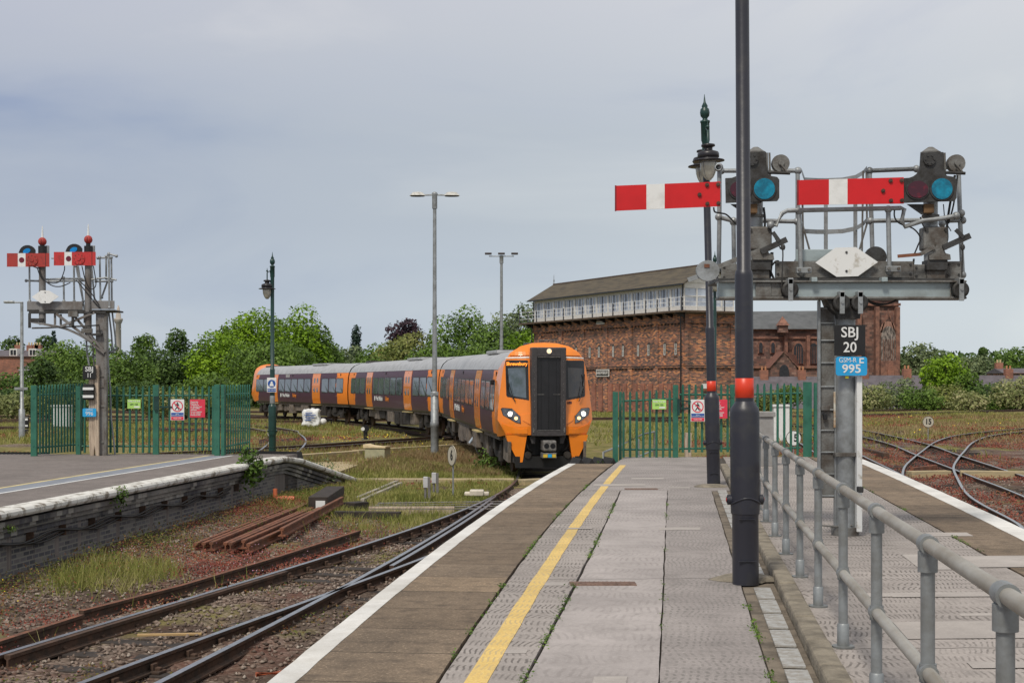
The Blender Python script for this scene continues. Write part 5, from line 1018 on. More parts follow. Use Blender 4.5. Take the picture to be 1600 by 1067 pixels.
# ladders
lad = hp([(134.5, 520), (136, 545), (139.5, 566)], .3, .024, m_galv, 'ladder_stile'); hp([(144, 520), (145.5, 545), (147, 566)], .3, .02, m_dgal, 'ladder_stile')
for y in (536, 552): hp([(135.5, y), (150, y)], .3, .014, m_galv, 'rung')
for pts in ([(170, 482), (174, 515), (176, 541)], [(175, 480), (180, 520), (181, 536)]): hp(pts, .5, .022, m_galv, 'cage_rod')
hp([(169, 546), (176, 545), (182, 541), (183, 537)], .5, .03, m_galv, 'cage_hoop'); hp([(168, 484), (169, 560), (172, 600), (174, 650), (180, 706)], .3, .022, m_galv, 'ladder_stile')
# ---------------------------------------------------------------- signal box (local x along the long wall from the near corner, y into the building)
m_brick = brick('signal_box_brick', [(.29, .12, .08), (.50, .19, .09), (.17, .085, .062), (.70, .29, .12), (.24, .11, .078), (.38, .165, .10), (.08, .052, .046)], (.27, .22, .18), bw=.34, bh=.11, ms=.012, stn=.45)
m_brick2 = brick('orange_red_brick', [(.36, .13, .08), (.30, .11, .07), (.42, .15, .09)], (.25, .18, .14), bw=.3, bh=.1)
m_slate = mat('mossy_slate', (.105, .085, .056), .9, 0, c2=(.06, .05, .038), sc=1.1, stretch=(.6, 3, 3), bump=.3, bsc=12)
m_frame = mat('window_frame_white', (.72, .70, .66), .5, 0, .9)
m_sbglass = mat('signal_box_glass', (.50, .55, .64), .12, 0, c2=(.30, .34, .42), sc=1.3, spec=.9)
m_balc = mat('balcony_timber', (.11, .075, .05), .8, 0, .6)
C0 = Vector((14.3, 118)); C1 = Vector((2.2, 142)); u_ = (C1-C0).normalized(); LB = (C1-C0).length; WB = 5.0
ang = math.atan2(u_.y, u_.x)
sbx = empty('signal_box', (C0.x, C0.y, 0), ang, 'tall three storey brick signal box with glazed upper floor, balcony and slate roof', 'signal box')
# in this frame the camera side wall is y = 0, the building lies at y = -WB..0
ZD, ZE, ZR = 8.75, 11.1, 12.7
MB().box(0, LB, -WB, 0, -.5, ZD-.25).build('wall', m_brick, sbx)
def sbb(x0, x1, y0, y1, z0, z1, m, nm, par=None, b=0): return MB().box(x0, x1, y0, y1, z0, z1, b=b).build(nm, m, par or sbx)
bay = LB*.158
for face in ('long', 'end'):
    Lw = LB if face == 'long' else WB
    def bx(x0, x1, p, z0, z1, m, nm, q0=0.):             # box proud of a wall by p
        return sbb(x0, x1, q0, p, z0, z1, m, nm) if face == 'long' else sbb(-p, -q0, -x1, -x0, z0, z1, m, nm)
    piers = [i*bay for i in range(7)] if face == 'long' else [0, WB-.01]
    for x in piers: bx(max(0, x-.35), min(Lw, x+.35), .12, 0, ZD-.25, m_brick, 'pier')
    for z0, z1 in ((4.05, 4.35), (7.75, ZD-.25)): bx(0, Lw, .15, z0, z1, m_brick, 'string_course')
    bx(0, Lw, .17, 4.16, 4.24, mat('dark_brick_band', (.07, .05, .045), .9), 'band')
    bx(0, Lw, .20, ZD-.25, ZD-.02, mat('deck_fascia', (.20, .17, .15), .8, 0, .6), 'fascia')
    for i in range(6 if face == 'long' else 1):
        x0 = i*bay if face == 'long' else 0; w = bay if face == 'long' else WB
        n = int((w-.8)/.26)
        for zt in (7.62, 3.92):
            for k in range(n): 
                if k % 2: bx(x0+.45+k*.26, x0+.60+k*.26, .10, zt, zt+.14, mat('dark_brick_band', (.07, .05, .045), .9), 'dentil')
    if face == 'long':
        for i in range(6):
            for fr in (.30, .70):
                xc = i*bay+fr*bay; nar = .16
                f = MB().prism([(xc-.2, 5.05), (xc+.2, 5.05), (xc+.2, 6.05), (xc+.1, 6.22), (xc-.1, 6.22), (xc-.2, 6.05)], 0, .02).build('window', mat('window_recess', (.04, .035, .03), .6), sbx)
                MB().prism([(xc-.13, 5.12), (xc-.07, 5.12), (xc-.07, 6.08), (xc-.13, 6.02)], .02, .04).prism([(xc+.07, 5.12), (xc+.13, 5.12), (xc+.13, 6.02), (xc+.07, 6.08)], .02, .04).prism([(xc-.12, 5.12), (xc+.12, 5.12), (xc+.12, 5.17), (xc-.12, 5.17)], .02, .045).prism([(xc-.12, 5.58), (xc+.12, 5.58), (xc+.12, 5.62), (xc-.12, 5.62)], .02, .045).build('frame', m_frame, f)
                sbb(xc-.25, xc+.25, 0, .06, 4.98, 5.05, m_brick2, 'sill', f)
            for fr in (.2, .5, .8):
                xc = i*bay+fr*bay; sbb(xc-.33, xc+.33, 0, .14, .2, 2.7, m_brick2 if fr != .5 or True else m_brick, 'buttress')
# glazed upper floor
sbb(.02, LB-.02, -WB+.02, -.02, ZD, ZD+.4, m_frame, 'panelling'); sbb(.05, LB-.05, -WB+.05, -.05, ZD+.4, ZE-.45, m_sbglass, 'glazing')
sbb(0, LB, -WB, 0, ZE-.45, ZE, m_frame, 'eaves_board')
nm_ = 13; w = LB/nm_
for i in range(nm_+1):
    x = min(LB-.16, max(0, i*w-.12)); sbb(x, x+.26, -.06, .03, ZD, ZE-.4, m_frame, 'mullion')
    if i < nm_:
        for k in (1, 2, 3): xx = i*w+.12+(w-.12)*k/4; sbb(xx-.035, xx+.035, -.05, .0, ZD+.5, ZE-.4, m_frame if k != 2 else mat('sash_shadow', (.16, .17, .20), .6), 'sash_bar')  # middle strip of each window is sash shadow put into a dark colour
for i in range(5):
    y = -i*WB/4; sbb(-.03, .05, max(-WB, y-.06), min(0, y+.06), ZD, ZE-.4, m_frame, 'mullion')
sbb(-.02, .04, -WB, 0, ZD+1.2, ZD+1.28, m_frame, 'transom')
# gable roof with overhang
ov, oe = .45, .55; rf = MB(); ymid = -WB/2
prof_ = [(ov, ZE-.10), (ymid, ZR), (-WB-ov, ZE-.10), (-WB-ov, ZE-.22), (ymid, ZR-.16), (ov, ZE-.22)]
v = [(x, y, z) for x in (-oe, LB+oe) for y, z in prof_]; k = 6; rf.add(v, [(i, (i+1) % k, k+(i+1) % k, k+i) for i in range(k)]+[tuple(range(k)), tuple(range(k, 2*k))[::-1]]); rf.build('roof', m_slate, sbx)
for i in range(int((LB+2*oe)/.45)): sbb(-oe+i*.45+.02, -oe+i*.45+.43, ymid-.12, ymid+.12, ZR-.05, ZR+.07, mat('ridge_tile', (.10, .07, .055), .9), 'ridge_tile')
MB().prism([(-WB, ZE), (0, ZE), (ymid, ZR-.2)], -.02, .06, T=Matrix.Rotation(R(90), 4, 'Z')).build('gable', m_frame, sbx)
MB().lathe([(.1, 0), (.04, .2), (.08, .35), (.02, .6), (.03, .7), (.01, 1.0)], (LB+oe-.1, ymid, ZR), 8).build('finial', m_galv, sbx)
sbb(-oe, LB+oe, ov-.02, ov+.09, ZE-.24, ZE-.12, m_trim, 'gutter')
for x in (.1, LB-.1): MB().cyl((x, .30, -.3), (x, .30, ZD-.2), .055, n=8).cyl((x, .12, ZD), (x, .12, ZE-.2), .05, n=8).build('drainpipe', m_trim, sbx)
# balcony
sbb(-.95, LB+1.6, .0, .95, ZD-.16, ZD, m_balc, 'balcony'); sbb(-.95, 0, -WB-.3, 0, ZD-.16, ZD, m_balc, 'balcony')
for i in range(18):
    x = i*LB/17; MB().prism([(0, ZD-.16), (.9, ZD-.16), (.9, ZD-.26), (.25, ZD-.50), (0, ZD-.62)], -.07, .07, T=Matrix.Translation((x, 0, 0)) @ Matrix.Rotation(R(90), 4, 'Z')).build('bracket', m_blk, sbx)
rail_ = mat('balcony_rail', (.78, .79, .80), .4, 0)
for i in range(17): x = -.9+i*(LB+2.3)/16; sbb(x-.05, x+.05, .86, .94, ZD-.1, ZD+1.08, mat('balcony_post', (.07, .075, .09), .6), 'balcony_post')
for z in (.35, .7, 1.05): MB().cyl((-.9, .9, ZD+z), (LB+1.5, .9, ZD+z), .03, n=6).cyl((-.9, .9, ZD+z), (-.9, -WB-.2, ZD+z), .022, n=6).build('balcony_rail', rail_, sbx)
for y in (-1.7, -3.4, -5.0): sbb(-.94, -.86, y-.05, y+.05, ZD-.1, ZD+1.08, mat('balcony_post', (.07, .075, .09), .6), 'balcony_post')
# name boards: local +x runs to the left in the picture, so the lettering is turned round
x = LB*.487; nb_ = sbb(x-1.15, x+1.15, .13, .19, 3.35, 4.0, m_frame, 'name_board'); sbb(x-1.07, x+1.07, .19, .20, 3.43, 3.92, m_trim, 'name_panel', nb_)
text('SHREWSBURY', .42, m_frame, nb_, (x, .215, 3.68), (R(90), 0, R(180)), bold=.02, sx=.82)
x = LB*.50; nb2 = sbb(x-.75, x+.75, .2, .23, 8.12, 8.40, m_frame, 'name_board'); text('SEVERN BRIDGE JUNCTION', .12, m_trim, nb2, (x, .24, 8.26), (R(90), 0, R(180)), bold=.01)
x = .35; sbb(-.45, -.2, -2.0, -1.6, 2.3, 2.7, m_wht, 'wall_lamp')
# ---------------------------------------------------------------- the abbey
m_sand = brick('red_sandstone', [(.21, .10, .075), (.27, .135, .10), (.165, .085, .068), (.30, .17, .13), (.12, .07, .058)], (.16, .11, .09), bw=.7, bh=.35, ms=.02, stn=.55)
m_sand2 = mat('carved_sandstone', (.27, .13, .09), .9, 0, c2=(.13, .065, .05), sc=1.5, bump=.6, bsc=4)
m_lead = mat('slate_roof', (.115, .12, .125), .8, 0, c2=(.08, .085, .088), sc=.3, stretch=(2, 2, .3))
m_slate2 = mat('terrace_slate', (.13, .115, .13), .85, 0, c2=(.09, .08, .09), sc=1.2, bump=.2)
m_dark = mat('leaded_glass', (.03, .03, .035), .3, 0, .5, sc=3)
ab = empty('abbey_church', (0, 215, -4), 0, 'red sandstone abbey with long slate nave roof and square west tower', 'church')
KX = 215/F
YF = 0.
def AX(x): return (x-800)*KX*(215+YF)/215
def AZ(y): return EYE+(HOR-y)*KX*(215+YF)/215+4
def abox(x0, x1, ya, yb, y0, y1, m, nm, par=None): return MB().box(AX(x0), AX(x1), y0, y1, AZ(yb), AZ(ya)).build(nm, m, par or ab)
abox(1080, 1345, 514, 660, 1, 14, m_sand, 'nave')
nr = MB().add([(AX(1080), 0.2, AZ(514)), (AX(1345), 0.2, AZ(514)), (AX(1345), 7.5, AZ(481)), (AX(1080), 7.5, AZ(484)), (AX(1080), 14.8, AZ(514)), (AX(1345), 14.8, AZ(514))], [(0, 1, 2, 3), (3, 2, 5, 4), (0, 3, 4), (1, 5, 2)]); nr.build('nave_roof', m_lead, ab)
abox(1080, 1345, 513, 516, .6, 1.0, m_sand2, 'parapet'); abox(1080, 1345, 526, 529, .7, 1.0, m_sand2, 'string_course')
abox(1080, 1345, 575, 660, -5, 1, m_sand, 'aisle'); abox(1080, 1345, 572, 576, -5.3, 1, m_sand2, 'aisle_coping')
def arch(xc, yt, yb, hw, y, m, nm, par=None, rows=5):
    pts = [(AX(xc-hw), AZ(yb)), (AX(xc+hw), AZ(yb))]; h = (yb-yt); sp = yt+hw*1.5
    for k in range(rows+1): t = k/rows; pts.append((AX(xc+hw*(1-t**1.7)), AZ(sp-(sp-yt)*math.sin(t*math.pi/2))))
    for k in range(rows-1, -1, -1): t = k/rows; pts.append((AX(xc-hw*(1-t**1.7)), AZ(sp-(sp-yt)*math.sin(t*math.pi/2))))
    return MB().prism(pts, y, y+.25).build(nm, m, par or ab)
for xc in (1158, 1190, 1209):
    f = arch(xc, 532, 552, 4.5, .75, m_sand2, 'window'); arch(xc, 535, 551, 2.6, .6, m_dark, 'pane', f)
for xc in (1249, 1273):
    f = arch(xc, 532, 570, 9.5, .75, m_sand2, 'window'); g = arch(xc, 536, 568, 7.2, .6, m_dark, 'pane', f)
    for q in (-3.4, 0, 3.4): abox(xc+q-.35, xc+q+.35, 541, 568, .5, .6, m_sand2, 'tracery', f)
for x in (1170, 1228, 1263, 1288): abox(x-2.5, x+2.5, 524, 600, -.2, 1.2, m_sand2, 'buttress')
MB().box(AX(1215), AX(1229), -1.2, .6, AZ(520), AZ(508)).build('turret', m_sand, ab); MB().add([(AX(1213), -1.5, AZ(509)), (AX(1231), -1.5, AZ(509)), (AX(1231), .8, AZ(509)), (AX(1213), .8, AZ(509)), (AX(1222), -.3, AZ(494))], [(0, 1, 4), (1, 2, 4), (2, 3, 4), (3, 0, 4), (0, 3, 2, 1)]).build('turret_cap', m_sand2, ab)
# porch gable
pz = MB().prism([(AX(1187), AZ(600)), (AX(1226), AZ(600)), (AX(1226), AZ(574)), (AX(1207), AZ(552)), (AX(1187), AZ(574))], -9, -4, ); pz.build('porch', m_sand, ab)
MB().add([(AX(1185), -9.3, AZ(576)), (AX(1207), -9.3, AZ(551)), (AX(1207), -3, AZ(551)), (AX(1185), -3, AZ(576)), (AX(1228), -9.3, AZ(576)), (AX(1243), -3, AZ(576)), (AX(1238), -3, AZ(556))], [(0, 1, 2, 3), (1, 4, 5, 6)]).build('porch_roof', mat('red_tile', (.20, .085, .06), .9, 0, .6), ab); arch(1207, 571, 590, 7, -9.3, m_dark, 'porch_window')
# tower
YF = -6.
abox(1338, 1404, 468, 660, -6, 14, m_sand, 'tower'); abox(1334, 1406, 474, 478, -6.5, 14.5, m_sand2, 'tower_string'); abox(1335, 1405, 462, 468, -6.3, 14.3, m_sand2, 'tower_parapet')
for x in (1340, 1368, 1400): abox(x-3, x+3, 480, 660, -7.2, -6, m_sand2, 'tower_buttress')
f = arch(1386, 502, 592, 15, -6.6, mat('window_moulding', (.36, .20, .15), .9, 0, .6), 'west_window'); arch(1386, 510, 566, 11.5, -6.85, mat('weathered_tracery', (.30, .25, .22), .9, 0, c2=(.07, .06, .055), sc=1.2, thr=(.45, .55), stretch=(4, 4, 1)), 'tracery', f)
for q in range(7): abox(1377.5+q*2.9-.3, 1377.5+q*2.9+.3, 530, 566, -7.0, -6.85, m_sand2, 'mullion', f)
abox(1372, 1401, 564, 590, -7.6, -6.4, m_sand2, 'portal', f); f2 = arch(1387, 570, 590, 5, -7.9, m_brick2, 'west_door')
MB().add([(AX(1374), -6.6, AZ(520)), (AX(1386), -6.6, AZ(482)), (AX(1398), -6.6, AZ(520)), (AX(1396), -6.6, AZ(520)), (AX(1386), -6.6, AZ(487)), (AX(1376), -6.6, AZ(520))], [(0, 1, 4, 5), (1, 2, 3, 4)]).build('ogee_hood', m_sand2, ab)
f = arch(1346, 536, 572, 6, -6.3, m_sand2, 'tower_window'); arch(1346, 540, 570, 4.2, -6.6, m_dark, 'pane', f)
# ---------------------------------------------------------------- terraces and far houses
def house(x0, x1, yr, ye, yb, D, label, wall_m, roof_m, chim=(), wins=(), depth=7, dormers=(), name='terraced_house', group=None, front=True):
    k = D/F; X_ = lambda x: (x-800)*k; Zz = lambda y: EYE+(HOR-y)*k
    t = empty(name, (X_((x0+x1)/2), D, 0), 0, label, 'house', group); cx = X_((x0+x1)/2); hw = (X_(x1)-X_(x0))/2; zb = Zz(yb)-3; ze = Zz(ye); zr_ = Zz(yr)
    MB().box(-hw, hw, 0, depth, zb, ze).build('wall', wall_m, t)
    MB().add([(-hw-.2, -.3, ze-.1), (hw+.2, -.3, ze-.1), (hw+.2, depth/2, zr_), (-hw-.2, depth/2, zr_), (-hw-.2, depth+.3, ze-.1), (hw+.2, depth+.3, ze-.1)], [(0, 1, 2, 3), (3, 2, 5, 4), (0, 3, 4), (1, 5, 2), (0, 4, 5, 1)]).build('roof', roof_m, t)
    for c in chim:
        xx = X_(c)-cx; q = MB().box(xx-.45, xx+.45, depth/2-.4, depth/2+.4, zr_-1.4, zr_+.75).build('chimney', m_brick2, t)
        for o in (-.2, .2): MB().cyl((xx+o, depth/2, zr_+.75), (xx+o, depth/2, zr_+1.15), .11, n=8).build('chimney_pot', mat('pot', (.5, .24, .12), .8) if k < .08 else mat('pot_buff', (.60, .47, .25), .8), q)
        MB().box(xx-.5, xx+.5, depth/2-1.6, depth/2-.42, zr_-1.5, zr_-1.25, b=0).build('flashing', m_galv, q) if False else None
    for (wx, wy, ww, wh) in wins:
        xx = X_(wx)-cx; zz = Zz(wy); f = MB().box(xx-ww/2, xx+ww/2, -.08, 0, zz-wh/2, zz+wh/2).build('window', m_frame, t); MB().box(xx-ww/2+.12, xx-.05, -.10, -.08, zz-wh/2+.12, zz+wh/2-.12).box(xx+.05, xx+ww/2-.12, -.10, -.08, zz-wh/2+.12, zz+wh/2-.12).build('pane', m_dark, f)
    for (wx, wy) in dormers:
        xx = X_(wx)-cx; zz = Zz(wy); f = MB().box(xx-.55, xx+.55, .2, 3, zz-.5, zz+.6).build('dormer', m_frame, t); MB().box(xx-.4, xx-.05, .17, .2, zz-.35, zz+.4).box(xx+.05, xx+.4, .17, .2, zz-.35, zz+.4).build('pane', m_dark, f)
    return t
house(1180, 1345, 588, 640, 650, 158, 'low slate roofed terrace below the abbey, left of the signal post', m_sand, m_slate2, (1202, 1262))
house(1338, 1448, 586, 640, 650, 160, 'slate roofed terrace below the abbey tower with red chimney pots', m_brick2, m_slate2, (1362, 1430))
house(1518, 1640, 586, 636, 650, 165, 'purplish slate terrace at the right edge behind the bushes', m_brick2, m_slate2, (1592,))
house(1570, 1640, 575, 582, 600, 185, 'dark brick house with chimney stacks behind the right terrace', m_brick, m_slate2, (1575,))
house(-40, 82, 546, 556, 600, 205, 'red brick terrace with white dormers at the left edge', m_brick2, m_slate2, (12, 31, 40, 44), (), 9, ((20, 551), (50, 551)))
house(30, 64, 570, 578, 600, 190, 'white rendered house gable among the left trees', m_wht, m_slate2, ())
col = empty('monument_column', ((185-800)*520/F, 520, -10), 0, 'distant stone column with statue on top beyond the trees', 'monument'); k = 520/F
MB().lathe([(2.2, 0), (1.9, 12), (1.15, 13), (1.0, 10+EYE+(600-506)*k), (1.2, 10+EYE+(600-505)*k), (1.65, 10+EYE+(600-500)*k), (1.65, 10+EYE+(600-498)*k), (.95, 10+EYE+(600-497)*k), (.9, 10+EYE+(600-490)*k), (.6, 10+EYE+(600-489.5)*k)], n=14).build('shaft', mat('column_stone', (.44, .40, .35), .9, 0, c2=(.34, .30, .26), sc=.3, stretch=(1, 1, .2)), col)
z0 = 10+EYE+(600-489.5)*k; MB().lathe([(.55, z0), (.65, z0+.9), (.45, z0+1.5), (.5, z0+2.1), (.15, z0+2.4), (.3, z0+2.7), (.01, z0+3.0)], n=9).build('statue', mat('statue_stone', (.6, .5, .42), .9), col)
# ---------------------------------------------------------------- trees
def quads(C, Nrm, size, rnd, asp=.62):
    n = len(C); a = rnd.normal(size=(n, 3)); t1 = np.cross(Nrm, a); t1 /= np.linalg.norm(t1, axis=1)[:, None]+1e-9; t2 = np.cross(Nrm, t1)
    s = size[:, None]; v = np.stack([C-t1*s, C-t2*s*asp, C+t1*s+Nrm*s*.25, C+t2*s*asp], 1).reshape(-1, 3)
    return v
def leafmesh(name, v, m, parent=None, m2=None):
    n = len(v)//4; me = bpy.data.meshes.new(name); me.vertices.add(4*n); me.vertices.foreach_set('co', v.astype(np.float32).ravel()); me.loops.add(4*n); me.loops.foreach_set('vertex_index', np.arange(4*n, dtype=np.int32)); me.polygons.add(n); me.polygons.foreach_set('loop_start', np.arange(0, 4*n, 4, dtype=np.int32)); me.materials.append(m); me.update(calc_edges=True); me.validate()
    o = bpy.data.objects.new(name, me); COL.objects.link(o)
    if parent: o.parent = parent
    return o
L_mid = leafmat('leaf_mid_green', [(0.042, 0.077, 0.014), (0.077, 0.14, 0.0224), (0.133, 0.224, 0.0364), (0.182, 0.28, 0.049)], .35)
L_dark = leafmat('leaf_dark_green', [(0.026, 0.052, 0.0145), (0.0462, 0.0896, 0.0202), (0.0795, 0.1373, 0.0289), (0.1084, 0.1734, 0.0405)], .35)
L_lime = leafmat('leaf_lime_green', [(0.0688, 0.1262, 0.0092), (0.1262, 0.2295, 0.0115), (0.1951, 0.3328, 0.0161), (0.2639, 0.4131, 0.0229)], .3)
L_grey = leafmat('leaf_grey_green', [(0.0746, 0.1078, 0.0464), (0.1243, 0.1658, 0.0746), (0.1824, 0.2321, 0.1078), (0.2487, 0.29, 0.1409)], .4)
L_olive = leafmat('leaf_olive', [(0.0972, 0.1216, 0.0324), (0.162, 0.1944, 0.0486), (0.243, 0.2592, 0.0728), (0.324, 0.324, 0.1134)], .4)
L_purp = leafmat('leaf_purple', [(0.026, 0.0156, 0.0234), (0.0455, 0.0234, 0.0338), (0.078, 0.039, 0.052)], .4)
L_con = leafmat('leaf_conifer', [(0.014, 0.0308, 0.0252), (0.0252, 0.049, 0.0364), (0.042, 0.07, 0.049)], .4)
L_scr = leafmat('leaf_scrub', [(0.1312, 0.1595, 0.0562), (0.2063, 0.2438, 0.0843), (0.3, 0.3187, 0.1312), (0.4125, 0.375, 0.2063)], .5)
m_bark = mat('bark', (.07, .055, .04), .95, 0, .6)
def crown(rnd, rx, rz, n, s, lobes=14, conic=False, ragged=.12, flat=.0):
    """leaf clumps on many overlapping lobes, sagging outward; returns vertex array centred on the crown's middle"""
    L0 = []
    for i in range(lobes):
        d = rnd.normal(size=3); d /= np.linalg.norm(d); q = rnd.uniform(.50, .80)
        if conic:
            h = rnd.uniform(-1, .95); rr = (1-h)/2*.8+.05; a = rnd.uniform(0, 6.28); c = np.array([math.cos(a)*rr*.7, math.sin(a)*rr*.7, h]); r = .22+.1*rr
        else:
            zf = 1-1.75*(i+.5)/lobes; af = i*2.39996+rnd.uniform(-.3, .3); rf_ = math.sqrt(max(0, 1-zf*zf)); q = rnd.uniform(.58, .74); c = np.array([math.cos(af)*rf_, math.sin(af)*rf_, zf])*q; r = rnd.uniform(.24, .40)
        L0.append((c, r))
    if not conic: L0.append((np.array([0, 0, -.12]), .74)); L0.append((np.array([.1, 0, -.45]), .6)); L0.append((np.array([-.1, 0, -.45]), .6))
    w = np.array([r*r for _, r in L0]); pick = rnd.choice(len(L0), n, p=w/w.sum())
    cs = np.array([c for c, _ in L0])[pick]; rs = np.array([r for _, r in L0])[pick]
    d = rnd.normal(size=(n, 3)); d /= np.linalg.norm(d, axis=1)[:, None]; d[:, 2] = np.where(rnd.random(n) < .6, np.abs(d[:, 2]), d[:, 2])
    # small clusters on every lobe
    ph = np.sin(d[:, 0]*9+cs[:, 0]*30)*np.sin(d[:, 1]*8+cs[:, 1]*30)*np.sin(d[:, 2]*9+cs[:, 2]*20)
    rad = rs*(1+.16*ph+rnd.normal(0, ragged*.55, n)-rnd.random(n)**3*.25)
    Cc = (cs+d*rad[:, None])*np.array([rx, rx*.9, rz]); Nn = d+rnd.normal(0, .55, (n, 3))+np.array([0, -.15, .35]); Nn /= np.linalg.norm(Nn, axis=1)[:, None]
    return quads(Cc, Nn, s*rnd.uniform(.6, 1.35, n), rnd)
TN = 0
def tree(x, top, hw, D, m, label, base=612, name='tree', n=None, px=4.6, group='trees beyond the railway', conic=False, lobes=26, ragged=.12, cat='tree', squash=None, zb=None):
    global TN; TN += 1; rnd = np.random.default_rng(100+TN); k = D/F; X_ = (x-800)*k; zt = EYE+(600-top)*k; g = 0.1 if zb is None else zb
    rx = hw*k; s = px*k*.56; rz = (zt-g)*(.5 if cat == 'bush' else .52) if squash is None else squash*k
    rz = min(rz, rx*(2.4 if conic else 1.25)) if cat == 'tree' else rz
    zc = zt-rz*.98; npx = math.pi*hw*(rz/k); n = n or int(min(20000, max(900, npx/(px*px)*11.0)))
    t = empty(name, (X_, D, g), 0, label, cat, group)
    v = crown(rnd, rx, rz, n, s, lobes, conic, ragged); v[:, 2] += zc-g; o = leafmesh('crown', v, m, t); o.rotation_euler[2] = 0
    h = zc-g; mb = MB(); r0 = max(.12, rx*.05); mb.tube([(0, 0, -.3), (.1*r0, 0, h*.5), (.2*r0, 0, h), (0, 0, h+rz*.5)], [r0, r0*.8, r0*.6, r0*.25], 8)
    for q in range(6):
        a = q*1.05+rnd.uniform(0, .5); z = h*rnd.uniform(.45, .95); mb.tube([(0, 0, z), (math.cos(a)*rx*.3, math.sin(a)*rx*.3, z+rz*.3), (math.cos(a)*rx*.6, math.sin(a)*rx*.6, z+rz*.62)], [r0*.45, r0*.3, r0*.1], 6)
    mb.build('trunk' if cat == 'tree' else 'stem', m_bark, t); return t
GL, GR = 'trees behind the left tracks', 'trees and bushes beyond the right tracks'
for a in [
 (462, 484, 66, 175, L_lime, 'tallest bright green tree above the rear carriage, right half of the big clump'),
 (398, 486, 74, 168, L_lime, 'broad bright green tree above the far cab of the train'),
 (345, 516, 60, 160, L_lime, 'bright green tree on the left flank of the tall clump'),
 (372, 500, 50, 166, L_lime, 'bright green tree between the two tallest crowns of the left clump'),
 (492, 506, 44, 178, L_mid, 'green tree on the right shoulder of the left clump'),
 (430, 528, 84, 152, L_mid, 'lower green tree directly behind the green lamp post'),
 (508, 528, 40, 190, L_mid, 'green tree sloping down right of the tall clump'),
 (298, 545, 52, 165, L_dark, 'dark green tree left of the bright green clump'),
 (277, 512, 24, 260, L_dark, 'small round dark tree on the skyline'),
 (225, 520, 24, 240, L_mid, 'small green treetop just right of the distant column'),
 (245, 543, 56, 160, L_dark, 'dark green tree right of the left gantry'),
 (200, 550, 50, 150, L_mid, 'mid green tree behind the left gantry ladder'),
 (150, 534, 66, 158, L_mid, 'leafy tree directly behind the SBJ 11 plate'),
 (95, 530, 58, 165, L_mid, 'leafy green tree between the street lamp and the gantry'),
 (60, 556, 40, 150, L_dark, 'dark tree behind the slim street lamp'),
 (15, 584, 44, 140, L_mid, 'green tree at the left edge of the picture'),
 (20, 524, 22, 290, L_dark, 'dark round tree above the left brick terrace'),
 (72, 522, 20, 280, L_dark, 'dark skyline tree behind the terrace chimney'),
 (325, 545, 46, 210, L_mid, 'distant green tree between the two left clumps'),
 (545, 540, 50, 210, L_grey, 'muted grey green tree above the second carriage'),
 (596, 536, 52, 190, L_mid, 'green tree left of the purple tree'),
 (645, 519, 68, 185, L_olive, 'wide pale green tree above the middle carriage'),
 (722, 484, 58, 180, L_mid, 'tall rounded green tree right of the tall grey mast'),
 (682, 536, 56, 165, L_mid, 'lower green tree behind the tall grey mast foot'),
 (774, 505, 42, 170, L_mid, 'green tree behind the farther lighting mast'),
 (812, 480, 56, 215, L_grey, 'tall grey green tree left of the signal box roof'),
 (818, 516, 34, 160, L_lime, 'bright lime tree beside the signal box corner'),
 (762, 538, 54, 152, L_mid, 'low green tree above the front carriage roof')]:
    tree(*a, group=GL)
for x, top, w, D in ((120, 590, 60, 138), (220, 592, 60, 136), (320, 585, 60, 138), (20, 606, 60, 128), (520, 565, 40, 140), (585, 560, 36, 142), (640, 560, 34, 144)):
    tree(x, top, w, D, L_dark if x < 300 else L_mid, 'dark leafy bush filling the foot of the trees behind the left tracks', group='bushes at the foot of the left trees', cat='bush', name='bush', zb=-.5)
tree(557, 511, 21, 260, L_con, 'dark conifer on the skyline above the rear carriages', name='conifer', conic=True, lobes=26, ragged=.25, px=3.5)
tree(84, 520, 10, 270, L_con, 'narrow dark conifer on the skyline at the far left', name='conifer', conic=True, lobes=22, px=3.5)
for x, top in ((615, 502), (633, 499), (652, 506)): pass
tree(632, 498, 32, 200, L_purp, 'purple leaved tree standing out above the middle carriage', ragged=.4, lobes=12, n=1900, squash=26, zb=0)
for a in [
 (1440, 533, 46, 230, L_grey, 'grey green tree just right of the abbey tower'),
 (1478, 550, 44, 150, L_lime, 'bright lime green tree on the right, before the terrace'),
 (1528, 553, 50, 215, L_grey, 'pale grey green tree right of the lime tree'),
 (1582, 541, 42, 250, L_mid, 'mid green tree at the right edge skyline'),
 (1536, 543, 7, 380, L_dark, 'tiny round dark treetop on the right skyline'),
 (1512, 580, 32, 148, L_mid, 'darker leafy tree at the right shoulder of the lime tree'),
 (1330, 588, 26, 150, L_grey, 'small tree left of the white board under the gantry'),
 (1230, 600, 30, 145, L_mid, 'small green tree behind the right fence corner')]:
    tree(*a, group=GR)
for i, (x, top, w) in enumerate(((1362, 597, 40), (1404, 592, 38), (1440, 603, 40), (1478, 600, 42), (1514, 608, 36), (1548, 598, 38), (1588, 588, 42), (1350, 615, 24), (1565, 622, 30), (1200, 612, 26), (1620, 600, 36))):
    tree(x, top, w, 136+(i*5) % 9, [L_scr, L_grey, L_mid, L_olive, L_scr, L_dark][i % 6], 'dense low scrubby bush on the bank beyond the right tracks', group='scrub bushes beyond the right tracks', cat='bush', name='bush', zb=-.5, px=4.0, lobes=9+i, ragged=.35)
for i, (x, top, w, D) in enumerate(((20, 612, 40, 100), (75, 614, 36, 101), (130, 606, 20, 102), (245, 606, 30, 102), (290, 608, 34, 101), (330, 612, 30, 103))):
    tree(x, top, w, D, [L_scr, L_olive][i % 2], 'pale scrubby bush behind the left green fence', group='scrub bushes behind the left fence', cat='bush', name='bush', zb=0, px=4.0)
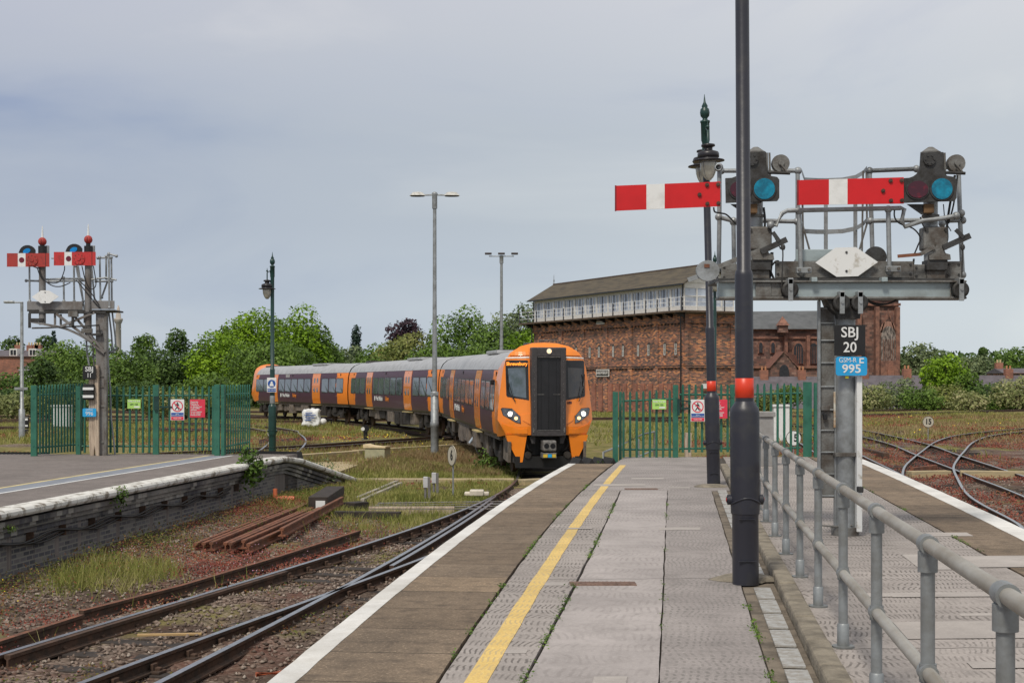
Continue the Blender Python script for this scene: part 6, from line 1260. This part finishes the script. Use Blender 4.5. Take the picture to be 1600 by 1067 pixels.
# far woods on low hills
hx = np.linspace(-700, 700, 60); hv = []; hf = []
for j, (yy, f) in enumerate(((380, 0), (520, 1), (700, .9), (1500, .5))):
    for x in hx: hv.append((x*(1+yy/900), yy, -3+f*(13+3*math.sin(x*.013)+2*math.sin(x*.031+1)-.010*max(0, x))))
for j in range(3): hf += [(j*60+i, j*60+i+1, (j+1)*60+i+1, (j+1)*60+i) for i in range(59)]
mh = MB(); mh.add(hv, hf, 0, True); tag(mh.build('hills', mat('hill_green', (.045, .07, .022), .95, 0, .6, sc=.03)), kind='structure')
rnd = np.random.default_rng(5); n = 30000; yy = rnd.uniform(300, 560, n); xx = rnd.uniform(-.42, .42, n)*yy; hz = -3+np.clip((yy-380)/140, 0, 1)*(13+3*np.sin(xx/(1+yy/900)*.013)+2*np.sin(xx/(1+yy/900)*.031+1)-.010*np.maximum(0, xx))
cl = np.sin(xx*.21+yy*.05)*np.sin(xx*.083+2)*.5+.5; zz = hz+rnd.uniform(0, 1, n)**.6*(2+5*cl)
Nn = rnd.normal(size=(n, 3))+[0, -.6, .6]; Nn /= np.linalg.norm(Nn, axis=1)[:, None]
tag(leafmesh('woodland', quads(np.stack([xx, yy, zz], 1), Nn, rnd.uniform(.5, 1.3, n), rnd), L_dark), 'far dark green woodland along the low hills on the skyline', 'woodland', kind='stuff')
# ---------------------------------------------------------------- lineside objects
def obj_(mb, name, m, label, cat, loc=(0, 0, 0), group=None, rz=0, rot=None):
    o = mb.build(name, m); o.location = loc; o.rotation_euler = rot or (0, 0, rz); return tag(o, label, cat, group)
def gp(x, y, z=-.1): p = P(x, y, z); return p
def marker(loc, label, txt, h, r, post=m_galv, rz=0, face=None):
    t = empty('marker_board', loc, rz, label, 'marker board', None); MB().cyl((0, 0, -.1), (0, 0, h-r*.9), .022, n=8).build('post', post, t)
    f = MB().disc((0, -.03, h), r, .02, n=28).build('disc', face or mat('disc_cream', (.50, .46, .37), .6, 0, .85), t); rg = MB(); n = 28
    rg.add([(q*math.cos(2*math.pi*i/n), -.043, h+q*math.sin(2*math.pi*i/n)) for q in (r*.93, r) for i in range(n)], [(i, (i+1) % n, n+(i+1) % n, n+i) for i in range(n)]); rg.build('rim', m_dwood, f); text(txt, r*1.35, m_trim, f, (0, -.045, h), bold=.03, sx=.85)
p = gp(708, 778); marker(p, 'round cream board numbered 6 on a post in the grass before the train', '6', 1.03, .25, rz=-1.12)
p = gp(1450, 695); marker(p, 'round cream board numbered 15 beside the right crossover', '15', 1.05, .26)
p = gp(1237, 720); marker(Vector((9.2, 46.5, -.1)), 'round white board numbered 15 behind the right green fence', '15', 1.0, .25, face=m_wht)
for i, (x, y) in enumerate(((666, 783), (679, 775))):
    p = gp(x, y); t = empty('junction_box', p, 0, ['small grey electrical box on a stake, nearer of the pair in the grass', 'small grey electrical box on a stake, farther of the pair in the grass'][i], 'junction box'); MB().box(-.07, .04, -.05, .05, .32, .58, b=.01).build('box', mat('box_grey', (.52, .52, .53), .5), t); MB().box(.04, .10, -.03, .03, -.1, .57).cyl((-.02, 0, -.1), (-.02, 0, .33), .03, n=8).build('stake', m_stl, t)
p = gp(745, 774, -.05); obj_(MB().box(-.30, .30, -.14, .14, 0, .09, b=.025).box(-.17, .17, -.2, .2, .0, .14, b=.025), 'track_equipment_cover', mat('grubby_cream_plastic', (.66, .60, .50), .6, 0, .8), 'low cream plastic cover lying beside the rails before the train', 'equipment cover', p)
p = gp(590, 722, 0); o = obj_(MB().box(-.36, .36, -.3, .3, -.1, .50, b=.02), 'cable_cabinet', mat('faded_green', (.40, .38, .24), .8, 0, c2=(.32, .31, .2), sc=4), 'squat pale concrete chamber with curved lid in the grass', 'cable chamber', p, rz=-.25)
tp = MB(); pr_ = [(-.40, .50), (-.40, .62), (-.2, .57), (.1, .54), (.40, .56), (.40, .50)]; tp.prism(pr_, -.34, .34); tp.build('lid', mat('lid_cream', (.68, .55, .33), .8, 0, .8), o)
# ground signal
p = gp(571, 690, 0); t = empty('ground_signal', p, 0, 'small black ground signal standing in the weeds before the train', 'ground signal'); MB().box(-.18, .18, -.15, .15, -.1, .12, b=.02).box(-.08, .10, -.1, .1, .1, .75, b=.03).build('body', m_trim, t); MB().disc((.02, -.14, .62), .17, .04).build('disc', m_trim, t); MB().disc((-.10, -.17, .60), .085, .02).build('lens', m_gwht, t)
p = gp(45, 700, 0); t = empty('ground_signal', Vector((-23.6, 69, .28)), 0, 'black and white ground signal by the left green fence', 'ground signal'); MB().box(-.2, .2, -.1, .1, -.2, .3, b=.02).box(-.24, .24, -.1, .1, .35, 1.2, b=.05).build('body', m_trim, t); [MB().box(-.2, .2, -.12, -.1, a_, b_).build('band', m_wht, t) for a_, b_ in ((.95, 1.1), (.5, .62))]; t.scale = (.66, .66, .66)
obj_(MB().lathe([(.55, 0), (.5, .2), (.3, .32), (.01, .36)], n=18), 'dome_cover', m_galv, 'low grey domed cover beside the left fence post', 'cover', (-16.4, 47.5, .0))
# builder's bag
rnd = np.random.default_rng(3); bm = bmesh.new(); bmesh.ops.create_cube(bm, size=1); bmesh.ops.subdivide_edges(bm, edges=bm.edges[:], cuts=6, use_grid_fill=True)
for v in bm.verts:
    c = v.co; k = 1-.12*(c.z+.5); v.co = Vector((c.x*1.0*k+.06*math.sin(c.z*9+c.y*7), c.y*.8*k+.05*math.sin(c.x*8), c.z*.95+.05*math.sin(c.x*7+c.y*5)+.03*math.sin(c.x*19)))+Vector(rnd.normal(0, .018, 3))
me = bpy.data.meshes.new('rubble_bag'); bm.to_mesh(me); bm.free(); me.materials.append(m_wht); bag = bpy.data.objects.new('rubble_bag', me); COL.objects.link(bag); bag.location = gp(487, 664, .28)+Vector((0, 0, .42)); tag(bag, 'white woven builder bag with blue printing dumped on the weeds', 'rubble bag'); [setattr(p_, 'use_smooth', True) for p_ in me.polygons]
for z, a_, b_ in ((.28, -.3, .1), (.16, -.36, .3), (.02, -.3, .22), (-.12, -.34, .05)): MB().box(a_, b_, -.47, -.44, z-.02, z+.025).build('blue_print', m_sblue, bag)
bl2 = MB().ball((.66, 0, -.22), .22, sz=.9); bl2.build('loose_flap', m_wht, bag)
# tripod
p = gp(752, 716, 0); t = empty('measuring_stand', p, 0, 'thin metal stand with a pale tube leaning on it left of the train', 'stand'); MB().cyl((-.42, 0, .55), (.0, -.05, 1.15), .05, n=10).build('tube', mat('pale_blue_tube', (.45, .53, .62), .4), t); MB().tube([(.1, 0, 1.2), (.1, 0, -.1)], .02, 6).tube([(-.3, 0, .6), (.0, 0, -.1)], .02, 6).tube([(.0, 0, .3), (.45, 0, .05)], .012, 6).build('legs', m_galv, t)
# concrete troughing, boards and barrow crossings
m_board = mat('weathered_board', (.46, .36, .20), .85, 0, c2=(.30, .255, .17), sc=2.5, stretch=(.5, 4, 4), bump=.4)
def slab(a, b, w, h, m, name, label, cat, kind=None, z=None):
    a = Vector(a); b = Vector(b); Ln = (b-a).length; o = MB().box(0, Ln, -w/2, w/2, -.12, h, b=.01).build(name, m); o.location = a; o.rotation_euler = (0, -math.asin((b.z-a.z)/Ln), math.atan2(b.y-a.y, b.x-a.x))
    return tag(o, label, cat, kind=kind)
for i, (x0, y0, x1, y1, w, h, z) in enumerate([(552, 752, 803, 752, .45, .08, -.06), (812, 752, 850, 750, .45, .05, -.05), (555, 708, 785, 694, .35, .12, .08), (455, 716, 640, 703, .35, .12, .05), (1420, 741, 1482, 740, .35, .10, -.05), (1500, 740, 1640, 742, .35, .10, -.05)]):
    slab(gp(x0, y0, z), gp(x1, y1, z), w, h, m_board, 'troughing_lid', ['long yellowish trough cover running across the grass to the train', 'short trough cover between the rails under the train nose', 'trough cover running behind the tall mast foot', 'trough cover behind the left ramp', 'yellowish timber crossing between the right crossover rails', 'yellowish timber crossing at the right edge'][i], 'cable trough')
mb = MB(); q = [gp(470, 728, 0), gp(578, 717, 0), gp(520, 740, 0)]
cs = [gp(455, 722, .1), gp(577, 719, .1), gp(525, 737, .1), gp(475, 737, .1)]; mb.add([(v.x, v.y, -.2) for v in cs]+[(v.x, v.y, .08) for v in cs], [(0, 1, 2, 3), (4, 5, 6, 7), (0, 1, 5, 4), (1, 2, 6, 5), (2, 3, 7, 6), (3, 0, 4, 7)]); tag(mb.build('concrete_slab', m_board), 'flat sandy concrete slab at the foot of the left ramp', 'slab')
# stacked rusty rails, timbers, old rails
rs_ = [(305, 851, 470, 786), (318, 852, 478, 788), (330, 853, 482, 790), (352, 850, 485, 793), (360, 852, 490, 795), (380, 850, 500, 797), (388, 852, 505, 800), (440, 838, 535, 786)]
for i, (x0, y0, x1, y1) in enumerate(rs_):
    a, b = gp(x0, y0, -.02), gp(x1, y1, -.02); a.z = b.z = .01+.02*(i % 3)+(.10 if i == 7 else 0)
    o = rail_mesh([a, (a+b)/2, b], 'old_rail', None, [m_rust2, m_rust2]); tag(o, 'short rusty rail length lying on top of the stack' if i == 7 else 'rusty rail length lying in the heap by the left wall', 'rail length', 'rusty rail lengths heaped by the wall')
for i, (x0, y0, x1, y1) in enumerate([(-60, 1022, 128, 962), (127, 956, 283, 916), (283, 916, 440, 869), (440, 869, 561, 830)]):
    a, b = gp(x0, y0, .0), gp(x1, y1, .0); a.z = b.z = .02; o = rail_mesh([a, (a+b)/2, b], 'old_rail', None, [m_rust, m_rust2])
    tag(o, ['rusty old rail on the ballast at the lower left corner', 'rusty old rail on the ballast, second from the left edge', 'rusty old rail half hidden in red weeds below the rail heap', 'rusty old rail ending in the red weeds beside the grass'][i], 'rail length', 'old rails lying along the left track')
a = gp(397, 862, 0); 
def timber(x0, y0, x1, y1, w, h, label, m=m_dwood, z=-.05, name='timber_baulk', cat='timber'):
    a, b = gp(x0, y0, z), gp(x1, y1, z); return slab(a, b, w, h, m, name, label, cat)
tm = timber(497, 798, 524, 779, .42, .30, 'thick black timber baulk with a white square on its end, by the rail heap'); MB().box(-.006, -.001, -.15, .05, .05, .22).build('end_mark', m_gwht, tm)
timber(523, 802, 626, 803, .2, .05, 'dark timber lying flat in the grass behind the black baulk'); timber(545, 792, 568, 790, .35, .10, 'short dark timber block beside the wire run'); timber(576, 797, 710, 797, .08, .08, 'long pale timber edging strip in the grass', m_wood); timber(495, 742, 410, 770, .15, .08, 'mossy concrete edging below the left ramp', m_conc)
timber(1345, 706, 1385, 716, .2, .2, 'brown steel girder lying by the right platform edge', m_rust, name='girder', cat='girder'); timber(1425, 735, 1462, 731, .12, .1, 'reddish timber lying between the crossover rails', m_rust2)
for i, (x0, y0, x1, y1) in enumerate([(560, 783, 620, 757), (566, 787, 626, 760)]):
    slab(gp(x0, y0, -.1), gp(x1, y1, -.1), .10, .12, m_conc, 'wire_run', 'pale channel of point wires crossing the grass, %s of the two' % ('left' if i == 0 else 'right'), 'wire run')
for i in range(4): p0, p1 = gp(590-4*i, 786+3*i, -.02), gp(805, 783+4*i, -.02); tag(MB().cyl(p0, p1, .018, n=6).build('point_rod', m_stl), 'thin metal point rod running across the grass to the points', 'point rod', 'point rods running to the switch')
tag(MB().cyl(gp(432, 779, .05), gp(460, 779, .05), .065, n=14).cyl(gp(430, 777, .1), gp(430, 777, .1)+Vector((0, 0, .2)), .05, n=10).build('pipe', mat('orange_pipe', (.62, .16, .07), .5, 0, .8)), 'orange plastic pipe end lying at the foot of the left wall', 'pipe')
tag(MB().tube([P(400, 1053, 0), P(440, 1050, 0), P(470, 1052, 0)], .025, 8).build('pipe', mat('orange_pipe', (.62, .16, .07), .5)), 'orange cable duct on the ballast below the near white edge', 'pipe') 
obj_(MB().box(-.35, .35, -.03, .03, 0, .02), 'wood_offcut', mat('fresh_wood', (.46, .31, .14), .8, 0, .8), 'yellow wooden offcut lying between the near rails', 'offcut', P(265, 992, -.12), rz=.1)
# black rubber wedges at the platform ends
def wedges(a, b, n, h, label):
    a = Vector(a); b = Vector(b); mb = MB(); Ln = (b-a).length
    for i in range(n): x = Ln*i/n; w = Ln/n*1.02; mb.prism([(x, -.5), (x+w, -.5), (x+w, h*.35), (x+w*.5, h), (x, h*.35)], 0, .8+.001*i)
    o = mb.build('trespass_guard', m_rubber); o.location = a; o.rotation_euler = (0, 0, math.atan2(b.y-a.y, b.x-a.x)); tag(o, label, 'trespass guard')
wedges((1.45, 32.4, .62), (2.45, 32.6, .62), 4, .35, 'jagged black rubber trespass mat at the platform corner by the train'); wedges((-6.95, 36.0, .70), (-5.65, 35.4, .70), 16, .25, 'ribbed black rubber mat beside the left ramp crest'); wedges((-14.5, 35.6, .72), (-11.8, 35.4, .72), 26, .22, 'ribbed black rubber mat left of the left green fence')
# cabinets beyond the right fence
obj_(MB().box(-.42, .42, -.2, .2, 0, 1.05, b=.01).box(-.46, .46, -.24, .24, 1.05, 1.16, b=.01), 'equipment_cabinet', mat('cabinet_grey', (.30, .295, .29), .6, 0, c2=(.23, .22, .21), sc=3), 'grey equipment cabinet behind the nearest charcoal lamp post', 'cabinet', (5.15, 30.5, PT))
obj_(MB().box(-.35, .35, -.2, .2, -.1, 1.65, b=.01).box(-.4, .4, -.25, .25, 1.65, 1.75), 'equipment_cabinet', m_wht, 'white trackside cabinet beyond the right green fence', 'cabinet', (12.1, 64, 0))
obj_(MB().box(-.45, .45, -.3, .3, -.1, 1.1, b=.01).box(-.55, .55, -.35, .35, 1.1, 1.2), 'equipment_cabinet', m_wht, 'white slatted cabinet beyond the left green fence', 'cabinet', (-25.6, 81, .28))
t = empty('access_rail', (3.6, 42, -.1), 0, 'low silver tubular guard rail behind the right fence', 'guard rail'); MB().tube([(-.9, 0, -.1), (-.9, 0, .75), (-.3, 2, .85), (1.0, 8, 1.0), (1.5, 9, 1.05)], .035, 8).tube([(-.9, 0, .2), (1.5, 9, .4)], .03, 8).build('rails', m_galv, t)
for q in (.3, .65, 1.): MB().cyl((-.9+2.4*q, 9*q, -.1), (-.9+2.4*q, 9*q, .7+.35*q), .03, n=8).build('post', m_galv, t)
tag(MB().cyl((5.0, 50, -.1), (4.6, 50, 1.2), .09, n=8).cyl((5.9, 50, -.1), (5.9, 50, 1.3), .06, n=8).build('timber_post', m_wood), 'leaning pale timber post behind the gate notices', 'post') if False else tag(MB().box(-.09, .09, -.06, .06, -.1, 1.3).build('timber_post', m_wood), 'pale timber post behind the right gate', 'post')
bpy.data.objects['timber_post.002' if 'timber_post.002' in bpy.data.objects else 'timber_post'].location = (4.95, 40, 0)
for i, (x, y) in enumerate(((1348, 700), (1363, 706), (1553, 722), (1558, 738), (1580, 748))):
    pass
# ---------------------------------------------------------------- low plants and stones
def on_ground(x, y):
    ok = np.ones(len(x), bool)
    E0 = np.array([e0(v) for v in y]); WO = np.array([wo(min(v, 34)) for v in y]); ELx = np.array([eL(min(max(v, 9), 39)) for v in y])
    ok &= ~((y < 34.3) & (x > E0-.02) & (x < WO+.02)); ok &= ~((y < 39.3) & (y > 8.5) & (x < ELx-.05)); return ok
def sample(n, f, x0, x1, y0, y1, rnd):
    x = rnd.uniform(x0, x1, n); y = y0+(y1-y0)*rnd.random(n); k = on_ground(x, y); x, y = x[k], y[k]; k = rnd.random(len(x)) < f(x, y); return x[k], y[k]
def nzf(x, y, s, ph=0.): return .5+.25*(np.sin(x*s+ph+1.7*np.sin(y*s*.6+ph))+np.sin(y*s*1.13+ph*2+1.3*np.sin(x*s*.8)))
Af = np.vectorize(A); xA = lambda y: Af(np.clip(y, 8, 42))
def trackmask(x, y): a = xA(y); return ((x > a-.12) & (x < a+1.6)).astype(float)
rnd = np.random.default_rng(11)
def stones(n, x0, x1, y0, y1, f, name, label, smin, smax, m):
    x, y = sample(n, f, x0, x1, y0, y1, rnd); n = len(x); z = gh(x, y); base = np.array([(1, 0, 0), (0, 1, 0), (-1, 0, 0), (0, -1, 0), (0, 0, 1), (0, 0, -1)], float)
    V = base[None]*rnd.uniform(.6, 1.3, (n, 6, 1))+rnd.normal(0, .18, (n, 6, 3)); V *= rnd.uniform(smin, smax, (n, 1, 1)); V[:, :, 2] *= .75; V += np.stack([x, y, z+.012], 1)[:, None]
    T = np.array([(0, 1, 4), (1, 2, 4), (2, 3, 4), (3, 0, 4), (1, 0, 5), (2, 1, 5), (3, 2, 5), (0, 3, 5)]); Fc = (T[None]+6*np.arange(n)[:, None, None]).reshape(-1, 3)
    me = bpy.data.meshes.new(name); me.vertices.add(6*n); me.vertices.foreach_set('co', V.astype(np.float32).ravel()); me.loops.add(len(Fc)*3); me.loops.foreach_set('vertex_index', Fc.astype(np.int32).ravel()); me.polygons.add(len(Fc)); me.polygons.foreach_set('loop_start', np.arange(0, len(Fc)*3, 3, dtype=np.int32)); me.materials.append(m); me.update(calc_edges=True)
    o = bpy.data.objects.new(name, me); COL.objects.link(o); tag(o, label, 'ballast', kind='stuff')
m_stone = leafmat('ballast_stone', [(.075, .055, .045), (.15, .11, .09), (.24, .185, .15), (.38, .33, .28)], 1.2, .95, 0)
stones(26000, -9, 2, 8.5, 30, lambda x, y: np.clip(.35+.5*trackmask(x, y)+.5*(nzf(x, y, .9) > .5), 0, 1)*(x > -7.6), 'ballast', 'brown and grey track ballast stones around the left rails', .016, .038, m_stone)
stones(9000, 6, 22, 18, 45, lambda x, y: np.clip(.4+nzf(x, y, .7), 0, 1), 'ballast', 'brown ballast stones around the right hand tracks', .02, .045, m_stone)
def siding(x, y): return np.abs(x-np.interp(y, [46, 51, 56, 59.5, 63.8, 69], [-24, -15, -8.9, -6.1, -3.4, -1.6]))*.62 > 1.15
def tufts(n, x0, x1, y0, y1, f, m, name, label, h, w, per=7, spread=.06, lean=.35, cat='grass'):
    x, y = sample(n, f, x0, x1, y0, y1, rnd); n = len(x)
    if n == 0: return
    X_ = np.repeat(x, per)+rnd.normal(0, spread, n*per); Y_ = np.repeat(y, per)+rnd.normal(0, spread, n*per); k = on_ground(X_, Y_) & siding(X_, Y_); X_, Y_ = X_[k], Y_[k]; z = gh(X_, Y_)-.01; m_ = len(X_); hh = h*rnd.uniform(.4, 1.25, m_); a = rnd.uniform(0, 6.28, m_); l = rnd.normal(0, lean, (m_, 2))*hh[:, None]; dx, dy = np.cos(a)*w, np.sin(a)*w
    V = np.stack([np.stack([X_-dx, Y_-dy, z], 1), np.stack([X_+dx, Y_+dy, z], 1), np.stack([X_+l[:, 0]+dx*.3, Y_+l[:, 1]+dy*.3, z+hh], 1), np.stack([X_+l[:, 0]-dx*.3, Y_+l[:, 1]-dy*.3, z+hh], 1)], 1).reshape(-1, 3)
    tag(leafmesh(name, V, m), label, cat, kind='stuff')
def herbs(n, x0, x1, y0, y1, f, m, name, label, h, s, per=14, spread=.09, cat='weeds'):
    x, y = sample(n, f, x0, x1, y0, y1, rnd); n = len(x)
    if n == 0: return
    X_ = np.repeat(x, per)+rnd.normal(0, spread, n*per); Y_ = np.repeat(y, per)+rnd.normal(0, spread, n*per); k = on_ground(X_, Y_) & siding(X_, Y_); X_, Y_ = X_[k], Y_[k]; m_ = len(X_); z = gh(X_, Y_)+rnd.random(m_)**1.3*h
    Nn = rnd.normal(0, .7, (m_, 3))+[0, -.3, 1]; Nn /= np.linalg.norm(Nn, axis=1)[:, None]; tag(leafmesh(name, quads(np.stack([X_, Y_, z], 1), Nn, s*rnd.uniform(.5, 1.4, m_), rnd), m), label, cat, kind='stuff')
G_grn = leafmat('grass_green', [(.12, .15, .03), (.20, .22, .05), (.30, .29, .085), (.40, .36, .16)], .7, .7, .2)
G_dry = leafmat('grass_dry', [(.16, .12, .05), (.25, .19, .085), (.33, .25, .13), (.28, .15, .10)], .5, .8, .2)
W_red = leafmat('weed_red', [(.12, .028, .020), (.22, .055, .040), (.30, .10, .07), (.20, .13, .05)], .6, .8, .15)
W_mix = leafmat('weed_mixed', [(.045, .075, .012), (.10, .13, .025), (.20, .13, .05), (.23, .075, .045)], 1.1, .8, .2)
F_pink = mat('flower_pink', (.75, .42, .62), .7, 0, .9); F_yel = mat('flower_yellow', (.80, .60, .03), .7, 0, .9)
yw = lambda y: np.array([eL(min(max(v, 9), 39)) for v in y])
inside = lambda x, y: (x < xA(y)-.15)
# left bank between wall and track
patch = lambda x, y, cx, cy, rx, ry: np.clip(1.6*(1-((x-cx)/rx)**2-((y-cy)/ry)**2), 0, 1)
tufts(9000, -8.5, -2.5, 10, 27, lambda x, y: inside(x, y)*np.clip(patch(x, y, -5.75, 20.3, 1.0, 1.9)+.5*patch(x, y, -3.0, 28.5, 1.0, 2.0)+.03*(nzf(x, y, 1.3, 2) > .62), 0, 1), G_grn, 'grass', 'long pale green grass tufts between the wall and rusty rails', .24, .005, 6, .05, .4)
tufts(9000, -7, 1.5, 25, 34, lambda x, y: inside(x, y)*((x+3.6)*1.0+(y-28)*.55 > 0)*np.clip(.25+.8*(nzf(x, y, .8) > .45), 0, 1), G_grn, 'grass', 'green grass around the wire run and junction boxes', .17, .007, 6, .07, .4)
tufts(17000, -8, 2.2, 33, 47, lambda x, y: (x < xA(y)-.1)*np.clip(.35+.6*(nzf(x, y, .5, 1) > .4), 0, 1), G_grn, 'grass', 'olive grass between the ramp and the train', .15, .009, 6, .09, .4)
tufts(12000, -10, 2, 43, 60, lambda x, y: (x < np.interp(y, [41, 46, 50, 55, 60, 64], [.0, -.1, -.3, -.8, -1.8, -3.2])-.25)*np.clip(.4+(nzf(x, y, .6, 3) > .45), 0, 1), G_dry, 'dry_grass', 'reddish dry grass around the tall grey mast', .20, .011, 6, .12, .4)
tufts(14000, -40, -3, 40, 95, lambda x, y: (x < np.interp(y, [41, 55, 64, 86, 107], [-1, -1.3, -3.8, -10.5, -20]))*(nzf(x, y, .35, 3) > .45)*1., G_grn, 'grass', 'rough grass among the tracks behind the left fence', .24, .02, 6, .2, .4)
tufts(16000, 3, 60, 36, 125, lambda x, y: (nzf(x, y, .22, 5) > .45)*np.clip((y-50)/35, .0, 1.), G_grn, 'grass', 'yellow green rough grass between the right hand tracks', .22, .025, 6, .3, .4)
tufts(8000, 14, 60, 60, 120, lambda x, y: (nzf(x, y, .3, 1) > .5)*1., G_dry, 'dry_grass', 'pinkish dry grass beyond the right crossover', .22, .025, 6, .3, .4)
herbs(15000, -8.5, 1, 9, 33, lambda x, y: inside(x, y)*((x+2.6)*1.0+(y-29)*.5 < 0)*np.clip(.28+1.1*(nzf(x, y, .55, .7) > .52)-.9*patch(x, y, -5.75, 20.3, 1.2, 2.2), 0, 1), W_red, 'red_weeds', 'red brown creeping weeds between the left wall and the rails', .11, .016, 12, .10)
herbs(6500, -9, -2, 9, 36, lambda x, y: inside(x, y)*np.clip(1.25-(x-yw(y))/1.3, 0, 1), W_mix, 'mixed_weeds', 'mixed green and brown weeds along the foot of the left wall', .24, .018, 14, .12)
herbs(3200, -8.5, 1.5, 9, 34, lambda x, y: (1-inside(x, y))*(nzf(x, y, 1.7, .3) > .58)*1., W_mix, 'mixed_weeds', 'small green weeds growing between the left rails', .07, .015, 10, .07)
herbs(1500, -8.5, 0, 10, 30, lambda x, y: inside(x, y)*(nzf(x, y, .55, .7) > .45)*1., F_pink, 'pink_flowers', 'tiny pink flowers dotted over the red weeds', .20, .008, 4, .15, 'flowers')
herbs(45, -7.6, -6.2, 15, 19, lambda x, y: x*0+1., F_yel, 'yellow_flowers', 'small yellow flowers near the foot of the left wall', .25, .011, 5, .08, 'flowers')
herbs(160, -9, -3, 52, 70, lambda x, y: x*0+1., F_yel, 'yellow_flowers', 'yellow flowers in the weeds before the train', .25, .03, 3, .3, 'flowers')
herbs(120, 12, 50, 60, 110, lambda x, y: x*0+1., F_yel, 'yellow_flowers', 'yellow flowers dotted between the right tracks', .3, .05, 3, .4, 'flowers')
herbs(7500, 6.5, 22, 18, 62, lambda x, y: (nzf(x, y, .5, 2) > .42)*1., W_red, 'red_weeds', 'red creeping weeds among the right crossover rails', .12, .028, 14, .16)
herbs(5500, -30, 2, 38, 90, lambda x, y: (x < np.interp(y, [41, 55, 64, 86, 107], [-.5, -1.3, -3.8, -10.5, -20]))*(nzf(x, y, .4, 5) > .55)*1., W_red, 'red_weeds', 'red weeds among the tracks before the train', .15, .035, 12, .25)
herbs(5500, 12, 60, 52, 115, lambda x, y: (nzf(x, y, .2, 9) > .5)*1., W_red, 'red_weeds', 'rusty red weeds beyond the right tracks', .15, .05, 12, .4)
# weeds in the paving joints
def joint(fn, D0, D1, n, off, label, s=.009):
    C = []
    for c in range(n):
        D = rnd.uniform(D0, D1)
        if nzf(np.array([D*1.7]), np.array([0.]), 1.)[0] < .38: continue
        k = rnd.integers(8, 26); C.append(np.stack([fn(D)+off+rnd.normal(0, .016, k), D+rnd.normal(0, .07, k), PT-.01+rnd.random(k)*.035], 1))
    C = np.concatenate(C); Nn = rnd.normal(0, .6, C.shape)+[0, -.3, 1]; Nn /= np.linalg.norm(Nn, axis=1)[:, None]; tag(leafmesh('joint_weeds', quads(C, Nn, s*rnd.uniform(.6, 1.5, len(C)), rnd), L_mid), label, 'weeds', kind='stuff')
joint(j2, 8, 22, 70, 0, 'small green weeds in the paving joint right of the yellow line'); joint(j1, 9, 27, 60, 0, 'green weeds in the joint between dark edge slabs and paving'); joint(j3, 9, 22, 26, 0, 'sparse weeds in the straight central paving joint', .006); joint(j4, 12, 26, 30, 0, 'weeds in the joint beside the right edge slabs'); joint(dl, 7, 11.5, 16, 0, 'grass sprouting beside the drain channel', .011)
# shrubs growing out of the left wall
def shrub(loc, rx, rz, n, s, label, m=L_mid):
    t = empty('buddleia_shrub' if False else 'shrub', loc, 0, label, 'shrub'); r = np.random.default_rng(int(abs(loc[0]*100))); v = crown(r, rx, rz, n, s, 9, False, .5); leafmesh('foliage', v, m, t); mb = MB()
    for q in range(7): a = q*.9; mb.tube([(0, .1, -rz*.6), (math.cos(a)*rx*.3, math.sin(a)*rx*.3, 0), (math.cos(a)*rx*.7, math.sin(a)*rx*.7, rz*.6)], [.010, .007, .003], 5)
    mb.build('stem', m_bark, t)
shrub((eL(31.3)-.02, 31.2, .86), .33, .50, 420, .055, 'bushy green shrub sprouting over the white coping near the ramp'); shrub((eL(23.6)+.02, 23.6, .80), .17, .20, 170, .026, 'small green plant growing from the left wall coping'); shrub((eL(19.6)+.03, 19.6, .68), .10, .07, 60, .016, 'tiny green plant in the wall just under the coping'); shrub((-5.05, 37.5, .35), .6, .45, 420, .035, 'leafy weeds against the end of the left ramp', L_grey); shrub((1.95, 31.9, .8), .16, .2, 60, .03, 'small green weed beside the rubber mat at the platform corner')
shrub((-.6, 46.5, .2), .8, .4, 500, .05, 'green weeds under the front carriage by the rails')
